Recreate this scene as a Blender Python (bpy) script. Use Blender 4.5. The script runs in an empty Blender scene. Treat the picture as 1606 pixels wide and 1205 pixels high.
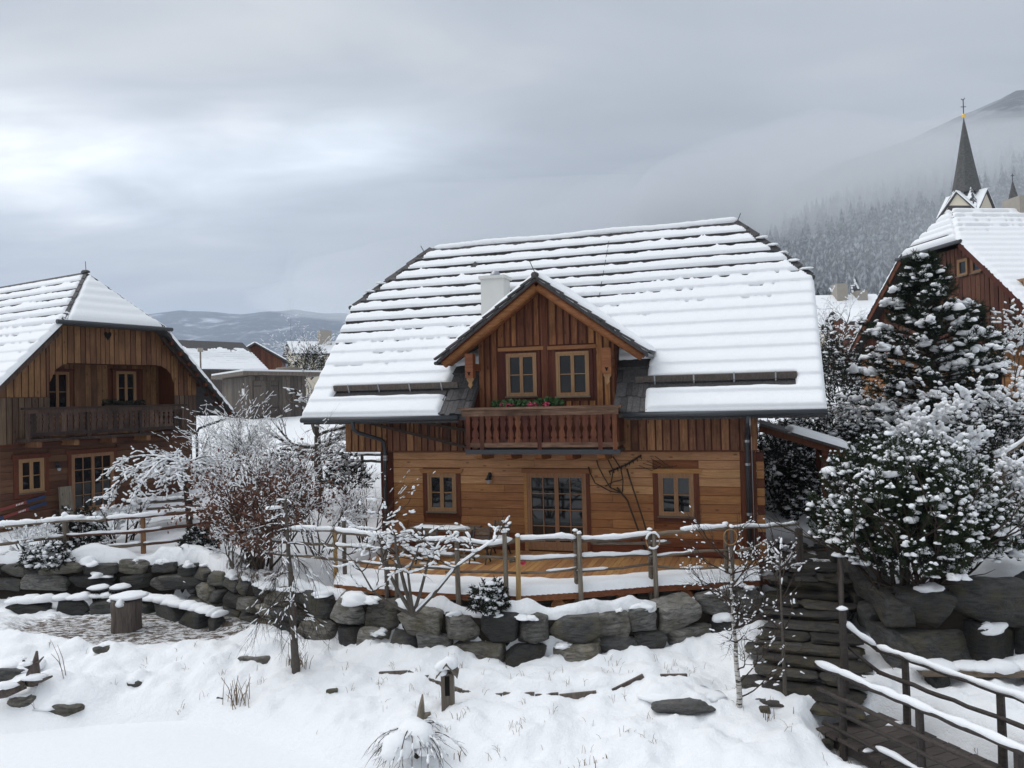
import bpy, math, random
import numpy as np
from mathutils import Vector, Matrix
R = math.radians
scene = bpy.context.scene
col = scene.collection
rnd = random.Random(7)

# ------------------------------------------------------------------ camera
CAMZ = 5.9
cam_d = bpy.data.cameras.new('camera')
cam = bpy.data.objects.new('camera', cam_d)
col.objects.link(cam)
cam_d.sensor_width = 36.0
cam_d.lens = 36.0 * 1206 / 1606
cam_d.clip_start = 0.1
cam_d.clip_end = 20000
CAM_M = Matrix.Rotation(R(90 + 0.95), 4, 'X') @ Matrix.Rotation(R(-1.4), 4, 'Z')
cam.matrix_world = Matrix.Translation((0, 0, CAMZ)) @ CAM_M
scene.camera = cam
scene.render.resolution_x = 1024
scene.render.resolution_y = 768
C3 = np.array([[CAM_M[i][j] for j in range(3)] for i in range(3)])

# ------------------------------------------------------------------ world, sun, exposure
SUN_EL, SUN_AZ = 52, -86          # degrees; azimuth from +Y towards +X
world = bpy.data.worlds.new('World')
scene.world = world
world.use_nodes = True
nt = world.node_tree
nt.nodes.clear()
def wn(t, **k):
    n = nt.nodes.new(t)
    for a, b in k.items():
        setattr(n, a, b)
    return n
def wmath(op, a, b=None):
    n = wn('ShaderNodeMath', operation=op)
    for i, q in enumerate((a, b)):
        if q is None:
            continue
        if isinstance(q, (int, float)):
            n.inputs[i].default_value = q
        else:
            nt.links.new(q, n.inputs[i])
    return n.outputs[0]
out = wn('ShaderNodeOutputWorld')
bg = wn('ShaderNodeBackground')
sky = wn('ShaderNodeTexSky')
sky.sky_type = 'NISHITA'
sky.sun_disc = False
sky.sun_elevation = R(SUN_EL)
sky.sun_rotation = R(SUN_AZ)
sky.air_density = 1.0
sky.dust_density = 3.0
bg.inputs['Strength'].default_value = 0.1
tc = wn('ShaderNodeTexCoord')
sep = wn('ShaderNodeSeparateXYZ')
nt.links.new(tc.outputs['Generated'], sep.inputs[0])
zc = wmath('MAXIMUM', sep.outputs[2], 0.0)
den = wmath('ADD', zc, 0.16)
comb = wn('ShaderNodeCombineXYZ')
nt.links.new(wmath('DIVIDE', sep.outputs[0], den), comb.inputs[0])
nt.links.new(wmath('DIVIDE', sep.outputs[1], den), comb.inputs[1])
def wnoise(scale, detail, rough, off, dist=0.0, stretch=(1, 1, 1)):
    mp = wn('ShaderNodeMapping')
    mp.inputs['Location'].default_value = off
    mp.inputs['Scale'].default_value = stretch
    nt.links.new(comb.outputs[0], mp.inputs[0])
    n = wn('ShaderNodeTexNoise')
    n.inputs['Scale'].default_value = scale
    n.inputs['Detail'].default_value = detail
    n.inputs['Roughness'].default_value = rough
    n.inputs['Distortion'].default_value = dist
    nt.links.new(mp.outputs[0], n.inputs['Vector'])
    return n.outputs[0]
big = wnoise(0.75, 4, 0.5, (3.1, 1.7, 0), 0.3, (0.7, 1.35, 1))
fine = wnoise(2.2, 4, 0.55, (0.4, 9.2, 0), 0.4, (0.7, 1.4, 1))
mixn = wmath('ADD', wmath('MULTIPLY', big, 0.7), wmath('MULTIPLY', fine, 0.3))
ramp = wn('ShaderNodeValToRGB')
nt.links.new(mixn, ramp.inputs[0])
e = ramp.color_ramp.elements
e[0].position = 0.30
e[0].color = (3.35, 3.65, 4.05, 1)
e[1].position = 0.72
e[1].color = (6.5, 6.5, 6.4, 1)
m_ = ramp.color_ramp.elements.new(0.50)
m_.color = (4.25, 4.56, 4.92, 1)
# where the sun stands behind the cloud deck the cloud is thin and bright
azim = wmath('ARCTAN2', sep.outputs[0], sep.outputs[1])
elev = wmath('ARCSINE', sep.outputs[2])
def glow(az, el, sa, se, amount):
    p = wmath('POWER', wmath('ABSOLUTE', wmath('DIVIDE', wmath('SUBTRACT', azim, R(az)), R(sa))), 2.0)
    q = wmath('POWER', wmath('ABSOLUTE', wmath('DIVIDE', wmath('SUBTRACT', elev, R(el)), R(se))), 2.0)
    return wmath('MULTIPLY', wmath('EXPONENT', wmath('MULTIPLY', wmath('ADD', p, q), -1.0)), amount)
gl = wmath('ADD', glow(-11, 17.5, 8.5, 3.4, 0.95), glow(-30, 15.5, 12, 4.0, 0.95))
gl = wmath('ADD', wmath('MULTIPLY', gl, wmath('MULTIPLY', fine, 1.9)), 1.0)
# overcast skies brighten towards the zenith
zen = wmath('MULTIPLY', gl, wmath('ADD', 0.92, wmath('MULTIPLY', wmath('POWER', zc, 2.2), 1.2)))
cl = wn('ShaderNodeVectorMath', operation='SCALE')
nt.links.new(ramp.outputs[0], cl.inputs[0])
nt.links.new(zen, cl.inputs['Scale'])
mx = wn('ShaderNodeMix', data_type='RGBA')
mx.inputs[0].default_value = 0.94
nt.links.new(sky.outputs[0], mx.inputs[6])
nt.links.new(cl.outputs[0], mx.inputs[7])
nt.links.new(mx.outputs[2], bg.inputs['Color'])
nt.links.new(bg.outputs[0], out.inputs[0])

sun_d = bpy.data.lights.new('sun', 'SUN')
sun = bpy.data.objects.new('sun', sun_d)
col.objects.link(sun)
sun_d.energy = 1.15
sun_d.angle = R(60)
sun_d.color = (1.0, 0.975, 0.94)
sd = Vector((math.sin(R(SUN_AZ)) * math.cos(R(SUN_EL)), math.cos(R(SUN_AZ)) * math.cos(R(SUN_EL)), math.sin(R(SUN_EL))))
sun.rotation_euler = sd.to_track_quat('Z', 'Y').to_euler()

scene.view_settings.view_transform = 'Standard'
scene.view_settings.look = 'None'
scene.view_settings.exposure = 0.24
scene.view_settings.gamma = 1.0
scene.cycles.use_denoising = True
scene.cycles.max_bounces = 5
scene.cycles.diffuse_bounces = 2
scene.cycles.glossy_bounces = 2
scene.cycles.transmission_bounces = 2
scene.cycles.volume_bounces = 2
world.cycles.sampling_method = 'MANUAL'
world.cycles.sample_map_resolution = 512
scene.cycles.transparent_max_bounces = 6

# ------------------------------------------------------------------ pixel helpers (photograph 1606 x 1205)
def ray(u, v):
    d = C3 @ np.array([(u - 803) / 1206.0, -(v - 602.5) / 1206.0, -1.0])
    return d / d[1]
def at_y(u, v, y):
    d = ray(u, v) * y
    return (float(d[0]), float(d[1]), float(CAMZ + d[2]))
def at_z(u, v, z):
    d = ray(u, v)
    d = d * ((z - CAMZ) / d[2])
    return (float(d[0]), float(d[1]), float(z))

# ------------------------------------------------------------------ numpy noise
def _h(ix, iy, s):
    n = (ix.astype(np.int64) * 374761393 + iy.astype(np.int64) * 668265263 + s * 974634777) & 0x7fffffff
    n = ((n ^ (n >> 13)) * 1274126177) & 0x7fffffff
    return ((n ^ (n >> 16)) & 0xffff) / 65535.0
def vnoise(x, y, s=0):
    x = np.asarray(x, float); y = np.asarray(y, float)
    ix = np.floor(x); iy = np.floor(y)
    fx = x - ix; fy = y - iy
    fx = fx * fx * fx * (fx * (fx * 6 - 15) + 10); fy = fy * fy * fy * (fy * (fy * 6 - 15) + 10)
    a = _h(ix, iy, s); b = _h(ix + 1, iy, s); c = _h(ix, iy + 1, s); d = _h(ix + 1, iy + 1, s)
    return (a + (b - a) * fx) * (1 - fy) + (c + (d - c) * fx) * fy
def fbm(x, y, s=0, o=4, g=0.5):
    t = 0; a = 1.0; w = 0
    for i in range(o):
        t = t + a * vnoise(x, y, s + i * 17); w += a
        x = x * 2.03 + 5.1; y = y * 2.03 + 1.7; a *= g
    return t / w - 0.5
def sstep(x, a, b):
    t = np.clip((np.asarray(x, float) - a) / (b - a), 0, 1)
    return t * t * (3 - 2 * t)

# ------------------------------------------------------------------ mesh helpers
ORG = {}
def link(o, parent=None):
    col.objects.link(o)
    if parent is not None:
        o.parent = parent
    return o
def np_mesh(name, V, F, smooth=False):
    V = np.asarray(V, np.float32).reshape(-1, 3)
    me = bpy.data.meshes.new(name)
    if isinstance(F, np.ndarray):
        Fs = [F]
    elif len(F) and isinstance(F[0], np.ndarray):
        Fs = F
    else:
        Fs = None
    if Fs is not None:
        Fs = [f for f in Fs if len(f)]
        me.vertices.add(len(V)); me.vertices.foreach_set('co', V.ravel())
        nl = sum(f.size for f in Fs); nf = sum(len(f) for f in Fs)
        me.loops.add(nl); me.polygons.add(nf)
        me.loops.foreach_set('vertex_index', np.concatenate([f.ravel() for f in Fs]).astype(np.int32))
        tot = np.concatenate([np.full(len(f), f.shape[1], np.int32) for f in Fs])
        st = np.concatenate([[0], np.cumsum(tot)[:-1]]).astype(np.int32)
        me.polygons.foreach_set('loop_start', st)
        me.update(calc_edges=True)
    else:
        me.from_pydata([tuple(map(float, q)) for q in V], [], F)
        me.update()
    if smooth:
        me.polygons.foreach_set('use_smooth', np.ones(len(me.polygons), bool))
    return me
class B:
    def __init__(s):
        s.v = []; s.f = []
    def add(s, vs, fs):
        n = len(s.v)
        s.v.extend(vs); s.f.extend([tuple(i + n for i in q) for q in fs])
        return s
    def box(s, x0, x1, y0, y1, z0, z1):
        return s.add([(x0, y0, z0), (x1, y0, z0), (x1, y1, z0), (x0, y1, z0), (x0, y0, z1), (x1, y0, z1), (x1, y1, z1), (x0, y1, z1)],
                     [(3, 2, 1, 0), (4, 5, 6, 7), (0, 1, 5, 4), (1, 2, 6, 5), (2, 3, 7, 6), (3, 0, 4, 7)])
    def prism(s, pts, vec):
        n = len(pts); vx, vy, vz = vec
        s.add(list(pts) + [(p[0] + vx, p[1] + vy, p[2] + vz) for p in pts],
              [tuple(range(n))[::-1], tuple(range(n, 2 * n))] + [(i, (i + 1) % n, n + (i + 1) % n, n + i) for i in range(n)])
        return s
    def bar(s, p, q, w, h, up=(0, 0, 1)):
        p = Vector(p); q = Vector(q); d = (q - p).normalized()
        a = d.cross(Vector(up))
        if a.length < 1e-4:
            a = d.cross(Vector((0, 1, 0)))
        a.normalize(); b = a.cross(d).normalized()
        a = a * (w / 2); b = b * (h / 2)
        vs = []
        for c in (p, q):
            vs += [tuple(c - a - b), tuple(c + a - b), tuple(c + a + b), tuple(c - a + b)]
        return s.add(vs, [(3, 2, 1, 0), (4, 5, 6, 7), (0, 1, 5, 4), (1, 2, 6, 5), (2, 3, 7, 6), (3, 0, 4, 7)])
    def tube(s, pts, r, n=6, caps=True, flat=1.0):
        pts = [Vector(p) for p in pts]; m = len(pts)
        rs = r if isinstance(r, (list, tuple)) else [r] * m
        vs = []; a = None
        for i, p in enumerate(pts):
            d = (pts[min(i + 1, m - 1)] - pts[max(i - 1, 0)]).normalized()
            if a is None:
                a = d.cross(Vector((0, 0, 1)))
                if a.length < 0.05:
                    a = d.cross(Vector((0, 1, 0)))
            else:
                a = a - d * a.dot(d)
            a.normalize(); b = a.cross(d)
            for k in range(n):
                t = 2 * math.pi * k / n
                vs.append(tuple(p + (a * math.cos(t) + b * (math.sin(t) * flat)) * rs[i]))
        fs = [(i * n + k, i * n + (k + 1) % n, (i + 1) * n + (k + 1) % n, (i + 1) * n + k) for i in range(m - 1) for k in range(n)]
        if caps:
            fs += [tuple(range(n))[::-1], tuple((m - 1) * n + k for k in range(n))]
        return s.add(vs, fs)
    def ball(s, c, r, sx=1, sy=1, sz=1, nu=10, nv=6, jit=0.0):
        vs = [(c[0], c[1], c[2] - r * sz)]
        for i in range(1, nv):
            t = math.pi * i / nv
            for k in range(nu):
                q = 2 * math.pi * k / nu; rr = r * (1 + rnd.uniform(-jit, jit))
                vs.append((c[0] + rr * sx * math.sin(t) * math.cos(q), c[1] + rr * sy * math.sin(t) * math.sin(q), c[2] - rr * sz * math.cos(t)))
        vs.append((c[0], c[1], c[2] + r * sz)); L = len(vs) - 1
        fs = [(0, 1 + (k + 1) % nu, 1 + k) for k in range(nu)]
        for i in range(nv - 2):
            o = 1 + i * nu
            fs += [(o + k, o + (k + 1) % nu, o + nu + (k + 1) % nu, o + nu + k) for k in range(nu)]
        o = 1 + (nv - 2) * nu
        fs += [(o + k, o + (k + 1) % nu, L) for k in range(nu)]
        return s.add(vs, fs)
def org_of(p):
    while p is not None:
        if p.name in ORG:
            return ORG[p.name]
        p = p.parent
    return (0, 0, 0)
def ob(name, b, mat, parent=None, smooth=False):
    """one mesh object; coordinates are those of the thing's own frame"""
    og = org_of(parent)
    if isinstance(b, B):
        V = np.array(b.v, float) - np.array(og); F = b.f
    else:
        V = np.asarray(b[0], float) - np.array(og); F = b[1]
    me = np_mesh(name, V, F, smooth)
    me.materials.append(MATS[mat])
    return link(bpy.data.objects.new(name, me), parent)
def thing(name, label, cat, org=(0, 0, 0), loc=None, rz=0.0, group=None):
    o = bpy.data.objects.new(name, None)
    o.empty_display_size = 0.3
    link(o)
    o.location = loc if loc is not None else org
    o.rotation_euler = (0, 0, rz)
    ORG[o.name] = org
    o['label'] = label; o['category'] = cat
    if group:
        o['group'] = group
    return o
def tag(o, label, cat, group=None):
    o['label'] = label; o['category'] = cat
    if group:
        o['group'] = group
    return o
def solo(name, b, mat, label, cat, org, smooth=False, group=None):
    """a thing that is one mesh, its origin at org"""
    V = np.array(b.v if isinstance(b, B) else b[0], float) - np.array(org)
    me = np_mesh(name, V, b.f if isinstance(b, B) else b[1], smooth)
    me.materials.append(MATS[mat])
    o = link(bpy.data.objects.new(name, me))
    o.location = org
    ORG[o.name] = org
    return tag(o, label, cat, group)
def struct(name, V, F, mat, smooth=True, kind='structure'):
    me = np_mesh(name, V, F, smooth)
    me.materials.append(MATS[mat])
    o = link(bpy.data.objects.new(name, me))
    o['kind'] = kind
    return o

# ------------------------------------------------------------------ materials
MATS = {}
class MB:
    def __init__(s, name, rough=0.7, spec=0.3, metal=0.0):
        s.m = bpy.data.materials.new(name); s.m.use_nodes = True
        s.n = s.m.node_tree.nodes; s.l = s.m.node_tree.links
        s.p = s.n['Principled BSDF']
        s.p.inputs['Roughness'].default_value = rough
        s.p.inputs['Specular IOR Level'].default_value = spec
        s.p.inputs['Metallic'].default_value = metal
        MATS[name] = s.m
        s.tc = s.n.new('ShaderNodeTexCoord')
    def coord(s, scale=(1, 1, 1), kind='Object', jitter=False):
        mp = s.n.new('ShaderNodeMapping'); mp.inputs['Scale'].default_value = scale
        s.l.new(s.tc.outputs[kind], mp.inputs[0])
        if jitter:
            oi = s.n.new('ShaderNodeObjectInfo'); cb = s.n.new('ShaderNodeCombineXYZ')
            mu = s.n.new('ShaderNodeMath'); mu.operation = 'MULTIPLY'; mu.inputs[1].default_value = 37.0
            s.l.new(oi.outputs['Random'], mu.inputs[0])
            for i in range(3):
                s.l.new(mu.outputs[0], cb.inputs[i])
            s.l.new(cb.outputs[0], mp.inputs['Location'])
        return mp.outputs[0]
    def noise(s, vec, scale, detail=4, rough=0.55, dist=0.0):
        n = s.n.new('ShaderNodeTexNoise'); s.l.new(vec, n.inputs['Vector'])
        n.inputs['Scale'].default_value = scale; n.inputs['Detail'].default_value = detail
        n.inputs['Roughness'].default_value = rough; n.inputs['Distortion'].default_value = dist
        return n.outputs[0]
    def vor(s, vec, scale, feat='F1'):
        n = s.n.new('ShaderNodeTexVoronoi'); n.feature = feat; s.l.new(vec, n.inputs['Vector'])
        n.inputs['Scale'].default_value = scale
        return n.outputs[0]
    def ramp(s, fac, stops):
        r = s.n.new('ShaderNodeValToRGB'); s.l.new(fac, r.inputs[0])
        while len(r.color_ramp.elements) < len(stops):
            r.color_ramp.elements.new(0.5)
        for e_, (p, c) in zip(r.color_ramp.elements, stops):
            e_.position = p
            e_.color = (c, c, c, 1) if isinstance(c, (int, float)) else (*c, 1)
        return r.outputs[0]
    def math(s, op, a, b=None):
        n = s.n.new('ShaderNodeMath'); n.operation = op
        for i, q in enumerate((a, b)):
            if q is None:
                continue
            if isinstance(q, (int, float)):
                n.inputs[i].default_value = q
            else:
                s.l.new(q, n.inputs[i])
        return n.outputs[0]
    def mix(s, fac, a, b, mode='MIX'):
        n = s.n.new('ShaderNodeMix'); n.data_type = 'RGBA'; n.blend_type = mode
        for i, q in ((0, fac), (6, a), (7, b)):
            if isinstance(q, (int, float)):
                n.inputs[i].default_value = q if i == 0 else (q, q, q, 1)
            elif isinstance(q, tuple):
                n.inputs[i].default_value = (*q, 1)
            else:
                s.l.new(q, n.inputs[i])
        return n.outputs[2]
    def rand(s):
        return s.n.new('ShaderNodeObjectInfo').outputs['Random']
    def hsv(s, c, h=None, v=None, sat=None):
        n = s.n.new('ShaderNodeHueSaturation'); s.l.new(c, n.inputs['Color'])
        for k, q in (('Hue', h), ('Value', v), ('Saturation', sat)):
            if q is not None:
                if isinstance(q, (int, float)):
                    n.inputs[k].default_value = q
                else:
                    s.l.new(q, n.inputs[k])
        return n.outputs[0]
    def color(s, c):
        if isinstance(c, tuple):
            s.p.inputs['Base Color'].default_value = (*c, 1)
        else:
            s.l.new(c, s.p.inputs['Base Color'])
        return s
    def bump(s, h, strength=0.3, dist=0.02):
        b = s.n.new('ShaderNodeBump'); b.inputs['Strength'].default_value = strength; b.inputs['Distance'].default_value = dist
        s.l.new(h, b.inputs['Height']); s.l.new(b.outputs[0], s.p.inputs['Normal'])
        return s
    def up(s):
        """world-space normal z"""
        g = s.n.new('ShaderNodeNewGeometry'); x = s.n.new('ShaderNodeSeparateXYZ')
        s.l.new(g.outputs['Normal'], x.inputs[0])
        return x.outputs[2]

SNOW = (0.875, 0.89, 0.91)
def m_snow(name, colr=SNOW, amp=0.25):
    m = MB(name, 0.65, 0.25)
    c = m.coord()
    n1 = m.noise(c, 14, 5, 0.6); n2 = m.noise(c, 90, 3, 0.6)
    m.color(m.mix(m.ramp(n1, [(0.35, 0.0), (0.7, 1.0)]), tuple(x * 0.965 for x in colr), colr))
    m.bump(m.math('ADD', n1, m.math('MULTIPLY', n2, 0.3)), amp, 0.05)
    return m
m_snow('snow'); m_snow('snow_roof', SNOW, 0.12)

def m_wood(name, c0, c1, axis='x', knots=True, vary=0.25, dark=None, rough=0.6, streak=14.0, spec=0.25, patch=0.0, hue=0.02):
    """c0 light, c1 dark grain; axis = grain direction"""
    m = MB(name, rough, spec)
    sc = {'x': (1.0, streak, streak), 'y': (streak, 1.0, streak), 'z': (streak, streak, 1.0)}[axis]
    v = m.coord(sc, jitter=True); u = m.coord((1, 1, 1), jitter=True)
    g = m.noise(v, 1.6, 5, 0.6, 0.5); g2 = m.noise(v, 6, 3, 0.6)
    cc = m.mix(m.ramp(g, [(0.3, 0.0), (0.7, 1.0)]), c0, c1)
    cc = m.mix(m.math('MULTIPLY', m.ramp(g2, [(0.5, 0.0), (0.75, 1.0)]), 0.5), cc, tuple(x * 0.45 for x in c1))
    if patch:
        pz = m.ramp(m.noise(u, 1.1, 4, 0.6), [(0.45, 0.0), (0.7, 1.0)])
        cc = m.mix(m.math('MULTIPLY', pz, patch), cc, tuple(x * 0.28 for x in c1))
    if knots:
        ks = {'x': (2.2, 5.0, 5.0), 'y': (5.0, 2.2, 5.0), 'z': (5.0, 5.0, 2.2)}[axis]
        kv = m.vor(m.coord(ks, jitter=True), 1.0)
        cc = m.mix(m.math('MULTIPLY', m.ramp(kv, [(0.06, 1.0), (0.16, 0.0)]), 0.75), cc, tuple(x * 0.3 for x in c1))
    r_ = m.rand()
    val = m.math('ADD', m.math('MULTIPLY', r_, 2 * vary), 1 - vary)
    hu = m.math('ADD', m.math('MULTIPLY', r_, hue), 0.5 - hue / 2)
    cc = m.hsv(cc, h=hu, v=val)
    m.color(cc)
    m.bump(g2, 0.25, 0.01)
    return m
# chalet timber: pale larch where sheltered, stained red-brown elsewhere
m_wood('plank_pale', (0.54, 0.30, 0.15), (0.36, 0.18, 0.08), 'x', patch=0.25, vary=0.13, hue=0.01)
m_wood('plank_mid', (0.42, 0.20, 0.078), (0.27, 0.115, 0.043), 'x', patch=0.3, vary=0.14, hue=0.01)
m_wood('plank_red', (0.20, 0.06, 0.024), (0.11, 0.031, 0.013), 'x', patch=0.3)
m_wood('board_up', (0.32, 0.15, 0.075), (0.15, 0.06, 0.028), 'z', vary=0.42, patch=0.65)
m_wood('board_dormer', (0.33, 0.14, 0.056), (0.15, 0.05, 0.019), 'z', vary=0.42, patch=0.6)
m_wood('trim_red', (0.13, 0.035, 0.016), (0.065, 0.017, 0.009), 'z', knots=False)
m_wood('trim_pale', (0.38, 0.19, 0.075), (0.26, 0.115, 0.042), 'x', knots=False)
m_wood('frame_wood', (0.35, 0.20, 0.105), (0.25, 0.135, 0.068), 'z', knots=False, vary=0.1)
m_wood('log_orange', (0.33, 0.14, 0.055), (0.18, 0.066, 0.025), 'x', vary=0.15, patch=0.3)
m_wood('balcony_wood', (0.17, 0.055, 0.028), (0.075, 0.022, 0.013), 'z', vary=0.35, patch=0.75)
m_wood('balcony_rail', (0.27, 0.17, 0.11), (0.09, 0.04, 0.024), 'x', vary=0.2, patch=0.75)
m_wood('deck_wood', (0.44, 0.235, 0.095), (0.30, 0.15, 0.06), 'y', vary=0.22)
m_wood('deck_edge', (0.30, 0.12, 0.05), (0.18, 0.06, 0.025), 'x')
m_wood('grey_wood', (0.22, 0.185, 0.15), (0.10, 0.08, 0.062), 'z', vary=0.25)
m_wood('grey_rail', (0.21, 0.165, 0.125), (0.095, 0.07, 0.05), 'x', vary=0.25)
m_wood('fresh_post', (0.42, 0.26, 0.12), (0.27, 0.15, 0.065), 'z', vary=0.12)
m_wood('dark_rail', (0.075, 0.062, 0.055), (0.035, 0.029, 0.026), 'x', vary=0.2, knots=False)
m_wood('barn_board', (0.25, 0.125, 0.06), (0.13, 0.06, 0.03), 'z', vary=0.38, patch=0.45)
m_wood('barn_grey', (0.165, 0.11, 0.075), (0.075, 0.047, 0.032), 'z', vary=0.3, patch=0.3)
m_wood('barn_plank', (0.145, 0.066, 0.036), (0.08, 0.035, 0.02), 'x', vary=0.25, patch=0.3)
m_wood('hut_board', (0.165, 0.14, 0.12), (0.085, 0.07, 0.06), 'z', vary=0.3)
m_wood('red_barn', (0.15, 0.055, 0.03), (0.075, 0.026, 0.015), 'z', vary=0.3)
m_wood('balcony_dark', (0.115, 0.072, 0.055), (0.035, 0.02, 0.017), 'z', vary=0.55, patch=0.75)
m_wood('shingle', (0.105, 0.10, 0.10), (0.04, 0.038, 0.04), 'z', vary=0.35, knots=False)
m_wood('bridge_plank', (0.085, 0.07, 0.062), (0.045, 0.036, 0.032), 'x', vary=0.3, knots=False)
m_wood('ladder_wood', (0.05, 0.03, 0.022), (0.022, 0.013, 0.01), 'x', knots=False)
m_wood('stump_wood', (0.16, 0.13, 0.11), (0.055, 0.043, 0.036), 'z', knots=False, streak=10)

def m_plain(name, c, rough=0.6, spec=0.3, metal=0.0, nz=0.0, sc=8.0):
    m = MB(name, rough, spec, metal)
    if nz:
        n = m.noise(m.coord(jitter=True), sc, 4)
        m.color(m.mix(n, tuple(x * (1 - nz) for x in c), tuple(min(1, x * (1 + nz)) for x in c)))
        m.bump(n, 0.2, 0.01)
    else:
        m.color(c)
    return m
m_plain('gutter', (0.03, 0.034, 0.04), 0.4, 0.5, 0.0, 0.2)
m_plain('iron', (0.018, 0.018, 0.02), 0.5, 0.4)
m_plain('steel', (0.35, 0.36, 0.38), 0.35, 0.5, 0.8)
m_plain('plaster', (0.62, 0.62, 0.60), 0.85, 0.2, 0, 0.05, 5)
m_plain('plaster_cream', (0.62, 0.56, 0.45), 0.85, 0.2, 0, 0.06, 2)
m_plain('chimney_grey', (0.36, 0.33, 0.29), 0.9, 0.1, 0, 0.15, 6)
m_plain('gold', (0.80, 0.52, 0.12), 0.3, 0.5, 0.9)
m_plain('dark', (0.012, 0.011, 0.010), 0.9, 0.1)
m_plain('curtain', (0.35, 0.36, 0.38), 0.9, 0.1)
m_plain('red_glass', (0.55, 0.03, 0.05), 0.3, 0.5)
m_plain('ski_red', (0.20, 0.035, 0.028), 0.4, 0.5, 0, 0.15)
m_plain('ski_blue', (0.012, 0.03, 0.09), 0.4, 0.5, 0, 0.1)
m_plain('white_paint', (0.8, 0.8, 0.8), 0.5, 0.3)
m_plain('bark', (0.052, 0.04, 0.032), 0.9, 0.1, 0, 0.45, 20)
m_plain('bark_grey', (0.10, 0.088, 0.076), 0.9, 0.1, 0, 0.4, 20)
m_plain('twig', (0.055, 0.041, 0.033), 0.9, 0.1)
m_plain('twig_red', (0.08, 0.045, 0.033), 0.9, 0.1)
m_plain('leaf_brown', (0.125, 0.06, 0.042), 0.8, 0.15, 0, 0.5, 3)
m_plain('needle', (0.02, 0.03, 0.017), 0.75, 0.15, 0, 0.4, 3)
m_plain('needle_mugo', (0.030, 0.042, 0.020), 0.75, 0.15, 0, 0.45, 3)
m_plain('leaf_green', (0.04, 0.085, 0.03), 0.7, 0.2, 0, 0.4, 9)
m_plain('leaf_dark', (0.016, 0.02, 0.013), 0.7, 0.2, 0, 0.4, 9)
m_plain('flower', (0.48, 0.07, 0.13), 0.7, 0.2, 0, 0.3, 30)
m_plain('reed', (0.17, 0.115, 0.065), 0.9, 0.1)
# birch
m = MB('birch_bark', 0.8, 0.15)
n = m.noise(m.coord((3, 3, 22)), 2.0, 4, 0.6)
m.color(m.ramp(n, [(0.42, (0.04, 0.035, 0.03)), (0.5, (0.45, 0.43, 0.40)), (0.8, (0.58, 0.56, 0.53))]))
# glazing: dark rooms behind, sky and snow mirrored in the pane
m = MB('glass', 0.04, 0.5)
m.color((0.008, 0.009, 0.011)); m.p.inputs['IOR'].default_value = 1.52
n = m.noise(m.coord((1, 1, 1), jitter=True), 1.3, 2); m.bump(n, 0.05, 0.02)
# stones
def m_stone(name, c0, c1, wet=0.55):
    m = MB(name, wet, 0.3)
    u = m.coord((1, 1, 1), jitter=True); w = m.coord((1.2, 1.2, 5), jitter=True)
    a = m.noise(u, 2.6, 6, 0.65); b = m.noise(w, 3.2, 6, 0.65, 0.8); k = m.noise(u, 34, 4, 0.7)
    cc = m.mix(m.ramp(b, [(0.36, 0.0), (0.64, 1.0)]), c0, c1)
    cc = m.mix(m.math('MULTIPLY', m.ramp(a, [(0.46, 0.0), (0.64, 1.0)]), 0.6), cc, (0.115, 0.10, 0.06))
    cc = m.mix(m.math('MULTIPLY', m.ramp(k, [(0.62, 0.0), (0.74, 1.0)]), 0.5), cc, tuple(min(1, x * 2.4) for x in c0))
    r_ = m.rand()
    cc = m.hsv(cc, v=m.math('ADD', m.math('MULTIPLY', r_, 1.0), 0.5), sat=m.math('ADD', m.math('MULTIPLY', m.math('FRACT', m.math('MULTIPLY', r_, 7.3)), 0.9), 0.55))
    m.color(cc)
    m.bump(m.math('ADD', b, m.math('MULTIPLY', k, 0.5)), 1.0, 0.09)
    return m
m_stone('stone', (0.29, 0.275, 0.245), (0.07, 0.066, 0.06))
m_stone('stone_dark', (0.10, 0.098, 0.094), (0.035, 0.035, 0.036), 0.45)
m_stone('slate', (0.075, 0.07, 0.065), (0.03, 0.028, 0.027), 0.5)
m_plain('soil', (0.03, 0.025, 0.02), 0.95, 0.05, 0, 0.5, 9)

# ================================================================== TERRAIN
SHORE = [(-400, 13.2), (-30, 13.9), (-9.6, 14.0), (-7.7, 14.35), (-6.2, 14.45), (-4.55, 13.6), (-3.2, 12.7), (-1.8, 12.1), (0, 11.3), (2, 10.6), (4.3, 9.8), (5.2, 8.2), (5.6, 2), (5.8, -40)]
WALL = [(-400, 20.7), (-30, 20.6), (-13, 20.45), (-9.6, 20.35), (-8.6, 20.1), (-7.5, 19.1), (-5.9, 17.75), (-4.7, 17.15), (-3.3, 16.4), (-1.6, 15.65), (-0.29, 15.15), (1.2, 15.1), (2.55, 15.5), (3.7, 16.0), (5.0, 16.45), (5.9, 18.1), (7.2, 18.1), (6.75, 14.5), (7.6, 14.15), (9.4, 14.1), (14, 14.2), (40, 15), (400, 16)]
PATH = [(-2.75, 15.1), (-2.0, 14.8), (-1.35, 14.4), (-0.55, 13.95), (0.31, 13.7), (1.3, 13.66), (2.37, 13.8), (3.0, 13.86)]
ROCK_PX = [(92, 1134, 0.98, 0.36, 0.05), (210, 1066, 0.36, 0.20, 0.5), (158, 1032, 0.40, 0.18, 0.65), (400, 1041, 0.75, 0.22, 0.6), (30, 1108, 0.9, 0.30, 0.3), (12, 1080, 0.8, 0.30, 0.4), (1202, 1110, 0.20, 0.16, 0.7), (1295, 1150, 0.25, 0.2, 0.5), (1360, 1118, 0.3, 0.2, 0.5), (1078, 1130, 1.3, 0.20, 0.55), (520, 1095, 0.22, 0.12, 0.45), (345, 1090, 0.2, 0.1, 0.4)]
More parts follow.
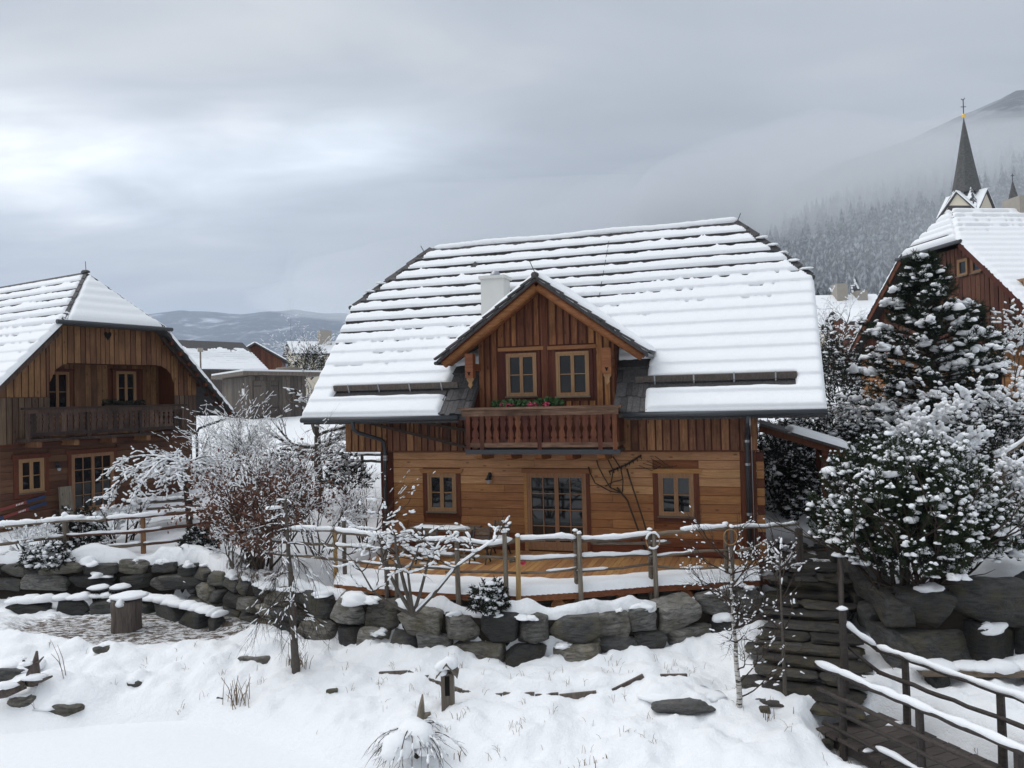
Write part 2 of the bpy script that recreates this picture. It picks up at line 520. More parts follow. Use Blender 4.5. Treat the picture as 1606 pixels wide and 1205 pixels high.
ROCKS = [(at_z(u, v, g_)[0], at_z(u, v, g_)[1], w_, h_) for u, v, w_, h_, g_ in ROCK_PX]
def seg_dist(x, y, pts):
    d = np.full(x.shape, 1e9)
    for (ax, ay), (bx, by) in zip(pts[:-1], pts[1:]):
        vx, vy = bx - ax, by - ay
        t = np.clip(((x - ax) * vx + (y - ay) * vy) / (vx * vx + vy * vy), 0, 1)
        d = np.minimum(d, np.hypot(x - ax - t * vx, y - ay - t * vy))
    return d
def inside(x, y, poly):
    c = np.zeros(x.shape, bool); n = len(poly)
    for i in range(n):
        (ax, ay), (bx, by) = poly[i], poly[(i + 1) % n]
        if ay == by:
            continue
        k = (ay > y) != (by > y)
        c ^= k & (x < (bx - ax) * (y - ay) / (by - ay) + ax)
    return c
SHORE_POLY = SHORE + [(9000, -40), (9000, 9000), (-9000, 9000), (-9000, 13)]
WALL_POLY = WALL + [(9000, 16), (9000, 9000), (-9000, 9000), (-9000, 20.7)]
EX = Vector((0.952, -0.3061, 0)).normalized()
EY = Vector((-EX.y, EX.x, 0))
HOUSE = (1.017, 20.317)
def house_local(x, y):
    return (x - HOUSE[0]) * EX.x + (y - HOUSE[1]) * EX.y, (x - HOUSE[0]) * EY.x + (y - HOUSE[1]) * EY.y
def h2w(lx, ly, z=0.0):
    return (HOUSE[0] + EX.x * lx + EY.x * ly, HOUSE[1] + EX.y * lx + EY.y * ly, z)
def pit_mask(x, y):
    q = ((x + 8.9) / 3.6) ** 2 + ((y - 18.25) / 1.35) ** 2
    return 1 - sstep(q + 0.9 * fbm(x * 0.9, y * 0.9, 71), 0.65, 1.25)
def ground_z(x, y, detail=True):
    x = np.asarray(x, float); y = np.asarray(y, float)
    sh = seg_dist(x, y, SHORE) * np.where(inside(x, y, SHORE_POLY), 1, -1)
    wd = seg_dist(x, y, WALL) * np.where(inside(x, y, WALL_POLY), 1, -1)
    lo = np.where(sh > 0, 0.66 * (1 - np.exp(-np.maximum(sh, 0) / 0.9)) + 0.03, np.maximum(-0.5, 0.03 + sh * 0.5))
    lo = lo + 0.10 * sstep(x, 2, 7) * sstep(sh, 0.3, 2)
    lo = lo - 0.30 * np.exp(-((x - 6.2) / 1.0) ** 2 - ((y - 11.0) / 1.5) ** 2)          # the ditch under the bridge
    # the footbridge spans a hollow
    bdist = seg_dist(x, y, [(5.70, 12.1), (7.0, 8.9)])
    lo = lo * sstep(bdist, 0.75, 1.35) + 0.08 * (1 - sstep(bdist, 0.75, 1.35))
    pm = pit_mask(x, y)
    berm = np.exp(-((x + 10.6) / 1.5) ** 2 - ((y - 16.9) / 0.75) ** 2) * 0.34 + np.exp(-((x + 6.7) / 1.3) ** 2 - ((y - 16.4) / 0.6) ** 2) * 0.16 + np.exp(-((x + 13.2) / 1.4) ** 2 - ((y - 18.4) / 1.0) ** 2) * 0.45
    lump = 0.30 * fbm(x * 0.8, y * 0.8, 3) + 0.26 * fbm(x * 2.1, y * 2.1, 5, 3) * sstep(sh, 0.1, 0.8)
    if detail:
        lump = lump + 0.13 * fbm(x * 4.0, y * 4.0, 9, 4, 0.65)
    lump = np.where(sh > 0, lump, 0) * sstep(sh, 0.0, 0.7)
    lo = lo + berm * (1 - pm) + lump * (1 - 0.85 * pm)
    lo = lo + 0.10 * np.abs(fbm(x * 3.3, y * 3.3, 15, 3)) * sstep(sh, 0.2, 0.9) * (1 - pm)
    # the trodden path: a low bank of snow stands along its edge
    pd = seg_dist(x, y, PATH); up_ = np.where(y > np.interp(x, [q[0] for q in PATH], [q[1] for q in PATH]), pd, -pd)
    on = sstep(x, -3.0, -2.3) * (1 - sstep(x, 2.7, 3.4))
    lo = lo + on * (0.13 * sstep(up_ + 0.10 * fbm(x * 3, y * 3, 19, 3), -0.03, 0.05) * (1 - sstep(up_, 0.3, 1.2)) - 0.05 * np.exp(-((up_ + 0.28) / 0.22) ** 2))
    for (rx, ry, rw, rh_) in ROCKS:                                   # snow banked up behind each half-buried rock
        lo = lo + 0.85 * rh_ * np.exp(-(((x - rx) / (rw * 0.58)) ** 2 + ((y - ry - 0.50 * rw) / (rw * 0.40)) ** 2) ** 1.4)
    # drifts against the foot of the wall
    lo = lo + 0.16 * np.exp(-((wd + 0.25) / 0.35) ** 2) * sstep(fbm(x * 1.1, y * 1.1, 21), -0.1, 0.2)
    left = np.interp(y, [14, 16, 20, 22, 24, 27, 34, 40, 44, 60, 100, 300, 9000], [1.5, 1.5, 1.75, 1.9, 2.1, 2.3, 3.2, 4.3, 5.0, 5.4, 5.5, 5.5, 5.0])
    right = np.interp(y, [12, 14, 16, 18, 21, 24, 31, 45, 60, 150, 300, 9000], [1.85, 1.9, 1.95, 2.1, 2.9, 3.8, 4.6, 5.6, 7.0, 17.0, 26.0, 26.0])
    k = sstep(x - np.maximum(0, y - 45) * 0.15, 7.2, 10.5)
    hi = left * (1 - k) + right * k
    lx, ly = house_local(x, y)
    deck = sstep(lx, -5.3, -4.6) * (1 - sstep(lx, 5.3, 5.9)) * (1 - sstep(ly, 0.3, 1.0)) * sstep(ly, -5.2, -4.2)
    hi = hi * (1 - deck) + 1.36 * deck
    yard = sstep(lx, 5.0, 5.6) * (1 - sstep(lx, 7.6, 8.6)) * sstep(ly, -2.5, -1.2) * (1 - sstep(ly, 5, 7))
    hi = hi * (1 - yard) + 1.78 * yard
    body = sstep(lx, -4.9, -4.4) * (1 - sstep(lx, 4.6, 5.0)) * sstep(ly, 0.2, 0.6) * (1 - sstep(ly, 7.0, 7.8))
    hi = hi * (1 - body) + 1.6 * body
    hl = 0.25 * fbm(x * 0.45, y * 0.45, 31) + 0.10 * fbm(x * 1.8, y * 1.8, 33, 3)
    hi = hi + hl * (1 - 0.7 * np.maximum(deck, yard)) * (1 - np.maximum(deck, body)) + 0.04 * fbm(x * 6, y * 6, 41, 2) * (1 if detail else 0)
    lip = np.exp(-((wd - 0.42) / 0.30) ** 2) * (0.24 + 0.55 * fbm(x * 1.3, y * 1.3, 47, 3)) * (1 - sstep(x, 5.4, 6.0))
    hi = hi + np.maximum(lip, -0.02)
    t = sstep(wd, 0.18 + 0.10 * fbm(x * 2.2, y * 2.2, 49, 3), 0.36)
    return lo * (1 - t) + hi * t
def gz(x, y):
    return float(ground_z(np.array([float(x)]), np.array([float(y)]))[0])

def spaced(a, b, st, grow, lo, hi):
    """dense lines in [a,b], growing steps out to lo and hi"""
    mid = list(np.arange(a, b, st)); s = st; q = mid[0]; L = []
    while q > lo:
        s *= grow; q -= s; L.append(q)
    s = st; q = mid[-1]; Rr = []
    while q < hi:
        s *= grow; q += s; Rr.append(q)
    return np.array(L[::-1] + mid + Rr)
gx = spaced(-14.5, 12, 0.075, 1.10, -7000, 7000)
gy = spaced(9.5, 22.0, 0.075, 1.07, -60, 7500)
X, Y = np.meshgrid(gx, gy)
Zg = ground_z(X.ravel(), Y.ravel()).reshape(X.shape)
def grid_faces(nr, nc):
    i = np.arange(nr - 1)[:, None] * nc + np.arange(nc - 1)[None, :]
    return np.stack([i, i + 1, i + nc + 1, i + nc], -1).reshape(-1, 4)
# bare soil with last autumn's leaves: the fire place and the trodden edge of the path
m = MB('ground_snow', 0.65, 0.25)
c = m.coord()
n1 = m.noise(c, 5, 5, 0.6); n2 = m.noise(c, 40, 3, 0.6)
at = m.n.new('ShaderNodeAttribute'); at.attribute_name = 'bare'
tw = m.noise(m.coord((1.0, 2.2, 1)), 4.5, 6, 0.75, 0.6)
soil = m.ramp(m.noise(c, 30, 4, 0.7), [(0.3, (0.035, 0.026, 0.020)), (0.5, (0.085, 0.062, 0.046)), (0.72, (0.19, 0.155, 0.125))])
msk = m.math('MINIMUM', m.math('ADD', m.math('MULTIPLY', at.outputs['Fac'], m.ramp(tw, [(0.46, 0.0), (0.56, 1.0)])), m.math('MULTIPLY', m.math('MAXIMUM', m.math('SUBTRACT', at.outputs['Fac'], 0.9), 0.0), 3.0)), 1.0)
m.color(m.mix(msk, SNOW, soil))
n3 = m.noise(c, 14, 4, 0.65)
m.bump(m.math('ADD', m.math('ADD', n1, m.math('MULTIPLY', n3, 0.6)), m.math('MULTIPLY', n2, 0.25)), 0.42, 0.09)
g = struct('ground', np.stack([X, Y, Zg], -1).reshape(-1, 3), grid_faces(*X.shape), 'ground_snow')
bare = pit_mask(X.ravel(), Y.ravel())
lx_, ly_ = house_local(X.ravel(), Y.ravel())
bare = np.maximum(bare, 0.9 * sstep(lx_, 5.2, 5.7) * (1 - sstep(lx_, 6.9, 7.9)) * sstep(ly_, -2.2, -1.4) * (1 - sstep(ly_, 1.6, 3.0)))
a_ = g.data.attributes.new('bare', 'FLOAT', 'POINT')
a_.data.foreach_set('value', bare.astype(np.float32))
# the frozen, snowed-over pond
px_, py_ = np.meshgrid(np.linspace(-40, 8, 120), np.linspace(-20, 15.2, 100))
pz_ = 0.02 + 0.025 * fbm(px_ * 0.5, py_ * 0.5, 91, 3)
struct('pond', np.stack([px_, py_, pz_], -1).reshape(-1, 3), grid_faces(*px_.shape), 'snow')

# ------------------------------------------------------------------ far mountains
m = MB('mountain_left', 0.95, 0.05)
c = m.coord((0.001, 0.001, 0.001))
a = m.noise(m.coord((0.0018, 0.0018, 0.005)), 2.2, 8, 0.65, 0.6); b = m.noise(c, 22, 6, 0.7)
cc = m.mix(m.ramp(a, [(0.54, 0.0), (0.68, 1.0)]), (0.022, 0.03, 0.034), (0.50, 0.53, 0.58))
cc = m.mix(m.math('MULTIPLY', m.ramp(b, [(0.52, 0.0), (0.70, 1.0)]), 0.5), cc, (0.34, 0.37, 0.42))
m.color(cc)
U, T = np.meshgrid(np.linspace(0, 1, 160), np.linspace(0, 1, 60))
mx_ = -4200 + U * 5200; my_ = 2300 + T * 2200
rid = np.interp(U[0] * 5200 - 4200, [-4200, -3000, -2300, -2100, -1950, -1780, -1560, -1420, -1270, -1120, -960, -700, -300, 300, 1000], [420, 470, 505, 548, 560, 552, 530, 545, 545, 520, 520, 470, 400, 300, 200])
mz_ = -40 + (rid[None, :] + 40) * T ** 0.85 + 160 * fbm(mx_ / 700, my_ / 500, 55, 5) * np.sin(np.pi * np.clip(T, 0, 1)) + 26 * fbm(mx_ / 150, my_ / 200, 57, 3) * T
mz_ = np.maximum(mz_, 0.5)
struct('hills', np.stack([mx_, my_, mz_], -1).reshape(-1, 3), grid_faces(*U.shape), 'mountain_left')

m = MB('mountain_right', 0.95, 0.05)
a = m.noise(m.coord((0.01, 0.01, 0.01)), 1.2, 6, 0.7); b = m.noise(m.coord((0.06, 0.06, 0.02)), 2.0, 4, 0.7)
cc = m.mix(m.ramp(a, [(0.5, 0.0), (0.62, 1.0)]), (0.045, 0.053, 0.055), (0.20, 0.215, 0.235))
cc = m.mix(m.math('MULTIPLY', m.ramp(b, [(0.5, 0.0), (0.65, 1.0)]), 0.3), cc, (0.34, 0.36, 0.39))
m.color(cc)
def hill_z(x, y):
    """hillside behind the church: climbs with distance, higher to the right"""
    t = x / np.maximum(y, 1)                       # tangent of the bearing
    ang = np.interp(t, [-0.2, 0.1, 0.22, 0.30, 0.36, 0.446, 0.50, 0.57, 0.62, 0.667, 0.9, 1.6], [0.01, 0.05, 0.14, 0.21, 0.26, 0.304, 0.322, 0.345, 0.368, 0.392, 0.42, 0.42])
    k = np.interp(y, [300, 420, 600, 900, 1300, 1600, 2200], [0.05, 0.30, 0.56, 0.78, 0.96, 1.0, 0.8])
    return np.maximum(0.5, 5.9 + ang * k * y + 26 * fbm(x / 130, y / 130, 61, 4) * sstep(y, 380, 600) - 9)
U, T = np.meshgrid(np.linspace(-0.15, 1.5, 150), np.linspace(0, 1, 90))
fy = 300 + 1900 * T ** 1.3; fx = U * fy
struct('mountain', np.stack([fx, fy, hill_z(fx, fy)], -1).reshape(-1, 3), grid_faces(*U.shape), 'mountain_right')

# the snowed conifer wood on that hillside: one far mass
def conifer_template(seed, lay=5, n=5):
    r = random.Random(seed); V = []; F = []
    for i in range(lay):
        z0 = 0.10 + 0.78 * i / lay; z1 = min(1.0, z0 + 0.30 - 0.02 * i); rad = 0.19 * (1 - i / (lay + 0.6)) * r.uniform(0.85, 1.15)
        b0 = len(V); off = (r.uniform(-.01, .01), r.uniform(-.01, .01))
        for k in range(n * 2):
            t = math.pi * k / n + i * 0.5; q = rad * (1.0 if k % 2 == 0 else 0.5) * r.uniform(0.75, 1.2)
            V.append((off[0] + q * math.cos(t), off[1] + q * math.sin(t), z0 - (0.03 if k % 2 == 0 else -0.03) + r.uniform(-.012, .012)))
        V.append((off[0], off[1], z1))
        F += [(b0 + k, b0 + (k + 1) % (2 * n), b0 + 2 * n) for k in range(2 * n)]
    return np.array(V), np.array(F)
def scatter(templates, pos, hgt, wid, rot, rs):
    Vs = []; Fs = []; o = 0
    for i in range(len(pos)):
        V, F = templates[i % len(templates)]
        c_, s_ = math.cos(rot[i]), math.sin(rot[i])
        x = V[:, 0] * wid[i] * hgt[i]; y = V[:, 1] * wid[i] * hgt[i]
        Vs.append(np.stack([pos[i][0] + x * c_ - y * s_, pos[i][1] + x * s_ + y * c_, pos[i][2] + V[:, 2] * hgt[i]], -1)); Fs.append(F + o); o += len(V)
    return np.concatenate(Vs), np.concatenate(Fs)
rs = np.random.RandomState(4)
N = 3000
fy = 330 + 680 * rs.rand(N) ** 1.2; tt = 0.18 + 0.62 * rs.rand(N)
fx = tt * fy; dens = fbm(fx / 90, fy / 90, 77, 3)
kp = (dens > -0.10)
fx, fy = fx[kp], fy[kp]
fz = hill_z(fx, fy) - 0.5
m = MB('conifer_far', 0.95, 0.05)
k = m.ramp(m.noise(m.coord((0.35, 0.35, 0.2)), 0.8, 4, 0.7), [(0.42, 0.0), (0.62, 1.0)])
uu = m.ramp(m.up(), [(0.25, 0.15), (0.7, 1.0)])
m.color(m.mix(m.math('MULTIPLY', k, m.math('MULTIPLY', uu, 0.6)), m.mix(m.noise(m.coord((0.05, 0.05, 0.02)), 1.0, 2), (0.008, 0.011, 0.011), (0.028, 0.032, 0.029)), (0.52, 0.55, 0.60)))
Vv, Ff = scatter([conifer_template(s) for s in range(5)], np.stack([fx, fy, fz], -1), 14 + 22 * rs.rand(len(fx)) ** 1.3, 0.9 + 0.5 * rs.rand(len(fx)), 6.28 * rs.rand(len(fx)), rs)
o = struct('forest', Vv, Ff, 'conifer_far', smooth=False, kind='stuff')
o['label'] = 'misty snow-dusted conifer wood covering the hillside behind the church'
o['category'] = 'forest'

# ------------------------------------------------------------------ boulders
def _cs(n):
    V = []; F = []; idx = {}
    def vid(p):
        k = tuple(round(q, 5) for q in p)
        if k not in idx:
            idx[k] = len(V); V.append(p)
        return idx[k]
    L = np.linspace(-1, 1, n + 1)
    for ax in range(3):
        for sg in (-1, 1):
            for i in range(n):
                for j in range(n):
                    q = []
                    for (a, b) in ((i, j), (i + 1, j), (i + 1, j + 1), (i, j + 1)):
                        p = [0, 0, 0]; p[ax] = sg; p[(ax + 1) % 3] = L[a]; p[(ax + 2) % 3] = L[b]; q.append(vid(tuple(p)))
                    F.append(tuple(q if sg > 0 else q[::-1]))
    return np.array(V, float), np.array(F)
CS_V, CS_F = _cs(10)
def boulder_mesh(sx, sy, sz, seed, power=14.0, rough=0.07, cuts=9, skew=0.40):
    r = np.random.RandomState(seed)
    p = CS_V / np.linalg.norm(CS_V, axis=1)[:, None]
    rr = (np.abs(p) ** power).sum(1) ** (-1 / power)
    V = p * rr[:, None]
    # pull the corners of the block about so that its faces are uneven quadrilaterals
    cj = r.uniform(-skew, skew * 0.45, (2, 2, 2, 3)); q = (V + 1) / 2; D = np.zeros_like(V)
    for a in (0, 1):
        for b in (0, 1):
            for c in (0, 1):
                wgt = (q[:, 0] if a else 1 - q[:, 0]) * (q[:, 1] if b else 1 - q[:, 1]) * (q[:, 2] if c else 1 - q[:, 2])
                sg = np.array([1 if a else -1, 1 if b else -1, 1 if c else -1])
                D += wgt[:, None] * cj[a, b, c] * sg
    V = V + D
    for i in range(cuts):
        nrm = r.normal(size=3); nrm /= np.linalg.norm(nrm); dd = r.uniform(0.72, 1.10)
        s = V @ nrm - dd
        V = V - np.maximum(s, 0)[:, None] * nrm[None] * 0.9
    for f_, a_2 in ((1.7, rough), (4.3, rough * 0.55), (9.0, rough * 0.5), (17.0, rough * 0.3)):
        ph = r.uniform(0, 6.28, (3, 3)); w = r.normal(size=(3, 3)) * f_
        V = V + a_2 * 0.5 * np.sin(V @ w + ph[0]) * np.cos(V @ w.T + ph[1])
    return V * np.array([sx, sy, sz]) / 1.0
def boulder(name, c, size, rz, mat, parent, seed, tilt=0.0, **kw):
    V = boulder_mesh(size[0] / 2, size[1] / 2, size[2] / 2, seed, **kw)
    M3 = np.array((Matrix.Rotation(rz, 3, 'Z') @ Matrix.Rotation(tilt, 3, 'Y')))
    me = np_mesh(name, V @ M3.T, CS_F, False)
    me.materials.append(MATS[mat])
    o = link(bpy.data.objects.new(name, me), parent)
    og = org_of(parent)
    o.location = (c[0] - og[0], c[1] - og[1], c[2] - og[2])
    return o
def along(pts, s):
    """point, tangent at arclength s of a plan polyline"""
    for (a, b) in zip(pts[:-1], pts[1:]):
        L = math.hypot(b[0] - a[0], b[1] - a[1])
        if s <= L or b is pts[-1]:
            t = s / L
            return tuple(a[i] + (b[i] - a[i]) * t for i in range(len(a))), math.atan2(b[1] - a[1], b[0] - a[0])
        s -= L
def plen(pts):
    return sum(math.hypot(b[0] - a[0], b[1] - a[1]) for a, b in zip(pts[:-1], pts[1:]))
def boulder_wall(name, label, pts, rows, mat, seed, wr=(0.55, 1.15), dep=0.6, snow=True, batter=0.1, mats=None):
    """pts: (x, y, z_base, z_top) along the wall's face"""
    r = random.Random(seed)
    T = thing(name, label, 'stone wall', org=(pts[0][0], pts[0][1], pts[0][2]))
    L = plen(pts); sn = []
    for j in range(rows):
        s = r.uniform(-0.2, 0.1)
        while s < L:
            w = r.uniform(*wr) * (1.0 if j else 1.1); mid = min(max(s + w / 2, 0.01), L - 0.01)
            (x, y, zb, zt), a = along(pts, mid)
            hh = (zt - zb) / rows; h = hh * r.uniform(1.05, 1.30)
            inx, iny = -math.sin(a), math.cos(a)
            o_ = batter * j + r.uniform(-0.05, 0.05) + dep * 0.38
            cx, cy, cz = x + inx * o_, y + iny * o_, zb + hh * (j + 0.47) + r.uniform(-0.03, 0.03)
            boulder('boulder', (cx, cy, cz), (w * 1.10, dep * r.uniform(0.9, 1.25), h), a + r.uniform(-0.12, 0.12), (mats or [mat])[r.randrange(len(mats or [mat]))], T, r.randrange(10 ** 6), r.uniform(-0.10, 0.10))
            for _ in range(r.choice((0, 1, 1, 2)) if j == rows - 1 else r.choice((0, 0, 1))):
                ss = r.uniform(0.10, 0.26); oo = r.uniform(-0.35, 0.35) * w
                sn.append((cx + math.cos(a) * oo - inx * dep * r.uniform(0.15, 0.4), cy + math.sin(a) * oo - iny * dep * r.uniform(0.15, 0.4), cz + h * r.uniform(0.36, 0.47), ss, ss * r.uniform(0.5, 0.9), ss * r.uniform(0.3, 0.55), a + r.uniform(-.5, .5)))
            s += w
    fill = [along(pts, L * i / 40.0 if i < 40 else L - 0.01) for i in range(41)]
    fb3 = B(); vs = []
    for (x, y, zb, zt), a in fill:
        ix, iy = -math.sin(a) * 0.20, math.cos(a) * 0.20
        vs += [(x + ix, y + iy, zb - 0.3), (x + ix * 1.3, y + iy * 1.3, zt - 0.1)]
    fb3.add(vs, [(2 * i, 2 * i + 2, 2 * i + 3, 2 * i + 1) for i in range(40)])
    ob('earth_fill', fb3, 'soil', T)
    if snow:
        snow_lumps('snow_cap', sn, T, r.randrange(999), rough=0.45, tpl=ICO3)
    return T
ICO_V = None
def ico(sub=2):
    import bmesh
    bm = bmesh.new(); bmesh.ops.create_icosphere(bm, subdivisions=sub, radius=1.0)
    V = np.array([v.co[:] for v in bm.verts]); F = np.array([[v.index for v in f.verts] for f in bm.faces]); bm.free()
    return V, F
ICO1 = ico(1); ICO2 = ico(2); ICO3 = ico(3)
def lumps(items, seed, tpl=None, rough=0.16):
    """items: (x,y,z,rx,ry,rz[,angle]) -> noisy rounded lumps in one mesh"""
    V0, F0 = tpl or ICO2
    it = np.array([tuple(i) + (0,) * (7 - len(i)) for i in items], float)
    n = len(it); r = np.random.RandomState(seed)
    w = r.normal(size=(n, 3, 3)) * 1.5; ph = r.uniform(0, 6.28, (n, 1, 3))
    d = np.sin(np.einsum('vk,nkj->nvj', V0, w) + ph).sum(2) * rough * 0.55
    w2 = r.normal(size=(n, 3, 3)) * 4.2; d = d + np.sin(np.einsum('vk,nkj->nvj', V0, w2) + ph * 2.1).sum(2) * rough * 0.28
    P = V0[None] * (1 + d[..., None])
    P[..., 2] = np.where(P[..., 2] < 0, P[..., 2] * 0.45, P[..., 2])
    P = P * it[:, None, 3:6]
    c_, s_ = np.cos(it[:, 6])[:, None], np.sin(it[:, 6])[:, None]
    x = P[..., 0] * c_ - P[..., 1] * s_; y = P[..., 0] * s_ + P[..., 1] * c_
    P = np.stack([x, y, P[..., 2]], -1) + it[:, None, :3]
    F = (F0[None] + (np.arange(n) * len(V0))[:, None, None]).reshape(-1, 3)
    return P.reshape(-1, 3), F
def snow_lumps(name, items, parent, seed=1, mat='snow', rough=0.2, tpl=None):
    if not items:
        return None
    o = ob(name, lumps(items, seed, tpl, rough), mat, parent, True)
    if len(items) > 1:
        o['kind'] = 'stuff'
    return o

# ================================================================== SHARED BUILDERS FOR HOUSES
def snow_sheet(name, parent, pfun, nrm, s0, s1, t0, t1, st, hfun, mat='snow_roof', stt=None):
    """snow lying on a sloping plane: hfun gives the depth, negative where the roof is bare"""
    ns = max(2, int((s1 - s0) / st) + 1); ntt = max(2, int((t1 - t0) / (stt or st)) + 1)
    S, T = np.meshgrid(np.linspace(s0, s1, ns), np.linspace(t0, t1, ntt))
    Hh = hfun(S, T)
    P = pfun(S, T) + Hh[..., None] * np.array(nrm)
    F = grid_faces(ntt, ns)
    ok = (Hh.ravel()[F] > -0.015).any(1)
    F = F[ok]
    used = np.unique(F); rem = -np.ones(S.size, int); rem[used] = np.arange(len(used))
    return ob(name, (P.reshape(-1, 3)[used], rem[F]), mat, parent, True)
def poly_edge(S, T, poly, inner=True):
    d = seg_dist(S, T, list(poly) + [poly[0]])
    return np.where(inside(S, T, poly), d, -d)
def rounded(d, w):
    e = np.clip(d / w, 0, 1)
    return np.sqrt(np.maximum(0, 1 - (1 - e) ** 2))
def rows_snow(S, T, t_ref, pitch, thick, cut, amount, seed, top):
    """snow on a roof of overlapping board courses: thin and broken towards the ridge"""
    q = (T - t_ref) / pitch; row = np.floor(q); ph = q - row
    nz = fbm(S * 1.3, row * 9.7, seed, 4); nz2 = fbm(S * 5.0, row * 3.1, seed + 3, 3)
    gap = amount * sstep(T, cut - 0.5, cut + 0.3) + (0.26 * nz + 0.30 * nz2) * sstep(T, cut - 1.5, cut) - 0.02
    hh = thick * (1 - 0.30 * sstep(ph, 0.25, 1.0)) * (1 - 0.30 * (1 - sstep(ph, 0.0, 0.12))) * (1 + 0.22 * fbm(S * 0.8, T * 0.8, seed + 9, 3)) + 0.014 * fbm(S * 6, T * 6, seed + 5, 2)
    hh = hh * (1 - 0.25 * sstep(T, cut, top))
    g2 = np.minimum(gap, 0.62)
    e = np.where(g2 > 0, rounded(1 - g2 - ph, 0.35) * (0.35 + 0.65 * rounded(ph + 0.03, 0.18)), 1.0)
    return np.where(e > 0, (hh + 0.0) * e, -0.04)
def window(T, x0, x1, z0, z1, y, sash=2, rows=2, cols=1, frame='frame_wood', fw=0.065, sw=0.05, mw=0.022, glass='glass', panel=0.0, sill=True, lab=None):
    """glazed window in a wall that faces -y; frame > panes"""
    b = B()
    yo, yi = y - 0.045, y + 0.05
    b.box(x0, x0 + fw, yo, yi, z0, z1).box(x1 - fw, x1, yo, yi, z0, z1)
    b.box(x0 + fw, x1 - fw, yo, yi, z1 - fw, z1).box(x0 + fw, x1 - fw, yo, yi, z0, z0 + fw)
    w = (x1 - x0 - 2 * fw) / sash; pan = []
    for i in range(sash):
        a0 = x0 + fw + i * w + 0.002; a1 = a0 + w - 0.004; c0 = z0 + fw + 0.002; c1 = z1 - fw - 0.002
        ys, ye = yo + 0.012, yi - 0.01
        b.box(a0, a0 + sw, ys, ye, c0, c1).box(a1 - sw, a1, ys, ye, c0, c1).box(a0 + sw, a1 - sw, ys, ye, c1 - sw, c1).box(a0 + sw, a1 - sw, ys, ye, c0, c0 + sw + panel)
        g0, g1, k0, k1 = a0 + sw, a1 - sw, c0 + sw + panel, c1 - sw
        pw = (g1 - g0 - (cols - 1) * mw) / cols; phh = (k1 - k0 - (rows - 1) * mw) / rows
        for c_ in range(1, cols):
            xx = g0 + c_ * pw + (c_ - 1) * mw; b.box(xx, xx + mw, ys + 0.008, ye, k0, k1)
        for r_ in range(1, rows):
            zz = k0 + r_ * phh + (r_ - 1) * mw; b.box(g0, g1, ys + 0.006, ye - 0.002, zz, zz + mw)
        for c_ in range(cols):
            for r_ in range(rows):
                xx = g0 + c_ * (pw + mw); zz = k0 + r_ * (phh + mw)
                pan.append((xx, xx + pw, zz, zz + phh))
    name = 'window' if not panel else 'glazed_door'
    o = ob(name, b, frame, T)
    if lab:
        o['label'] = lab
    for (a0, a1, c0, c1) in pan:
        ob('pane', B().box(a0 - 0.004, a1 + 0.004, y + 0.012 + rnd.uniform(-.001, .001), y + 0.02, c0 - 0.004, c1 + 0.004), glass, o)
    if sill:
        ob('sill', B().box(x0 - 0.03, x1 + 0.03, y - 0.10, y - 0.046, z0 - 0.03, z0 + 0.012), 'grey_rail', o)
    return o
def plank_rows(T, x0, x1, z0, z1, y, pitch, holes, mats, thick=0.045, gap=0.007, seed=1, name='wall_plank', splits=()):
    """horizontal cladding; holes: (x0,x1,z0,z1); mats(z) picks the timber"""
    r = random.Random(seed); z = z0
    n = max(1, round((z1 - z0) / pitch)); pitch = (z1 - z0) / n
    for i in range(n):
        a = z0 + i * pitch; b_ = a + pitch - gap
        cuts = [(x0, x1)]
        for hx0, hx1, hz0, hz1 in holes:
            if b_ > hz0 and a < hz1:
                cuts = [c for (p, q) in cuts for c in ((p, min(q, hx0)), (max(p, hx1), q)) if c[1] - c[0] > 0.03]
        fin = []
        for (p, q) in cuts:
            if q - p > 1.6 and r.random() < 0.55:
                mdl = p + (q - p) * r.uniform(0.3, 0.7); fin += [(p, mdl - 0.003), (mdl + 0.003, q)]
            else:
                fin.append((p, q))
        for (p, q) in fin:
            dy = r.uniform(-0.004, 0.004); bb = B()
            c = 0.008
            bb.prism([(p, y + dy - thick + c, a), (p, y + dy - thick, a + c), (p, y + dy - thick, b_ - c), (p, y + dy - thick + c, b_), (p, y, b_), (p, y, a)], (q - p, 0, 0))
            ob(name, bb, mats((a + b_) / 2, r), T)
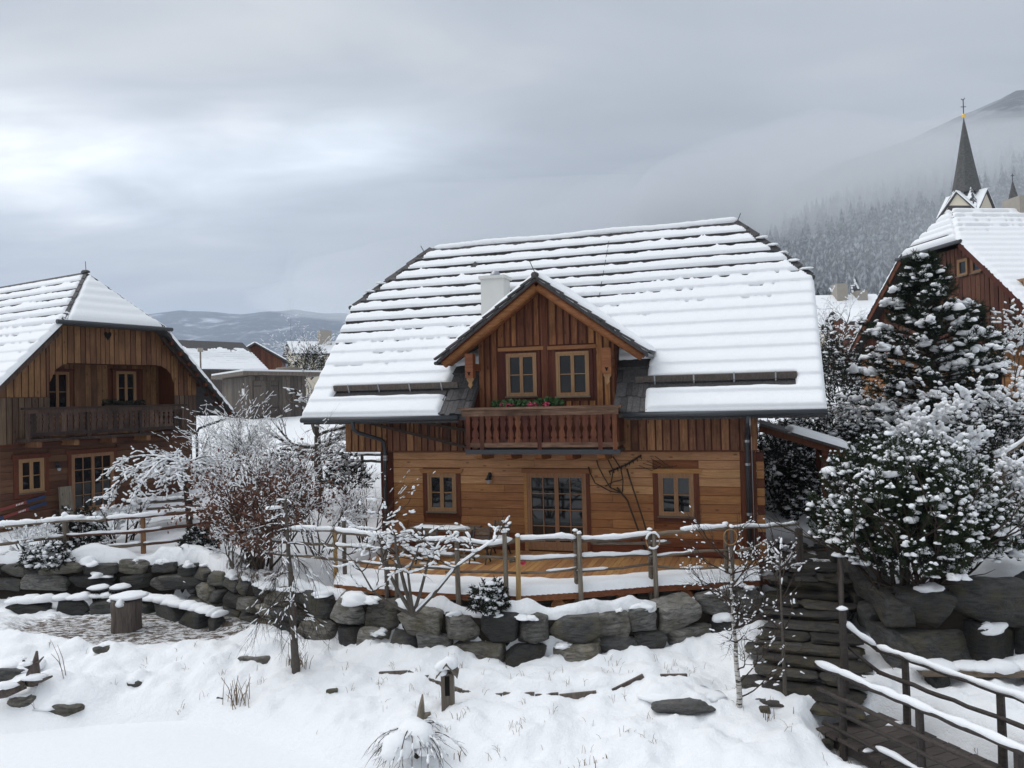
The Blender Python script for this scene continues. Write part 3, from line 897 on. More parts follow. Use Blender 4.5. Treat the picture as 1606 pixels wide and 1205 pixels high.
def board_run(T, x0, x1, zlo, zhi, y, width, holes, mat, seed=1, thick=0.03, name='wall_board', batten=True, gap=0.012):
    """vertical boarding; zlo and zhi may be functions of x"""
    r = random.Random(seed); x = x0
    fl = zlo if callable(zlo) else (lambda q: zlo); fh = zhi if callable(zhi) else (lambda q: zhi)
    while x < x1 - 0.02:
        w = min(width * r.uniform(0.8, 1.2), x1 - x)
        if x1 - x - w < 0.06:
            w = x1 - x
        p, q = x, x + w - gap; md = (p + q) / 2
        segs = [(max(fl(p), fl(q)) if fl(p) != fl(q) else fl(p), None)]
        lo0, lo1, hi0, hi1 = fl(p), fl(q), fh(p), fh(q)
        spans = [(lo0, lo1, hi0, hi1)]
        for hx0, hx1, hz0, hz1 in holes:
            if q > hx0 + 0.01 and p < hx1 - 0.01:
                ns_ = []
                for (a0, a1, b0, b1) in spans:
                    if min(a0, a1) < hz0 and max(b0, b1) > hz0 and hz0 - min(a0, a1) > 0.03:
                        ns_.append((a0, a1, min(b0, hz0), min(b1, hz0)))
                    if max(b0, b1) > hz1 and max(b0, b1) - hz1 > 0.03:
                        ns_.append((max(a0, hz1), max(a1, hz1), max(b0, hz1 + 0.01), max(b1, hz1 + 0.01)))
                    if min(a0, a1) >= hz1 or max(b0, b1) <= hz0:
                        ns_.append((a0, a1, b0, b1))
                spans = list(dict.fromkeys(ns_))
        dy = r.choice((0, 0, -0.014)) if batten else 0
        for (a0, a1, b0, b1) in spans:
            if min(b0 - a0, b1 - a1) < 0.02 and max(b0 - a0, b1 - a1) < 0.05:
                continue
            f = y - thick + dy + r.uniform(-.002, .002)
            b = B().prism([(p, f, a0), (q, f, a1), (q, f, b1), (p, f, b0)], (0, y - f, 0))
            ob(name, b, mat, T)
        x += w
def baluster_poly(w, h, style=0):
    """flat sawn baluster outline, centred in x, from 0 to h"""
    pr = [(0, .47), (.10, .46), (.16, .24), (.24, .42), (.36, .36), (.5, .17), (.64, .36), (.76, .42), (.84, .24), (.90, .46), (1, .47)] if style == 0 else \
         [(0, .48), (.12, .48), (.2, .28), (.3, .44), (.45, .36), (.55, .22), (.7, .44), (.82, .26), (.88, .48), (1, .48)]
    return [(w * q, h * t) for t, q in pr], [(-w * q, h * t) for t, q in pr[::-1]]
def balusters(T, x0, x1, z0, z1, y, n, mat, seed=0, style=0):
    r = random.Random(seed); w = (x1 - x0) / n
    for i in range(n):
        cx = x0 + (i + 0.5) * w
        L_, R_ = baluster_poly(w, z1 - z0, style)
        pts = [(cx + a, y, z0 + t) for a, t in L_] + [(cx + a, y, z0 + t) for a, t in R_]
        b = B()
        # strip of quads so that the waisted outline stays a clean solid
        m_ = len(L_); vs = []; fs = []
        for (a, t) in L_:
            vs += [(cx - a, y, z0 + t), (cx + a, y, z0 + t), (cx + a, y + 0.03, z0 + t), (cx - a, y + 0.03, z0 + t)]
        for k in range(m_ - 1):
            o = 4 * k
            fs += [(o, o + 1, o + 5, o + 4), (o + 2, o + 3, o + 7, o + 6), (o + 1, o + 2, o + 6, o + 5), (o + 3, o, o + 4, o + 7)]
        fs += [(3, 2, 1, 0), (4 * m_ - 4, 4 * m_ - 3, 4 * m_ - 2, 4 * m_ - 1)]
        b.add(vs, fs)
        ob('baluster', b, mat, T)

# ================================================================== THE MAIN CHALET
HZ = 1.82
RZ = math.atan2(EX.y, EX.x)
ch = thing('timber_chalet', 'orange-brown timber chalet with dormer balcony and big snowy half-hipped roof', 'house', org=(0, 0, HZ), loc=h2w(0, 0, HZ), rz=RZ)
TN = 5.4 / 4.9
def zr(y):
    return 5.45 + TN * (y + 0.9)
NRM = Vector((0, -TN, 1)).normalized()
# solid core behind the boarding
b = B(); b.box(-4.97, 5.07, 0.0, 8.0, 1.5, 4.46)
ob('ground_floor_wall', b, 'plank_red', ch)
b = B(); b.prism([(-6.02, -0.12, 4.47), (-6.02, 8.1, 4.47), (-6.02, 8.1, 6.0), (-6.02, 5.79, 8.62), (-6.02, 2.21, 8.62), (-6.02, -0.12, 6.0)], (11.18, 0, 0))
ob('upper_wall', b, 'trim_red', ch)
WIN1 = (-3.72, -2.60, 2.66, 3.96); WIN2 = (2.62, 3.76, 2.68, 4.0); DOOR = (-0.79, 1.0, 1.5, 3.98)
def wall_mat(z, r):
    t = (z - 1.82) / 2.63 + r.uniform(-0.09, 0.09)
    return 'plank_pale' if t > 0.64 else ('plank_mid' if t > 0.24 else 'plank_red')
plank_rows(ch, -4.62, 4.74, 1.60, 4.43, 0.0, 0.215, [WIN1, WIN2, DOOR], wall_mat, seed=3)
for (p, q) in ((-5.0, -4.62), (4.76, 5.12)):
    ob('corner_board', B().box(p, q, -0.075, 0.0, 1.6, 4.42), 'trim_red', ch)
for k in range(13):
    ob('corner_log_end', B().box(5.125, 5.30, -0.05 - 0.012 * (k % 2), 0.25, 1.62 + k * 0.215, 1.62 + k * 0.215 + 0.20), 'plank_mid' if k % 3 else 'trim_red', ch)
# windows of the ground floor with red side boards and pale heads
for (x0, x1, z0, z1), lb in ((WIN1, None), (WIN2, None)):
    ob('window_trim', B().box(x0, x0 + 0.13, -0.07, 0.0, z0, z1 - 0.12), 'trim_red', ch)
    ob('window_trim', B().box(x1 - 0.13, x1, -0.07, 0.0, z0, z1 - 0.12), 'trim_red', ch)
    ob('window_trim', B().box(x0 + 0.132, x1 - 0.132, -0.068, 0.0, z0, z0 + 0.12), 'trim_red', ch)
    ob('window_head', B().prism([(x0 - 0.10, -0.09, z1), (x0 - 0.04, -0.09, z1 - 0.115), (x1 + 0.04, -0.09, z1 - 0.115), (x1 + 0.10, -0.09, z1)], (0, 0.09, 0)), 'trim_pale', ch)
    window(ch, x0 + 0.135, x1 - 0.135, z0 + 0.123, z1 - 0.118, -0.02, 2, 2)
ob('door_trim', B().box(-0.79, -0.70, -0.075, 0.0, 1.6, 3.86), 'trim_pale', ch)
ob('door_trim', B().box(0.90, 1.0, -0.075, 0.0, 1.6, 3.86), 'trim_red', ch)
ob('door_head', B().box(-0.84, 1.05, -0.085, 0.0, 3.863, 3.98), 'trim_pale', ch)
window(ch, -0.698, 0.898, 1.84, 3.86, -0.02, 2, 4, 2, panel=0.10, sill=False, lab='glazed double door with sixteen panes')
# upper boarding and its lower edge
board_run(ch, -6.05, -1.98, 4.47, 5.62, -0.12, 0.20, [], 'board_up', 5, gap=0.045)
board_run(ch, 1.92, 5.20, 4.47, 5.62, -0.12, 0.20, [], 'board_up', 6, gap=0.04)
ob('edge_board', B().box(-6.07, 5.22, -0.16, -0.0, 4.435, 4.466), 'trim_red', ch)
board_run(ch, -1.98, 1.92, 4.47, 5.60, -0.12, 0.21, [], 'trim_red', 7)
# roof slab, notched in front of the dormer
rf = B()
def roof_prism(poly):
    rf.prism([(x, y, zr(y) - 0.03) for x, y in poly][::-1], (0, 0.05, -0.10))
roof_prism([(-6.95, -0.9), (-1.97, -0.9), (-1.97, 0.0), (-6.99, 0.0)])
roof_prism([(1.81, -0.9), (6.65, -0.9), (6.65, 0.0), (1.81, 0.0)])
roof_prism([(-6.99, 0.0), (6.65, 0.0), (6.65, 2.21), (4.77, 4.0), (-5.18, 4.0), (-7.05, 2.21)])
zb = lambda y: zr(8 - y)
rf.prism([(x, y, zb(y) - 0.03) for x, y in [(-6.95, 8.9), (-7.05, 5.79), (-5.18, 4.0), (4.77, 4.0), (6.65, 5.79), (6.65, 8.9)]][::-1], (0, -0.05, -0.10))
rf.prism([(-7.05, 2.21, zr(2.21) - 0.03), (-5.18, 4.0, zr(4.0) - 0.03), (-7.05, 5.79, zr(2.21) - 0.03)], (0.08, 0, -0.08))
rf.prism([(6.65, 5.79, zr(2.21) - 0.03), (4.77, 4.0, zr(4.0) - 0.03), (6.65, 2.21, zr(2.21) - 0.03)], (-0.08, 0, -0.08))
roof = ob('roof', rf, 'shingle', ch)
PIT = 0.326
def xl(y):
    return -6.95 - 0.1 * max(0, min(1, (y + 0.9) / 3.1)) if y < 2.21 else -7.05 + (y - 2.21) * 1.045
def xr(y):
    return 6.65 if y < 2.21 else 6.65 - (y - 2.21) * 1.05
for j in range(15):
    y0 = -0.9 + j * PIT; y1 = y0 + PIT
    runs = [(xl(y0), xr(y0))] if j >= 3 else [(xl(y0), -2.82), (2.62, xr(y0))]
    bb = B()
    for a, q in runs:
        for (p0, p1, s0, s1) in [(a, q, xl(y1) if a == xl(y0) else a, xr(y1) if q == xr(y0) else q)]:
            bb.add([(p0, y0, zr(y0) - 0.02), (p1, y0, zr(y0) - 0.02), (p1, y0 - 0.045, zr(y0) + 0.055), (p0, y0 - 0.045, zr(y0) + 0.055), (s0, y1, zr(y1)), (s1, y1, zr(y1))],
                   [(0, 1, 2, 3), (3, 2, 5, 4), (0, 4, 5, 1), (0, 3, 4), (1, 5, 2)])
        ob('shingle_course', bb, 'shingle', roof); bb = B()
# bare shingles beside the dormer
r = random.Random(12)
for (xa, xb_) in ((-2.82, -1.97), (1.81, 2.62)):
    for j in range(4):
        y0 = -0.9 + j * PIT; y1 = y0 + PIT * 1.25; x = xa + (0.07 if j % 2 else 0.0)
        while x < xb_ - 0.05:
            w = min(r.uniform(0.13, 0.21), xb_ - x); e0 = r.uniform(-0.03, 0.03); lift = r.uniform(0.02, 0.045)
            p, q = x, x + w - 0.008
            bb = B().add([(p, y0 + e0, zr(y0 + e0) + 0.0), (q, y0 + e0, zr(y0 + e0) + 0.0), (q, y0 + e0 - 0.025, zr(y0 + e0) + lift), (p, y0 + e0 - 0.025, zr(y0 + e0) + lift), (p, y1, zr(y1) + 0.004), (q, y1, zr(y1) + 0.004)],
                         [(0, 1, 2, 3), (3, 2, 5, 4), (0, 4, 5, 1), (0, 3, 4), (1, 5, 2)])
            ob('shingle', bb, 'shingle', roof)
            x += w
# snow on the front slope
KY = math.hypot(1, TN)
POLY = [(-6.97, -0.93), (6.67, -0.93), (6.67, 2.21), (4.80, 4.02), (-5.22, 4.02), (-7.07, 2.21)]
def main_snow(S, T):
    d = poly_edge(S, T * 1.0, POLY)
    h = rows_snow(S, T, -0.9, PIT, 0.155, 1.25 + 0.13 * (S + 6), 0.160, 5, 4.0)
    h = np.where(h > 0, h * rounded(d + 0.02, 0.12), h)
    wob = 0.10 * fbm(S * 1.7, T * 1.7, 88, 3)
    # bare strip either side of the dormer, and below the snow guards
    dor = np.minimum(np.minimum(S + 2.80 + wob, 2.60 + wob - S), 0.30 + wob - T)
    h = np.where(dor > 0, -0.04, h * np.where(dor > -0.2, rounded(-dor, 0.14), 1))
    for gx0, gx1 in ((-6.28, -2.60), (2.45, 6.08)):
        gd = np.minimum(np.minimum(S - gx0 - wob * 0.4, gx1 - S + wob * 0.4), np.minimum(T + 0.44 + wob * 0.5, -0.20 - T))
        h = np.where(gd > 0, -0.04, h * np.where(gd > -0.12, rounded(-gd + 0.012, 0.09), 1))
    # bare wood along the hip lines at the top
    for sgn, hx, hy, ry in ((-1, -7.05, 2.21, -5.18), (1, 6.65, 2.21, 4.77)):
        lx = ry - hx; l_ = math.hypot(lx, 1.79); dd = sgn * ((T - hy) * lx - (S - hx) * 1.79) / l_ * (-1 if sgn < 0 else 1)
        dd = np.abs((T - hy) * lx - (S - hx) * 1.79) / l_
        wdt = 0.16 + 0.22 * fbm(S * 2.2, T * 2.2, 95, 3) - (0.06 if sgn > 0 else 0)
        h = np.where((T > 2.15) & (dd < wdt), -0.04, h)
    return np.where(d < -0.03, -0.04, h)
snow_sheet('roof_snow', roof, lambda S, T: np.stack([S, T, 5.45 + TN * (T + 0.9) + 0.015], -1), NRM, -7.08, 6.70, -0.95, 4.02, 0.046, main_snow, stt=0.0163)
# ridge: dark boards with a long roll of snow
ob('ridge_board', B().prism([(-5.2, 3.86, zr(4) - 0.10), (-5.2, 4.0, zr(4) + 0.085), (-5.2, 4.14, zr(4) - 0.10)], (9.98, 0, 0)), 'shingle', roof)
pts = []; rr_ = []
r = random.Random(3)
for i in range(90):
    x = -4.95 + i * 9.72 / 89
    pts.append((x, 4.0 + r.uniform(-.01, .01), zr(4) + 0.115 + r.uniform(-.008, .008) + 0.02 * math.sin(x * 1.7))); rr_.append(0.085 + r.uniform(-.008, .012) - (0.05 if i in (0, 89) else 0))
ob('ridge_snow', B().tube(pts, rr_, 9), 'snow_roof', roof, True)
# boards along the hips, overlapping like scales
for (hx, rx) in ((-7.05, -5.18), (6.65, 4.77)):
    for k in range(7):
        t0, t1 = k / 7, (k + 1.25) / 7
        p = Vector((hx + (rx - hx) * t0, 2.21 + 1.79 * t0, zr(2.21 + 1.79 * t0) + 0.07)); q = Vector((hx + (rx - hx) * t1, 2.21 + 1.79 * t1, zr(2.21 + 1.79 * t1) + 0.035))
        ob('hip_board', B().bar(p, q, 0.15 + 0.05 * (k % 2), 0.03, up=NRM), 'shingle', roof)
        if hx > 0 and k < 5 or (hx < 0 and k in (1, 2)):
            pm = p.lerp(q, 0.45)
            snow_lumps('hip_snow', [(pm.x, pm.y, pm.z + 0.04, 0.22, 0.13, 0.055, 0.75 if hx < 0 else -0.75 + math.pi)], roof, k)
for hx in (-7.07, 6.67):                                             # short gutters of the little hip ends
    ob('hip_gutter', B().tube([(hx, 2.05, 8.86), (hx, 5.95, 8.86)], 0.07, 8), 'gutter', ch)
    # the wedge of roof under the hip edge
    ob('hip_eave', B().box(min(hx, hx * 0.94), max(hx, hx * 0.94), 2.15, 5.85, 8.66, 8.78), 'shingle', ch)
# snow on the little hips
for (hx, rx, sg) in ((-7.05, -5.18, -1), (6.65, 4.77, 1)):
    n_ = Vector((sg * 1.98, 0, 1.87)).normalized()
    snow_sheet('hip_snow', roof, lambda S, T, hx=hx, rx=rx: np.stack([hx + (rx - hx) * T, S, 8.88 + 1.97 * T], -1), n_, 2.21, 5.79, 0, 1, 0.05,
               lambda S, T: np.where(np.abs(S - 4) < 1.79 * (1 - T), 0.11 * rounded(1.79 * (1 - T) - np.abs(S - 4), 0.15) * rounded(T + 0.02, 0.08), -0.04))
# plain snow on the back slope
snow_sheet('roof_snow', roof, lambda S, T: np.stack([S, 8 - T, 5.45 + TN * (T + 0.9)], -1), (0, -NRM.y, NRM.z), -7.0, 6.6, -0.9, 3.9, 0.12,
           lambda S, T: np.where(poly_edge(S, T, POLY) > 0, 0.14, -0.04))
# snow guards: a beam on iron hooks
for gx0, gx1 in ((-6.30, -2.50), (2.30, 6.10)):
    yg = -0.235
    c0 = Vector((gx0, yg, zr(yg))) + NRM * 0.12; c1 = Vector((gx1, yg, zr(yg))) + NRM * 0.12
    g_ = ob('snow_guard', B().bar(c0, c1, 0.15, 0.07, up=(0, 1, 0.3)), 'hut_board', roof)
    for k in range(4):
        xx = gx0 + (gx1 - gx0) * (k + 0.5) / 4
        p = Vector((xx, yg, zr(yg))) + NRM * 0.20; q = Vector((xx, yg - 0.06, zr(yg - 0.06))) - NRM * 0.0; e2 = Vector((xx, yg + 0.02, zr(yg + 0.02))) + NRM * 0.22
        ob('hook', B().bar(q, p, 0.035, 0.02).bar(p, e2, 0.035, 0.02), 'steel', g_)
# fascia and gutters
for gx0, gx1 in ((-6.97, -2.25), (2.08, 6.70)):
    ob('fascia', B().box(gx0 + 0.02, gx1 - 0.04, -0.90, -0.86, 5.26, 5.40), 'shingle', ch)
    ob('gutter', B().tube([(gx0, -0.975, 5.385), ((gx0 + gx1) / 2, -0.975, 5.375), (gx1, -0.975, 5.385)], 0.075, 10), 'gutter', ch, True)
    k = gx0 + 0.4
    while k < gx1:
        ob('rafter_end', B().bar((k, -0.86, 5.30), (k, 0.0, 5.30 + 0.86 * TN * 0.55), 0.09, 0.12), 'trim_red', ch); k += 0.75
    ob('soffit', B().prism([(gx0 + 0.1, -0.87, 5.385), (gx1 - 0.1, -0.87, 5.385), (gx1 - 0.1, -0.12, 6.10), (gx0 + 0.1, -0.12, 6.10)], (0, 0, 0.02)), 'trim_red', ch)
ob('downpipe', B().tube([(-5.35, -0.97, 5.36), (-5.36, -0.95, 5.12), (-5.28, -0.85, 5.02), (-4.90, -0.28, 4.80), (-4.82, -0.20, 4.72), (-4.80, -0.19, 4.5), (-4.79, -0.19, 1.85)], 0.055, 8), 'gutter', ch, True)
ob('downpipe', B().tube([(4.98, -0.97, 5.36), (4.97, -0.94, 5.14), (4.94, -0.55, 4.98), (4.93, -0.24, 4.85), (4.93, -0.20, 4.7), (4.93, -0.20, 1.85)], 0.058, 8), 'gutter', ch, True)
for (x, z) in ((-4.79, 4.28), (-4.79, 4.20), (4.93, 4.66), (4.93, 4.1), (4.93, 2.9)):
    ob('pipe_collar', B().tube([(x, -0.19 - (0.01 if x > 0 else 0), z), (x, -0.19 - (0.01 if x > 0 else 0), z + 0.06)], 0.068, 8), 'steel', ch)

# ---- dormer
XC, DZ, DE = -0.09, 8.92, 6.89
DS = (DZ - DE) / 2.78
def dz(x):
    return DZ - DS * abs(x - XC)
DW = [(-1.17, -0.33, 5.90, 7.05), (0.20, 1.08, 5.87, 7.04)]
dm = ob('dormer_wall', B().prism([(-1.95, -0.11, 5.6), (1.79, -0.11, 5.6), (1.79, -0.11, dz(1.79) - 0.1), (XC, -0.11, DZ - 0.1), (-1.95, -0.11, dz(-1.95) - 0.1)], (0, 1.2, 0)), 'trim_red', ch)
holes = [(a - 0.10, q + 0.10, c - 0.12, d + 0.20) for a, q, c, d in DW]
board_run(dm, -1.95, 1.79, 5.62, lambda x: dz(x) - 0.13, -0.11, 0.20, holes, 'board_dormer', 9, gap=0.06)
for (x0, x1, z0, z1) in DW:
    ob('window_trim', B().box(x0 - 0.10, x0 - 0.002, -0.15, -0.11, z0 - 0.12, z1 + 0.06), 'trim_red', dm)
    ob('window_trim', B().box(x1 + 0.002, x1 + 0.10, -0.15, -0.11, z0 - 0.12, z1 + 0.06), 'trim_red', dm)
    ob('window_trim', B().box(x0 - 0.0, x1 + 0.0, -0.148, -0.11, z0 - 0.12, z0 - 0.03), 'trim_red', dm)
    ob('window_head', B().box(x0 - 0.22, x1 + 0.20, -0.175, -0.11, z1 + 0.065, z1 + 0.16), 'trim_pale', dm)
    window(ch, x0, x1, z0, z1, -0.13, 2, 2, fw=0.06, sw=0.042)
ob('corner_post', B().box(XC - 0.07, XC + 0.05, -0.17, -0.11, 5.62, DZ - 0.35), 'trim_red', dm)
# dormer roof
drf = B()
for sg, xe in ((-1, -2.87), (1, 2.69)):
    ye = (DE - 5.45) / TN - 0.9; yr = (DZ - 5.45) / TN - 0.9
    q = [(XC, -0.9, DZ), (xe, -0.9, DE), (xe, ye + 0.1, DE), (XC, yr + 0.1, DZ)]
    drf.prism(q if sg > 0 else q[::-1], (0, 0, -0.085))
dr = ob('dormer_roof', drf, 'shingle', ch)
for sg, xe in ((-1, -2.87), (1, 2.69)):
    n_ = Vector((sg * DS, 0, 1)).normalized()
    # shingle edges showing at the verge, overlapping like scales
    for k in range(8):
        t0, t1 = 1 - k / 8, 1 - (k + 1.15) / 8
        p = Vector((XC + (xe - XC) * t0, -0.93, DZ + (DE - DZ) * t0)) + n_ * 0.055; q = Vector((XC + (xe - XC) * t1, -0.93, DZ + (DE - DZ) * t1)) + n_ * 0.015
        if q.z > DZ + 0.02:
            q = Vector((XC, -0.93, DZ)) + n_ * 0.015
        ob('verge_shingle', B().bar(p, q, 0.12, 0.05, up=n_), 'shingle', dr)
    def hs(S, T, sg=sg):
        d = np.minimum(np.minimum(S + 0.90, T), 1.0 - T + 0.02)
        h = 0.17 * (1 + 0.3 * fbm(S * 1.2, T * 3.5, 66 + sg, 3)) * rounded(np.minimum(S + 0.90 + 0.04 * fbm(T * 9, S, 3, 2), np.minimum((1.0 - T) * 2.8 + 0.03, T * 2.8 + 0.25)), 0.16)
        return np.where(d < 0, -0.04, h)
    snow_sheet('dormer_snow', dr, lambda S, T, xe=xe: np.stack([XC + (xe - XC) * T, S, DZ + (DE - DZ) * T], -1), n_, -0.9, 2.4, 0, 1, 0.04, hs)
ob('ridge_knob', B().ball((XC, -0.94, DZ + 0.05), 0.10, 1.1, 0.6, 0.9, 8, 5, 0.1), 'shingle', dr)
for sg, xe in ((-1, -2.72), (1, 2.54)):
    for yy, rad, dn in ((-0.74, 0.115, 0.22), (-0.27, 0.085, 0.17)):
        ob('log_rafter', B().tube([(XC + sg * 0.02, yy, DZ - dn), (XC + (xe - XC) * 0.55, yy, DZ - dn - DS * abs(xe - XC) * 0.55), (xe, yy, DZ - dn - DS * abs(xe - XC) + 0.02)], [rad, rad * 1.02, rad * 0.95], 10), 'log_orange', dr, True)
    ob('soffit', B().prism([(XC, -0.88, DZ - 0.09), (xe - sg * 0.0, -0.88, dz(xe) - 0.09), (xe, -0.12, dz(xe) - 0.09), (XC, -0.12, DZ - 0.09)], (0, 0, -0.02)), 'trim_red', dr)
    ob('gutter', B().tube([(xe + sg * 0.14, -0.98, DE - 0.06), (xe + sg * 0.14, 0.3, DE - 0.05)], 0.05, 7), 'gutter', dr)
for sx in (-1.99, 1.66):
    br = ob('bracket', B().box(sx - 0.11, sx + 0.11, -0.80, -0.58, 6.42, 7.06).box(sx - 0.09, sx + 0.09, -0.58, -0.11, 6.62, 6.80), 'log_orange', dr)
    hp = [(0, -0.20), (0.06, -0.13), (0.04, -0.08), (0.10, -0.02), (0.08, 0.05), (0.0, 0.02), (-0.08, 0.05), (-0.10, -0.02), (-0.04, -0.08), (-0.06, -0.13)]
    ob('ornament', B().prism([(sx + a, -0.73, 6.40 + t * 1.3) for a, t in hp], (0, 0.05, 0)), 'fresh_post', br)
    ob('ornament', B().prism([(sx + a * 0.45, -0.805, 6.56 + t * 0.4) for a, t in hp], (0, 0.004, 0)), 'dark', br)

# ---- balcony
bal = ob('balcony_floor', B().box(-1.96, 1.95, -1.06, -0.12, 4.47, 4.54).box(-2.02, 2.0, -1.10, -1.06, 4.44, 4.56), 'gutter', ch)
for x in (-1.72, -0.92, -0.12, 0.68, 1.50):
    ob('joist', B().prism([(x - 0.10, -1.02, 4.468), (x - 0.10, -0.95, 4.33), (x - 0.10, -0.7, 4.28), (x - 0.10, 0, 4.26), (x - 0.10, 0, 4.468)], (0.2, 0, 0)), 'log_orange', bal)
ob('hand_rail', B().box(-2.18, 2.06, -1.20, -0.96, 5.58, 5.64), 'balcony_rail', bal)
ob('fascia_board', B().box(-2.08, 1.98, -1.13, -1.10, 5.42, 5.578), 'balcony_rail', bal)
ob('bottom_rail', B().box(-1.98, 1.96, -1.12, -1.02, 4.62, 4.74), 'balcony_rail', bal)
for x in (-1.93, -1.55, -0.02, 1.52, 1.88):
    ob('balcony_post', B().box(x - 0.055, x + 0.055, -1.125, -1.015, 4.56, 5.56), 'balcony_wood', bal)
balusters(bal, -1.86, -1.62, 4.74, 5.44, -1.09, 1, 'balcony_wood', 1)
balusters(bal, -1.48, -0.09, 4.74, 5.44, -1.09, 7, 'balcony_wood', 2)
balusters(bal, 0.05, 1.45, 4.74, 5.44, -1.09, 7, 'balcony_wood', 3)
balusters(bal, 1.59, 1.82, 4.74, 5.44, -1.09, 1, 'balcony_wood', 4)
for sx in (-1.94, 1.93):
    ob('side_rail', B().box(sx - 0.03, sx + 0.03, -1.0, -0.13, 5.50, 5.58).box(sx - 0.03, sx + 0.03, -1.0, -0.13, 4.64, 4.72), 'balcony_rail', bal)
    for k in range(5):
        ob('baluster', B().box(sx - 0.015, sx + 0.015, -0.95 + k * 0.17, -0.83 + k * 0.17, 4.72, 5.50), 'balcony_wood', bal)

# ---- chimney, roof hatch, lightning rods
cm = ob('chimney', B().box(-2.44, -1.74, 1.50, 2.12, 7.6, 9.36), 'plaster', ch)
ob('chimney_cap', B().box(-2.49, -1.69, 1.45, 2.17, 9.362, 9.45), 'plaster', cm)
ob('cowl', B().tube([(-2.08, 1.8, 9.45), (-2.08, 1.8, 9.52), (-2.08, 1.8, 9.60), (-2.08, 1.8, 9.62)], [0.16, 0.15, 0.11, 0.10], 12), 'steel', cm, True)
ob('chimney_snow', lumps([(-2.3, 1.8, 9.47, 0.16, 0.3, 0.05), (-1.85, 1.85, 9.47, 0.12, 0.25, 0.04)], 3), 'snow', cm, True)
yv = 3.38
ob('roof_hatch', B().add([(-3.50, yv - 0.28, zr(yv - 0.28) + 0.02), (-3.02, yv - 0.28, zr(yv - 0.28) + 0.02), (-3.26, yv - 0.30, zr(yv - 0.28) + 0.27), (-3.26, yv + 0.16, zr(yv + 0.16) + 0.05), (-3.60, yv + 0.15, zr(yv + 0.15)), (-2.92, yv + 0.15, zr(yv + 0.15))],
   [(0, 1, 2), (0, 2, 3, 4), (1, 5, 3, 2)]), 'shingle', roof)
for (p, q) in (((-5.35, 4.0, 10.85), (-5.46, 4.0, 11.05)), ((4.78, 4.0, 10.95), (4.87, 4.0, 11.16)), ((-0.12, -0.6, 8.95), (-0.36, -0.5, 9.45))):
    ob('lightning_rod', B().tube([p, q], 0.012, 4), 'iron', ch)
ob('lightning_wire', B().tube([(1.0, y, zr(y) + (0.20 if y < 3.6 else 0.1)) for y in np.linspace(1.7, 3.95, 12)], 0.008, 4), 'twig', roof)
ob('lightning_wire', B().tube([(5.02, -0.97, 5.45), (5.02, -1.0, 5.1), (5.03, -0.25, 4.8), (5.03, -0.1, 2.0)], 0.01, 4), 'steel', ch)

# ---- wall lamp, hay tools, ladder on the front wall: things of their own
def wall_lamp(p, n2, label):
    T = thing('wall_lamp', label, 'lamp', org=p)
    x, y, z = p
    ob('arm', B().tube([(x, y, z + 0.05), (x - n2[0] * -0.10, y + n2[1] * 0.10, z + 0.10), (x + n2[0] * 0.13, y + n2[1] * 0.13, z + 0.02)], 0.018, 6).ball((x, y, z + 0.03), 0.06, 1, 1, 1.5), 'iron', T)
    cx, cy = x + n2[0] * 0.13, y + n2[1] * 0.13
    ob('shade', B().tube([(cx, cy, z + 0.05), (cx, cy, z - 0.02), (cx, cy, z - 0.07)], [0.03, 0.05, 0.10], 10), 'iron', T)
    ob('lamp_glass', B().tube([(cx, cy, z - 0.07), (cx, cy, z - 0.12), (cx, cy, z - 0.17)], [0.055, 0.06, 0.035], 8), 'curtain', T)
    return T
FN = (-EY.x, -EY.y)
wall_lamp(h2w(-1.74, -0.05, 3.76), FN, 'black iron wall lamp between window and glazed door of the main chalet')
def wire(name, label, cat, paths, mat, org):
    b = B()
    for pts, rad, n in paths:
        b.tube(pts, rad, n)
    return solo(name, b, mat, label, cat, org, True)
W_ = lambda x, y, z=0.0: h2w(x, y, z)
fk = [([W_(2.45, -0.35, 1.95), W_(2.2, -0.22, 2.6), W_(1.98, -0.16, 3.2), W_(1.72, -0.13, 3.52)], 0.022, 6)]
for (ex_, ez) in ((1.00, 4.05), (1.22, 4.22), (1.48, 4.38)):
    fk.append(([W_(1.85, -0.14, 3.38), W_(1.55, -0.15, 3.42 if ez < 4.1 else 3.52), W_(ex_ + 0.16, -0.16, ez - 0.42), W_(ex_ + 0.03, -0.17, ez - 0.14), W_(ex_, -0.17, ez)], 0.017, 5))
fk.append(([W_(1.86, -0.14, 3.40), W_(1.88, -0.15, 3.7), W_(1.84, -0.16, 4.0), W_(1.64, -0.17, 4.32)], 0.016, 5))
fk.append(([W_(1.42, -0.14, 3.55), W_(1.62, -0.14, 3.66), W_(1.86, -0.14, 3.72)], 0.015, 5))
wire('hay_fork', 'dark wooden hay fork with curved tines leaning on the chalet wall', 'hay fork', fk, 'bark', W_(2.45, -0.35, 1.86))
rk = [([W_(2.62, -0.40, 1.95), W_(2.36, -0.24, 2.8), W_(2.1, -0.15, 3.6), W_(1.98, -0.12, 4.0)], 0.02, 6), ([W_(1.52, -0.12, 3.92), W_(1.98, -0.12, 4.10), W_(2.36, -0.12, 4.34)], 0.028, 6)]
for k in range(9):
    t = k / 8; rk.append(([W_(1.54 + 0.8 * t, -0.13, 3.93 + 0.40 * t), W_(1.58 + 0.8 * t, -0.26, 3.85 + 0.40 * t)], 0.012, 4))
for k in range(6):
    a = rnd.uniform(-0.05, 0.05); rk.append(([W_(2.2 + 0.1 * k, -0.14, 4.02 + 0.06 * k), W_(2.5 + 0.12 * k, -0.15, 4.0 + a), W_(2.75 + 0.1 * k, -0.15, 4.02 - a + 0.02 * k)], 0.007, 4))
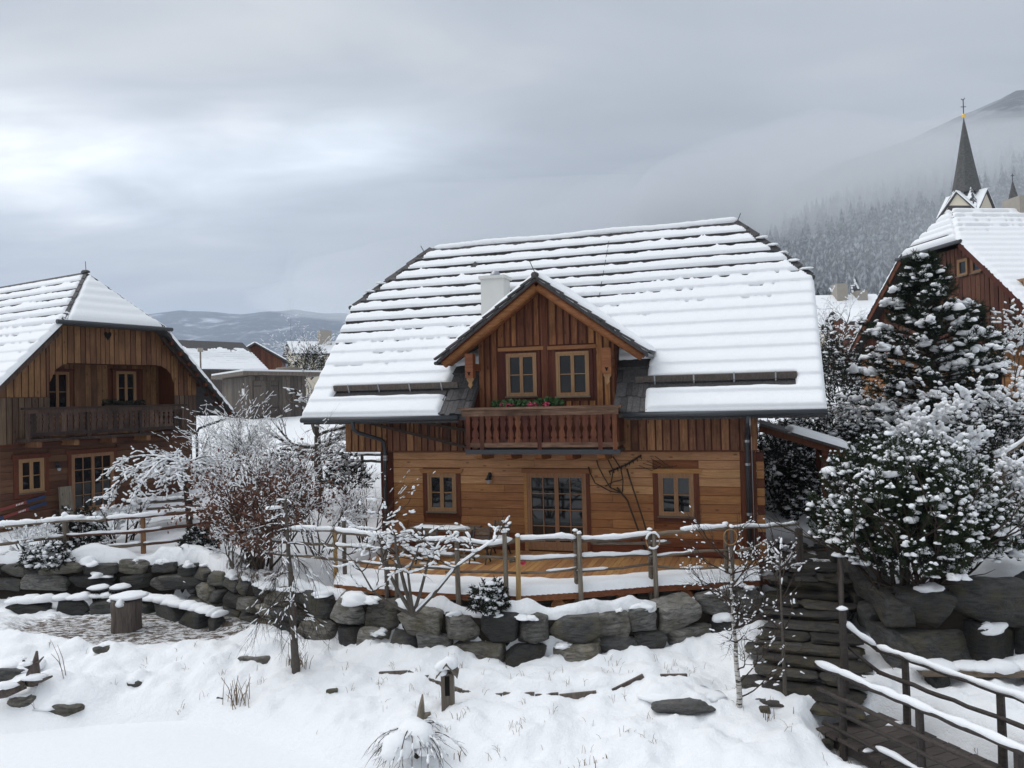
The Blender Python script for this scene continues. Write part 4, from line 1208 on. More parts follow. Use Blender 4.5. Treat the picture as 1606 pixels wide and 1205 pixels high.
wire('hay_rake', 'long-handled wooden hay rake with twiggy head leaning beside the fork', 'hay rake', rk, 'bark', W_(2.62, -0.40, 1.86))
lad = thing('ladder', 'dark wooden ladder hung slanting under the left eave', 'ladder', org=W_(-4.0, -0.36, 5.0))
p0, p1 = Vector((-5.55, -0.42, 5.36)), Vector((-2.15, -0.30, 4.54)); q0, q1 = Vector((-4.25, -0.42, 5.38)), Vector((-2.15, -0.30, 5.00))
ob('stile', B().bar(W_(*p0), W_(*p1), 0.05, 0.075), 'ladder_wood', lad); ob('stile', B().bar(W_(*q0), W_(*q1), 0.05, 0.075), 'ladder_wood', lad)
for k in range(9):
    t = 0.30 + 0.68 * k / 8; a = p0.lerp(p1, t); z1_ = min(5.50, q0.z + (q1.z - q0.z) * (a.x - q0.x) / (q1.x - q0.x))
    ob('rung', B().bar(W_(*a), W_(a.x + 0.02, a.y, z1_), 0.04, 0.04), 'ladder_wood', lad)
# flower box on the balcony rail
fb = thing('flower_box', 'box of green heather and pink flowers on the dormer balcony rail', 'flower box', org=W_(-0.3, -1.03, 5.62))
ob('planter', B().bar(W_(-1.12, -0.90, 5.66), W_(0.52, -0.90, 5.66), 0.16, 0.14), 'balcony_dark', fb)
def leaf_cloud(centers, radii, n, size, seed, flat=0.75):
    r = np.random.RandomState(seed); k = len(centers)
    i = r.randint(0, k, n); d = r.normal(size=(n, 3)); d /= np.linalg.norm(d, axis=1)[:, None]
    P = np.array(centers)[i] + d * (np.array(radii)[i] * (0.55 + 0.5 * r.rand(n)))[:, None] * np.array([1, 1, flat])
    a = r.normal(size=(n, 3)); a /= np.linalg.norm(a, axis=1)[:, None]; b_ = np.cross(a, r.normal(size=(n, 3))); b_ /= np.linalg.norm(b_, axis=1)[:, None]
    s = size * (0.6 + 0.8 * r.rand(n))[:, None]
    V = np.stack([P - a * s, P + b_ * s * 0.5, P + a * s, P - b_ * s * 0.5], 1).reshape(-1, 3)
    return V, np.arange(4 * n).reshape(-1, 4)
cs = [W_(-1.15 + 0.2 * k + rnd.uniform(-.04, .04), -0.98 + rnd.uniform(-.05, .05), 5.70 + rnd.uniform(0, .06)) for k in range(9)]
ob('foliage', leaf_cloud(cs, [0.16] * 9, 1500, 0.045, 3), 'leaf_green', fb)
cs2 = [W_(x, -1.10, 5.69) for x in (-0.98, -0.82, -0.72, -0.25, -0.10, 0.10, 0.18)]
ob('flowers', leaf_cloud(cs2, [0.085] * 7, 380, 0.028, 5), 'flower', fb)

# ---- lean-to porch at the right end of the house
po = thing('side_porch', 'red-brown lean-to porch roof with two posts at the right end of the chalet', 'porch', org=(0, 0, HZ), loc=h2w(0, 0, HZ), rz=RZ)
ob('porch_roof', B().prism([(5.22, 0.9, 5.02), (7.42, 0.9, 4.30), (7.42, 3.6, 4.30), (5.22, 3.6, 5.02)], (0, 0, 0.06)), 'shingle', po)
snow_sheet('porch_snow', po, lambda S, T: np.stack([S, T, 5.09 - (S - 5.22) * 0.3273], -1), (0.31, 0, 0.95), 5.3, 7.46, 0.86, 3.6, 0.05,
           lambda S, T: np.where(S > 5.95 + 0.25 * fbm(T * 1.5, S, 4, 2), 0.12 * rounded(np.minimum(np.minimum(S - 5.9, 7.46 - S), np.minimum(T - 0.86, 3.6 - T)), 0.15), -0.04))
for yy in (1.05, 3.2):
    ob('rafter', B().bar((5.22, yy, 4.93), (7.25, yy, 4.26), 0.10, 0.15), 'trim_red', po)
ob('purlin', B().bar((6.75, 0.95, 4.30), (6.75, 3.5, 4.30), 0.12, 0.14), 'trim_red', po)
ob('post', B().box(6.68, 6.82, 1.08, 1.22, 1.7, 4.23), 'trim_red', po)
ob('post', B().box(6.68, 6.82, 3.05, 3.19, 1.7, 4.23), 'trim_red', po)

# ================================================================== TERRACE DECK AND ITS FENCE
def project(p):
    q = C3.T @ (np.array(p, float) - np.array([0, 0, CAMZ]))
    return 803 + 1206 * q[0] / -q[2], 602.5 - 1206 * q[1] / -q[2]
FX = [-4.45, -3.96, -2.72, -1.19, 0.4, 1.55, 3.03, 5.12]
FY = [-3.4, -4.3, -4.47, -4.52, -4.38, -3.81, -2.94, -1.97]
yfront = lambda x: float(np.interp(x, FX, FY))
dk = thing('terrace_deck', 'orange larch plank terrace in front of the main chalet, snow along its edge', 'terrace', org=(0, 0, HZ - 0.4), loc=h2w(0, 0, HZ - 0.4), rz=RZ)
x = -4.45
r = random.Random(31)
while x < 5.10:
    w = 0.145; x2 = min(x + w, 5.12)
    z1 = HZ - 0.01 + r.uniform(-0.003, 0.003)
    ob('deck_plank', B().add([(x, yfront(x) + 0.02, z1 - 0.04), (x2 - 0.008, yfront(x2) + 0.02, z1 - 0.04), (x2 - 0.008, -0.10, z1 - 0.04), (x, -0.10, z1 - 0.04), (x, yfront(x) + 0.02, z1), (x2 - 0.008, yfront(x2) + 0.02, z1), (x2 - 0.008, -0.10, z1), (x, -0.10, z1)],
       [(3, 2, 1, 0), (4, 5, 6, 7), (0, 1, 5, 4), (1, 2, 6, 5), (2, 3, 7, 6), (3, 0, 4, 7)]), 'deck_wood', dk)
    x = x2
for i in range(len(FX) - 1):
    a = (FX[i], FY[i] - 0.0, HZ - 0.105); q = (FX[i + 1], FY[i + 1] - 0.0, HZ - 0.105)
    ob('edge_board', B().bar(a, q, 0.05, 0.15), 'deck_edge', dk)
    ob('joist', B().bar((a[0] + 0.3, a[1] + 0.45, HZ - 0.14), (q[0] + 0.3, q[1] + 0.45, HZ - 0.14), 0.14, 0.16), 'trim_red', dk)
ob('edge_board', B().bar((-4.45, -3.4, HZ - 0.105), (-4.5, -0.1, HZ - 0.105), 0.05, 0.15), 'deck_edge', dk)
for lx in (-3.6, -2.25, -0.35, 1.1, 2.35, 3.6):
    yy = yfront(lx)
    ob('log_beam', B().tube([(lx, yy + 0.10, HZ - 0.36), (lx + 0.02, -0.2, HZ - 0.34)], 0.165, 12), 'log_orange', dk)
def deck_snow(S, T):
    yf = np.interp(S, FX, FY); d = T - yf
    lim = 0.85 + 0.7 * fbm(S * 0.9, T * 0.4, 12, 3) + 0.25 * sstep(-S, 2.2, 4)
    e = np.minimum(np.minimum(d + 0.03, (lim - d)), np.minimum(S + 4.45, 5.14 - S))
    h = 0.145 * (1 + 0.5 * fbm(S * 1.6, T * 1.6, 14, 3)) * rounded(e, 0.16)
    return np.where(e > 0, h, -0.04)
snow_sheet('deck_snow', dk, lambda S, T: np.stack([S, T, 0 * S + HZ - 0.005], -1), (0, 0, 1), -4.5, 5.2, -4.56, -1.0, 0.05, deck_snow, 'snow')
r = random.Random(8)
snow_lumps('deck_snow', [(-3.2 + 0.2 * k + r.uniform(-.1, .1), -1.9 + r.uniform(-.9, .5), HZ - 0.005, r.uniform(.08, .3), r.uniform(.04, .1), 0.03, r.uniform(-.3, .3)) for k in range(9)], dk, 4)

def edge_pt(u, off=0.07):
    best = None
    for i in range(400):
        lx = -4.45 + 9.6 * i / 399
        p = h2w(lx, yfront(lx) - off, HZ); d = abs(project(p)[0] - u)
        if best is None or d < best[0]:
            best = (d, p)
    return best[1]
def z_at(u, v, y):
    return at_y(u, v, y)[2]
def log_rail(name, T, pts, rad, mat, snow=0.0, seed=0, part=1.0, n=7, sd=0.9):
    """crooked rail with a ridge of snow on it"""
    r = random.Random(seed); P = [Vector(p) for p in pts]; fine = []
    for a, b_ in zip(P[:-1], P[1:]):
        k = max(2, int((b_ - a).length / 0.22))
        for i in range(k):
            fine.append(a.lerp(b_, i / k))
    fine.append(P[-1])
    rr = [rad * r.uniform(0.85, 1.12) for _ in fine]
    fine = [p + Vector((0, r.uniform(-.012, .012), r.uniform(-.012, .012))) for p in fine]
    o = ob(name, B().tube(fine, rr, n), mat, T, True)
    if snow > 0:
        b = B(); run = []; rr2 = []
        dense = []
        for i in range(len(fine) - 1):
            for k in range(3):
                dense.append((fine[i].lerp(fine[i + 1], k / 3), rr[i]))
        dense.append((fine[-1], rr[-1]))
        on = r.random() < part; flip = 0
        for i, (p, q) in enumerate(dense):
            flip += 1
            if flip > 6 and r.random() < 0.22:
                flip = 0; on = r.random() < part
            if on and i < len(dense) - 1:
                s = snow * r.uniform(0.88, 1.12) * (1 + 0.14 * math.sin(i * 0.37 + seed) + 0.14 * math.sin(i * 0.83 + seed * 2))
                run.append((p.x, p.y, p.z + q * 0.62 + s * 0.42)); rr2.append(s)
            else:
                if len(run) > 2:
                    rr2[0] *= 0.45; rr2[-1] *= 0.45; b.tube(run, rr2, 8, True, sd)
                run = []; rr2 = []
        if b.v:
            ob('snow', b, 'snow', o, True)['kind'] = 'stuff'
    return o
def post(T, p, z0, z1, rad, mat, lean=(0, 0), square=False, cap=0.0, seed=0):
    r = random.Random(seed); x, y = p[0], p[1]
    top = (x + lean[0], y + lean[1], z1)
    if square:
        o = ob('post', B().bar((x, y, z0), top, rad * 2, rad * 1.8, up=(0, 1, 0)), mat, T)
    else:
        o = ob('post', B().tube([(x, y, z0), ((x + top[0]) / 2 + r.uniform(-.01, .01), (y + top[1]) / 2, (z0 + z1) / 2), top], [rad * 1.05, rad, rad * 0.92], 8), mat, T)
    if cap:
        snow_lumps('snow', [(top[0], top[1], z1 + cap * 0.5, rad * 1.15, rad * 1.15, cap)], o, seed)
    return o
tf = thing('terrace_fence', 'rustic snow-topped rail fence along the curved front edge of the terrace', 'fence', org=edge_pt(815))
PO = [(527, 828, 'fresh_post', 0.05, 0, 1.30), (541, 818, 'grey_wood', 0.05, -0.25, 1.3), (607, 858, 'grey_wood', 0.05, 0, 1.2), (622, 850, 'grey_wood', 0.045, 0, 1.2), (720, 838, 'grey_wood', 0.055, 0, 1.25), (794, 836, 'grey_wood', 0.05, 0, 1.18), (812, 842, 'fresh_post', 0.052, 0, 1.15),
      (904, 834, 'grey_rail', 0.05, -0.16, 1.4), (911, 838, 'grey_wood', 0.05, 0.02, 1.25), (1021, 832, 'grey_rail', 0.055, -0.16, 1.4), (1030, 838, 'grey_wood', 0.05, 0.02, 1.3), (1139, 824, 'grey_rail', 0.05, -0.16, 1.5), (1148, 828, 'grey_wood', 0.05, 0.02, 1.5)]
for i, (u, v, mt, rad, off, zb_) in enumerate(PO):
    p = edge_pt(u, 0.08 + off); z1 = z_at(u, v, p[1])
    post(tf, p, zb_, z1, rad, mt, (rnd.uniform(-.02, .02), 0), False, 0.05 if v < 850 and mt != 'fresh_post' or i == 6 else 0.0, i)
TOPR = [(525, 834), (600, 842), (670, 848), (720, 848), (770, 856), (812, 848), (860, 845), (911, 847), (970, 846), (1030, 838), (1090, 832), (1148, 828)]
def rail_pts(uv, off=0.0):
    out_ = []
    for u, v in uv:
        p = edge_pt(u, off); out_.append((p[0], p[1], z_at(u, v, p[1])))
    return out_
rp = rail_pts(TOPR)
for i, (a, q) in enumerate(((0, 4), (4, 6), (5, 8), (7, 10), (9, 12))):
    log_rail('rail', tf, rp[a:q] if q - a > 1 else rp[a:a + 2], 0.045, 'grey_rail', 0.062 if i != 1 else 0.055, 20 + i, 0.92)
log_rail('rail', tf, [rp[3], rp[4], rp[5]], 0.04, 'grey_rail', 0.06, 41, 1.0)
e_ = rp[-1]
log_rail('rail', tf, [e_, h2w(5.3, -1.75, e_[2] - 0.04), h2w(6.0, -1.15, e_[2] - 0.05)], 0.035, 'grey_rail', 0.04, 43, 1.0)
for i, uv in enumerate(([(527, 856), (620, 862), (720, 872)], [(720, 872), (812, 876)], [(800, 880), (860, 876), (911, 873)], [(911, 874), (1028, 870)], [(930, 852), (1052, 851)], [(1020, 874), (1090, 866), (1150, 862)], [(1148, 866), (1205, 858)])):
    log_rail('rail', tf, rail_pts(uv), 0.034, 'grey_rail', 0.05 if i in (0, 2, 3) else 0.03, 60 + i, 0.75 if i in (0, 2, 3) else 0.3)
for i, uv in enumerate(([(527, 878), (610, 886), (720, 893)], [(700, 898), (760, 896), (812, 900)], [(812, 899), (870, 897), (911, 890)], [(905, 896), (960, 893), (1030, 884)], [(1020, 888), (1080, 893), (1148, 890)])):
    log_rail('rail', tf, rail_pts(uv), 0.03, 'grey_rail', 0.03, 80 + i, 0.3)
# hoops of withy that tie the posts
for u, v in ((1026, 848), (1146, 842)):
    p = edge_pt(u, 0.10); z = z_at(u, v, p[1]); b = B()
    pts = [(p[0] + 0.145 * math.cos(t) , p[1] - 0.05, z + 0.17 * math.sin(t)) for t in np.linspace(0, 6.28, 18)]
    hp_ = ob('withy_hoop', b.tube(pts, 0.013, 5, False), 'fresh_post', tf)
    if u < 1100:
        ob('snow', B().tube([(q[0], q[1], q[2] + 0.012) for q in pts[1:9]], 0.024, 6).tube([(q[0], q[1], q[2] + 0.012) for q in pts[11:16]], 0.024, 6), 'snow', hp_, True)
# grey weathered gate post and boards where the fence meets the paved yard
p = h2w(6.0, -1.15)
post(tf, p, 1.6, z_at(1214, 830, p[1]), 0.07, 'hut_board', (0, 0), True)

# ---- furniture on the deck
tb = thing('garden_table', 'grey wooden garden table with snow on its top, on the terrace', 'table', org=W_(-2.55, -1.15, HZ))
for k in range(4):
    ob('top_board', B().bar(W_(-3.55, -1.55 + 0.21 * k, HZ + 0.72), W_(-1.75, -1.45 + 0.21 * k, HZ + 0.72), 0.195, 0.04), 'grey_rail', tb)
for sx in (-3.3, -2.0):
    for sy in (-1.45, -0.9):
        ob('leg', B().bar(W_(sx, sy, HZ), W_(sx * 0.985, sy, HZ + 0.70), 0.06, 0.06, up=(0, 1, 0)), 'grey_wood', tb)
snow_lumps('snow', [(*W_(-3.1 + 0.3 * k, -1.3, HZ + 0.75), 0.36, 0.26, 0.055, RZ) for k in range(4)], tb, 6)
for k, (cx_, cy_, lb) in enumerate(((-1.45, -1.75, 'folding garden chair at the near right of the terrace table'), (-2.75, -2.05, 'folding garden chair in front of the terrace table'), (-1.25, -0.75, 'folding garden chair between the terrace table and the door'))):
    cT = thing('garden_chair', lb, 'chair', org=W_(cx_, cy_, HZ), group='folding chairs round the terrace table')
    for s in range(4):
        ob('seat_slat', B().bar(W_(cx_ - 0.2, cy_ - 0.15 + s * 0.1, HZ + 0.44), W_(cx_ + 0.2, cy_ - 0.15 + s * 0.1, HZ + 0.44), 0.08, 0.02), 'grey_rail', cT)
    for s in range(3):
        ob('back_slat', B().bar(W_(cx_ - 0.2, cy_ + 0.24, HZ + 0.58 + 0.1 * s), W_(cx_ + 0.2, cy_ + 0.24, HZ + 0.58 + 0.1 * s), 0.02, 0.07), 'grey_rail', cT)
    for sx in (-0.21, 0.21):
        ob('leg', B().bar(W_(cx_ + sx, cy_ - 0.2, HZ), W_(cx_ + sx, cy_ + 0.25, HZ + 0.84), 0.03, 0.03), 'iron', cT)
        ob('leg', B().bar(W_(cx_ + sx, cy_ + 0.2, HZ), W_(cx_ + sx, cy_ - 0.18, HZ + 0.45), 0.03, 0.03), 'iron', cT)
    snow_lumps('snow', [(*W_(cx_, cy_, HZ + 0.46), 0.2, 0.17, 0.04, RZ)], cT, k)
pl = thing('wooden_planter', 'tall pale wooden planter box at the left end of the terrace', 'planter', org=W_(-4.02, -1.0, HZ))
for k in range(4):
    a0 = math.pi / 2 * k; c_, s_ = math.cos(a0), math.sin(a0)
    ob('side_board', B().bar(W_(-4.02 + 0.2 * c_ , -1.0 + 0.2 * s_, HZ), W_(-4.02 + 0.2 * c_, -1.0 + 0.2 * s_, HZ + 0.86), 0.39 if k % 2 else 0.04, 0.04 if k % 2 else 0.36, up=(EY.x, EY.y, 0)), 'trim_pale', pl)
ob('soil', B().box(*(lambda p: (p[0] - 0.17, p[0] + 0.17, p[1] - 0.17, p[1] + 0.17))(W_(-4.02, -1.0)), HZ + 0.6, HZ + 0.8), 'dark', pl)
ln = thing('red_lantern', 'small red lantern hanging by the pale fence post on the terrace', 'lantern', org=W_(0.38, -4.05, HZ + 0.52))
pz = W_(0.38, -4.05, HZ + 0.52)
ob('glass', B().tube([pz, (pz[0], pz[1], pz[2] + 0.05), (pz[0], pz[1], pz[2] + 0.16)], [0.05, 0.07, 0.045], 10), 'red_glass', ln, True)
ob('cap', B().tube([(pz[0], pz[1], pz[2] + 0.16), (pz[0], pz[1], pz[2] + 0.21)], [0.055, 0.01], 10), 'iron', ln)

# ================================================================== STONE WALLS, STEPS, BRIDGE
boulder_wall('boulder_wall', 'dry-laid grey boulder wall carrying the terrace in front of the main chalet', [(-4.9, 17.2, 0.55, 1.62), (-3.3, 16.4, 0.52, 1.60), (-1.6, 15.65, 0.50, 1.56), (-0.29, 15.15, 0.50, 1.54), (1.2, 15.1, 0.52, 1.54), (2.55, 15.5, 0.56, 1.56), (3.7, 16.0, 0.6, 1.6), (5.0, 16.45, 0.66, 1.68)], 2, 'stone', 5, (0.5, 1.05), 0.62, mats=['stone', 'stone', 'stone_dark'])
boulder_wall('boulder_wall', 'curved boulder wall rising beside the fire place below the brown-leaved hedge', [(-8.7, 20.15, 0.62, 1.72), (-7.5, 19.1, 0.58, 1.66), (-5.9, 17.75, 0.56, 1.62), (-4.9, 17.2, 0.56, 1.6)], 3, 'stone', 8, (0.5, 0.95), 0.55, mats=['stone', 'stone_dark'])
boulder_wall('boulder_wall', 'low mossy boulder wall below the left rail fence', [(-15.0, 20.5, 1.12, 1.78), (-13, 20.45, 1.12, 1.76), (-9.6, 20.35, 1.1, 1.74), (-8.6, 20.1, 1.1, 1.72)], 2, 'stone', 13, (0.6, 1.3), 0.5, mats=['stone_dark', 'stone'])
boulder_wall('boulder_wall', 'big dark boulders retaining the bank behind the snowy plank bench', [(6.95, 14.35, 0.72, 2.12), (7.6, 14.15, 0.72, 2.2), (9.4, 14.1, 0.72, 2.3), (12.5, 14.15, 0.8, 2.3)], 2, 'stone_dark', 21, (0.85, 1.45), 0.8, batter=0.16)
boulder_wall('boulder_wall', 'dark boulders along the right side of the stone steps', [(7.25, 18.2, 1.6, 2.25), (7.0, 16.2, 1.2, 2.1), (6.75, 14.5, 0.8, 2.05)], 2, 'stone_dark', 23, (0.7, 1.2), 0.55, snow=False)
boulder_wall('boulder_wall', 'stacked dark stones between the terrace corner and the stone steps', [(4.9, 16.42, 0.8, 1.72), (5.4, 17.2, 1.1, 1.78), (5.75, 18.1, 1.4, 1.82)], 2, 'stone_dark', 25, (0.5, 0.9), 0.5)
# flat stone seats round the fire place
rg = thing('stone_bench_ring', 'row of dark squared stones with thick snow, seats round the fire place', 'stone bench', org=(-9.6, 19.6, 0.6))
rp_ = [(-12.9, 19.55), (-11.2, 19.75), (-9.7, 19.72), (-8.75, 19.25), (-8.0, 18.55), (-7.35, 18.15), (-6.85, 17.9)]
s = 0.0; r = random.Random(77); L = plen(rp_); sn = []
while s < L - 0.3:
    w = r.uniform(0.75, 1.25); w = min(w, L - s)
    (x, y), a = along(rp_, s + w / 2)
    hgt = r.uniform(0.40, 0.5)
    boulder('stone_seat', (x, y, 0.62 + hgt / 2 - 0.06), (w * 0.98, 0.46, hgt), a + r.uniform(-.06, .06), 'stone_dark', rg, r.randrange(9999), 0, power=8, rough=0.05, cuts=3)
    for k in range(3):
        sn.append((x + (k - 1) * w * 0.3 * math.cos(a), y + (k - 1) * w * 0.3 * math.sin(a), 0.62 + hgt - 0.03, w * 0.27, 0.25, r.uniform(0.09, 0.13), a))
    s += w
snow_lumps('snow', sn, rg, 3)
# stone steps
stp = thing('stone_steps', 'dark layered slate steps climbing from the bridge to the paved yard', 'steps', org=(5.0, 13.4, 0.6))
r = random.Random(52)
for k in range(-1, 12):
    t = k / 11; cx, cy = 5.02 + 1.75 * t, 13.45 + 4.35 * t; z = 0.70 + 1.12 * t; ang = math.atan2(-0.40, 0.92)
    wd = 2.15 - 0.7 * t
    dx, dy = math.cos(ang), math.sin(ang); m2 = r.uniform(-0.25, 0.25)
    for (a0, a1) in (((-wd / 2, m2), (m2 + 0.01, wd / 2)) if k % 3 == 1 else ((-wd / 2, wd / 2),)):
        mid = (a0 + a1) / 2
        boulder('slab', (cx + dx * mid + r.uniform(-.04, .04), cy + dy * mid, z), ((a1 - a0) * 1.03, 0.72, 0.10), ang + r.uniform(-.05, .05), 'slate', stp, r.randrange(9999), r.uniform(-.03, .03), power=9, rough=0.06, cuts=3)
        if k > 2:
            boulder('slab', (cx - dx * 0.1 + dx * mid, cy + 0.05, z - 0.09), ((a1 - a0) * r.uniform(0.95, 1.1), 0.66, 0.10), ang, 'slate', stp, r.randrange(9999), 0, power=9, rough=0.06, cuts=3)
# slate paving of the yard
yd = thing('slate_paving', 'irregular slate paving with snow in the joints beside the chalet', 'paving', org=h2w(6.5, 0.2, 1.8))
for i in range(9):
    for j in range(4):
        lx, ly = 5.55 + j * 0.58 + r.uniform(-.08, .08), -1.9 + i * 0.48 + r.uniform(-.06, .06)
        p = h2w(lx, ly, 1.815 + r.uniform(-.01, .01))
        if r.random() < 0.9:
            boulder('paving_slab', p, (0.55 * r.uniform(0.85, 1.1), 0.44 * r.uniform(0.85, 1.1), 0.07), RZ + r.uniform(-.4, .4), 'slate', yd, r.randrange(9999), 0, power=7, rough=0.10, cuts=5)
# footbridge
bd = Vector((0.385, -0.923, 0)); bs = Vector((0.923, 0.385, 0))
BA = Vector((5.44, 12.72, 0.42))
fbg = thing('footbridge', 'dark plank footbridge over the pond inlet in the lower right corner', 'bridge', org=tuple(BA))
for k in range(19):
    c = BA + bd * (0.21 * k + 0.05); w = rnd.uniform(-0.03, 0.03)
    ob('plank', B().bar(c - bs * (0.70 + w), c + bs * (0.70 - w), 0.198, 0.05), 'bridge_plank', fbg)
for s in (-0.5, 0.5):
    ob('beam', B().bar(BA + bs * s + Vector((0, 0, -0.13)), BA + bs * s + bd * 4.0 + Vector((0, 0, -0.13)), 0.16, 0.2), 'bridge_plank', fbg)
snow_lumps('snow', [tuple(BA + bd * t + bs * o + Vector((0, 0, 0.03))) + (a, b_, 0.03, 0.4) for t, o, a, b_ in ((0.4, 0.55, 0.2, 0.06), (0.9, -0.6, 0.1, 0.05), (2.6, 0.4, 0.3, 0.08), (3.2, 0.3, 0.4, 0.1), (2.9, -0.5, 0.2, 0.08))], fbg, 8)
nr = thing('bridge_railing', 'near railing of the footbridge, four dark poles with snow on the top one', 'railing', org=(5.15, 12.2, 0.2))
N0, N1 = Vector((4.80, 12.52, 0)), Vector((6.35, 8.85, 0))
for i, z in enumerate((1.45, 1.08, 0.84, 0.56)):
    d_ = Vector((0.02 * i, -0.03 * i, 0))
    log_rail('rail', nr, [tuple(N0 + d_ + Vector((0, 0, z))), tuple(N0.lerp(N1, 0.5) + d_ + Vector((0, 0, z - 0.02))), tuple(N1 + d_ + Vector((0, 0, z - 0.03)))], 0.036 if i else 0.045, 'dark_rail', 0.054 if i == 0 else (0.045 if i == 3 else 0), 100 + i, 1.0 if i == 0 else 0.5, 8)
for t, zt in ((0.12, 1.46), (0.47, 1.42), (0.82, 1.40)):
    q = N0.lerp(N1, t) + Vector((0.05, 0.03, 0)); post(nr, q, 0.0, zt, 0.062, 'dark_rail')
fr = thing('bridge_railing', 'far railing of the footbridge with snow along its top pole', 'railing', org=(6.2, 12.4, 0.4))
G0, G1 = Vector((6.02, 12.98, 0)), Vector((7.75, 9.45, 0))
for i, z in enumerate((1.50, 1.12, 0.78)):
    st_ = G0 if i < 2 else G0.lerp(G1, 0.02)
    log_rail('rail', fr, [tuple(st_ + Vector((0, 0, z + 0.02))), tuple(G0.lerp(G1, 0.45) + Vector((0, 0, z - 0.02))), tuple(G1 + Vector((0, 0, z - 0.06)))], 0.045 if i == 0 else 0.038, 'dark_rail', 0.056 if i == 0 else 0.0, 110 + i, 1.0, 8)
for t, zt in ((0.13, 1.48), (0.52, 1.42), (0.9, 1.38)):
    q = G0.lerp(G1, t) + Vector((0.03, 0.05, 0)); post(fr, q, 0.2, zt, 0.062, 'dark_rail')
hr = thing('stair_handrail', 'dark pole handrail climbing beside the stone steps from a tall post', 'handrail', org=(5.55, 13.2, 0.7))
post(hr, (5.55, 13.2), 0.5, 2.12, 0.07, 'dark_rail', (0, 0), False, 0.04, 5)
log_rail('rail', hr, [(5.58, 13.2, 1.88), (5.82, 13.08, 1.66), (6.04, 12.96, 1.50)], 0.04, 'dark_rail', 0.055, 120, 1.0)
log_rail('rail', hr, [(5.60, 13.25, 1.52), (6.06, 12.95, 1.10)], 0.032, 'dark_rail', 0.035, 121, 0.6)
log_rail('rail', hr, [(5.55, 13.25, 2.05), (6.1, 14.5, 2.45), (6.65, 15.9, 2.75)], 0.04, 'dark_rail', 0.0, 122)
post(hr, (6.65, 15.9), 1.4, 2.8, 0.05, 'dark_rail')
pb = thing('plank_bench', 'long plank bench under thick snow before the dark boulders', 'bench', org=(7.9, 13.25, 0.7))
ob('seat', B().bar((6.92, 13.42, 1.0), (9.05, 13.15, 1.03), 0.46, 0.09), 'grey_rail', pb)
for x in (7.2, 8.75):
    boulder('support', (x, 13.33 - 0.12 * (x - 7), 0.82), (0.35, 0.4, 0.36), 0.2, 'stone_dark', pb, int(x * 9))
snow_lumps('snow', [(6.98 + 0.33 * k, 13.42 - 0.041 * k, 1.06, 0.30, 0.235, 0.10 + (0.05 if k > 3 else 0), -0.12) for k in range(7)], pb, 5)
# ================================================================== LEFT RAIL FENCE
lf = thing('rail_fence', 'brown three-rail fence with snow on its top rail before the left house', 'fence', org=at_y(225, 870, 21))
TOPF = [(-30, 828, 20.85), (0, 826, 20.9), (60, 821, 20.95), (115, 816, 21.0), (167, 815, 21.05), (222, 811, 21.1), (280, 806, 21.5), (330, 801, 21.9)]
MIDF = [(-30, 858, 20.85), (0, 854, 20.9), (105, 841, 21.0), (222, 834, 21.1), (330, 820, 21.9)]
LOWF = [(-30, 880, 20.85), (0, 876, 20.9), (94, 863, 21.0), (225, 854, 21.1), (296, 846, 21.6), (335, 840, 21.9)]
for i, (pp, sn_) in enumerate(((TOPF, 0.075), (MIDF, 0.04), (LOWF, 0.04))):
    cut = len(pp) // 2
    log_rail('rail', lf, [at_y(*q) for q in pp[:cut + 1]], 0.05, 'grey_rail', sn_, 130 + i, 1.0 if i == 0 else 0.7)
    log_rail('rail', lf, [at_y(*q) for q in pp[cut:]], 0.045, 'barn_plank', sn_ * (0.9 if i == 0 else 1.0), 140 + i, 0.95 if i == 0 else 0.7)
for u, v0, v1, y, mt, rad, cp in ((225, 872, 808, 21.15, 'barn_board', 0.07, 0), (103, 872, 812, 21.05, 'grey_wood', 0.08, 0.10), (-12, 885, 815, 20.9, 'grey_wood', 0.07, 0), (326, 860, 796, 21.95, 'barn_board', 0.07, 0)):
    p = at_y(u, v0, y); post(lf, p, p[2] - 0.3, at_y(u, v1, y)[2], rad, mt, (0, 0), False, cp, u)
# the short rails that join it to the terrace
jf = thing('rail_fence', 'short weathered rail fence joining the terrace fence behind the weeping tree', 'fence', org=at_y(480, 880, 18.6))
for i, (v0, v1) in enumerate(((832, 832), (848, 856), (868, 877))):
    log_rail('rail', jf, [at_y(418, v0, 19.2), at_y(470, (v0 + v1) / 2, 18.6), at_y(526, v1, 17.9)], 0.035, 'grey_rail', 0.05 if i == 0 else 0.03, 150 + i, 0.8)
p = at_y(425, 880, 19.2); post(jf, p, p[2] - 0.4, at_y(425, 826, 19.2)[2], 0.05, 'grey_wood')
# ================================================================== SMALL THINGS IN THE GARDEN
def on_ground(u, v, guess=0.6):
    p = at_z(u, v, guess)
    for _ in range(6):
        p = at_z(u, v, gz(p[0], p[1]))
    return p
sp = at_z(198, 992, 0.62)
stt = thing('tree_stump', 'weathered grey tree stump with a cap of snow by the fire place', 'stump', org=(sp[0], sp[1], 0.5))
b = B(); n = 22; vs = []; r = random.Random(5)
jag = [r.uniform(-.03, .03) for _ in range(n)]
for i, (z, q) in enumerate(((0.45, 0.36), (0.62, 0.335), (0.95, 0.32), (1.22, 0.325), (1.40, 0.33))):
    for k in range(n):
        t = 6.283 * k / n; rr = q + jag[k] + r.uniform(-.006, .006); vs.append((sp[0] + rr * math.cos(t), sp[1] + rr * math.sin(t), z + (0.04 * math.sin(t * 2) if i == 4 else 0)))
fs = [(i * n + k, i * n + (k + 1) % n, (i + 1) * n + (k + 1) % n, (i + 1) * n + k) for i in range(4) for k in range(n)] + [tuple(4 * n + k for k in range(n))]
ob('trunk', b.add(vs, fs), 'stump_wood', stt, True)
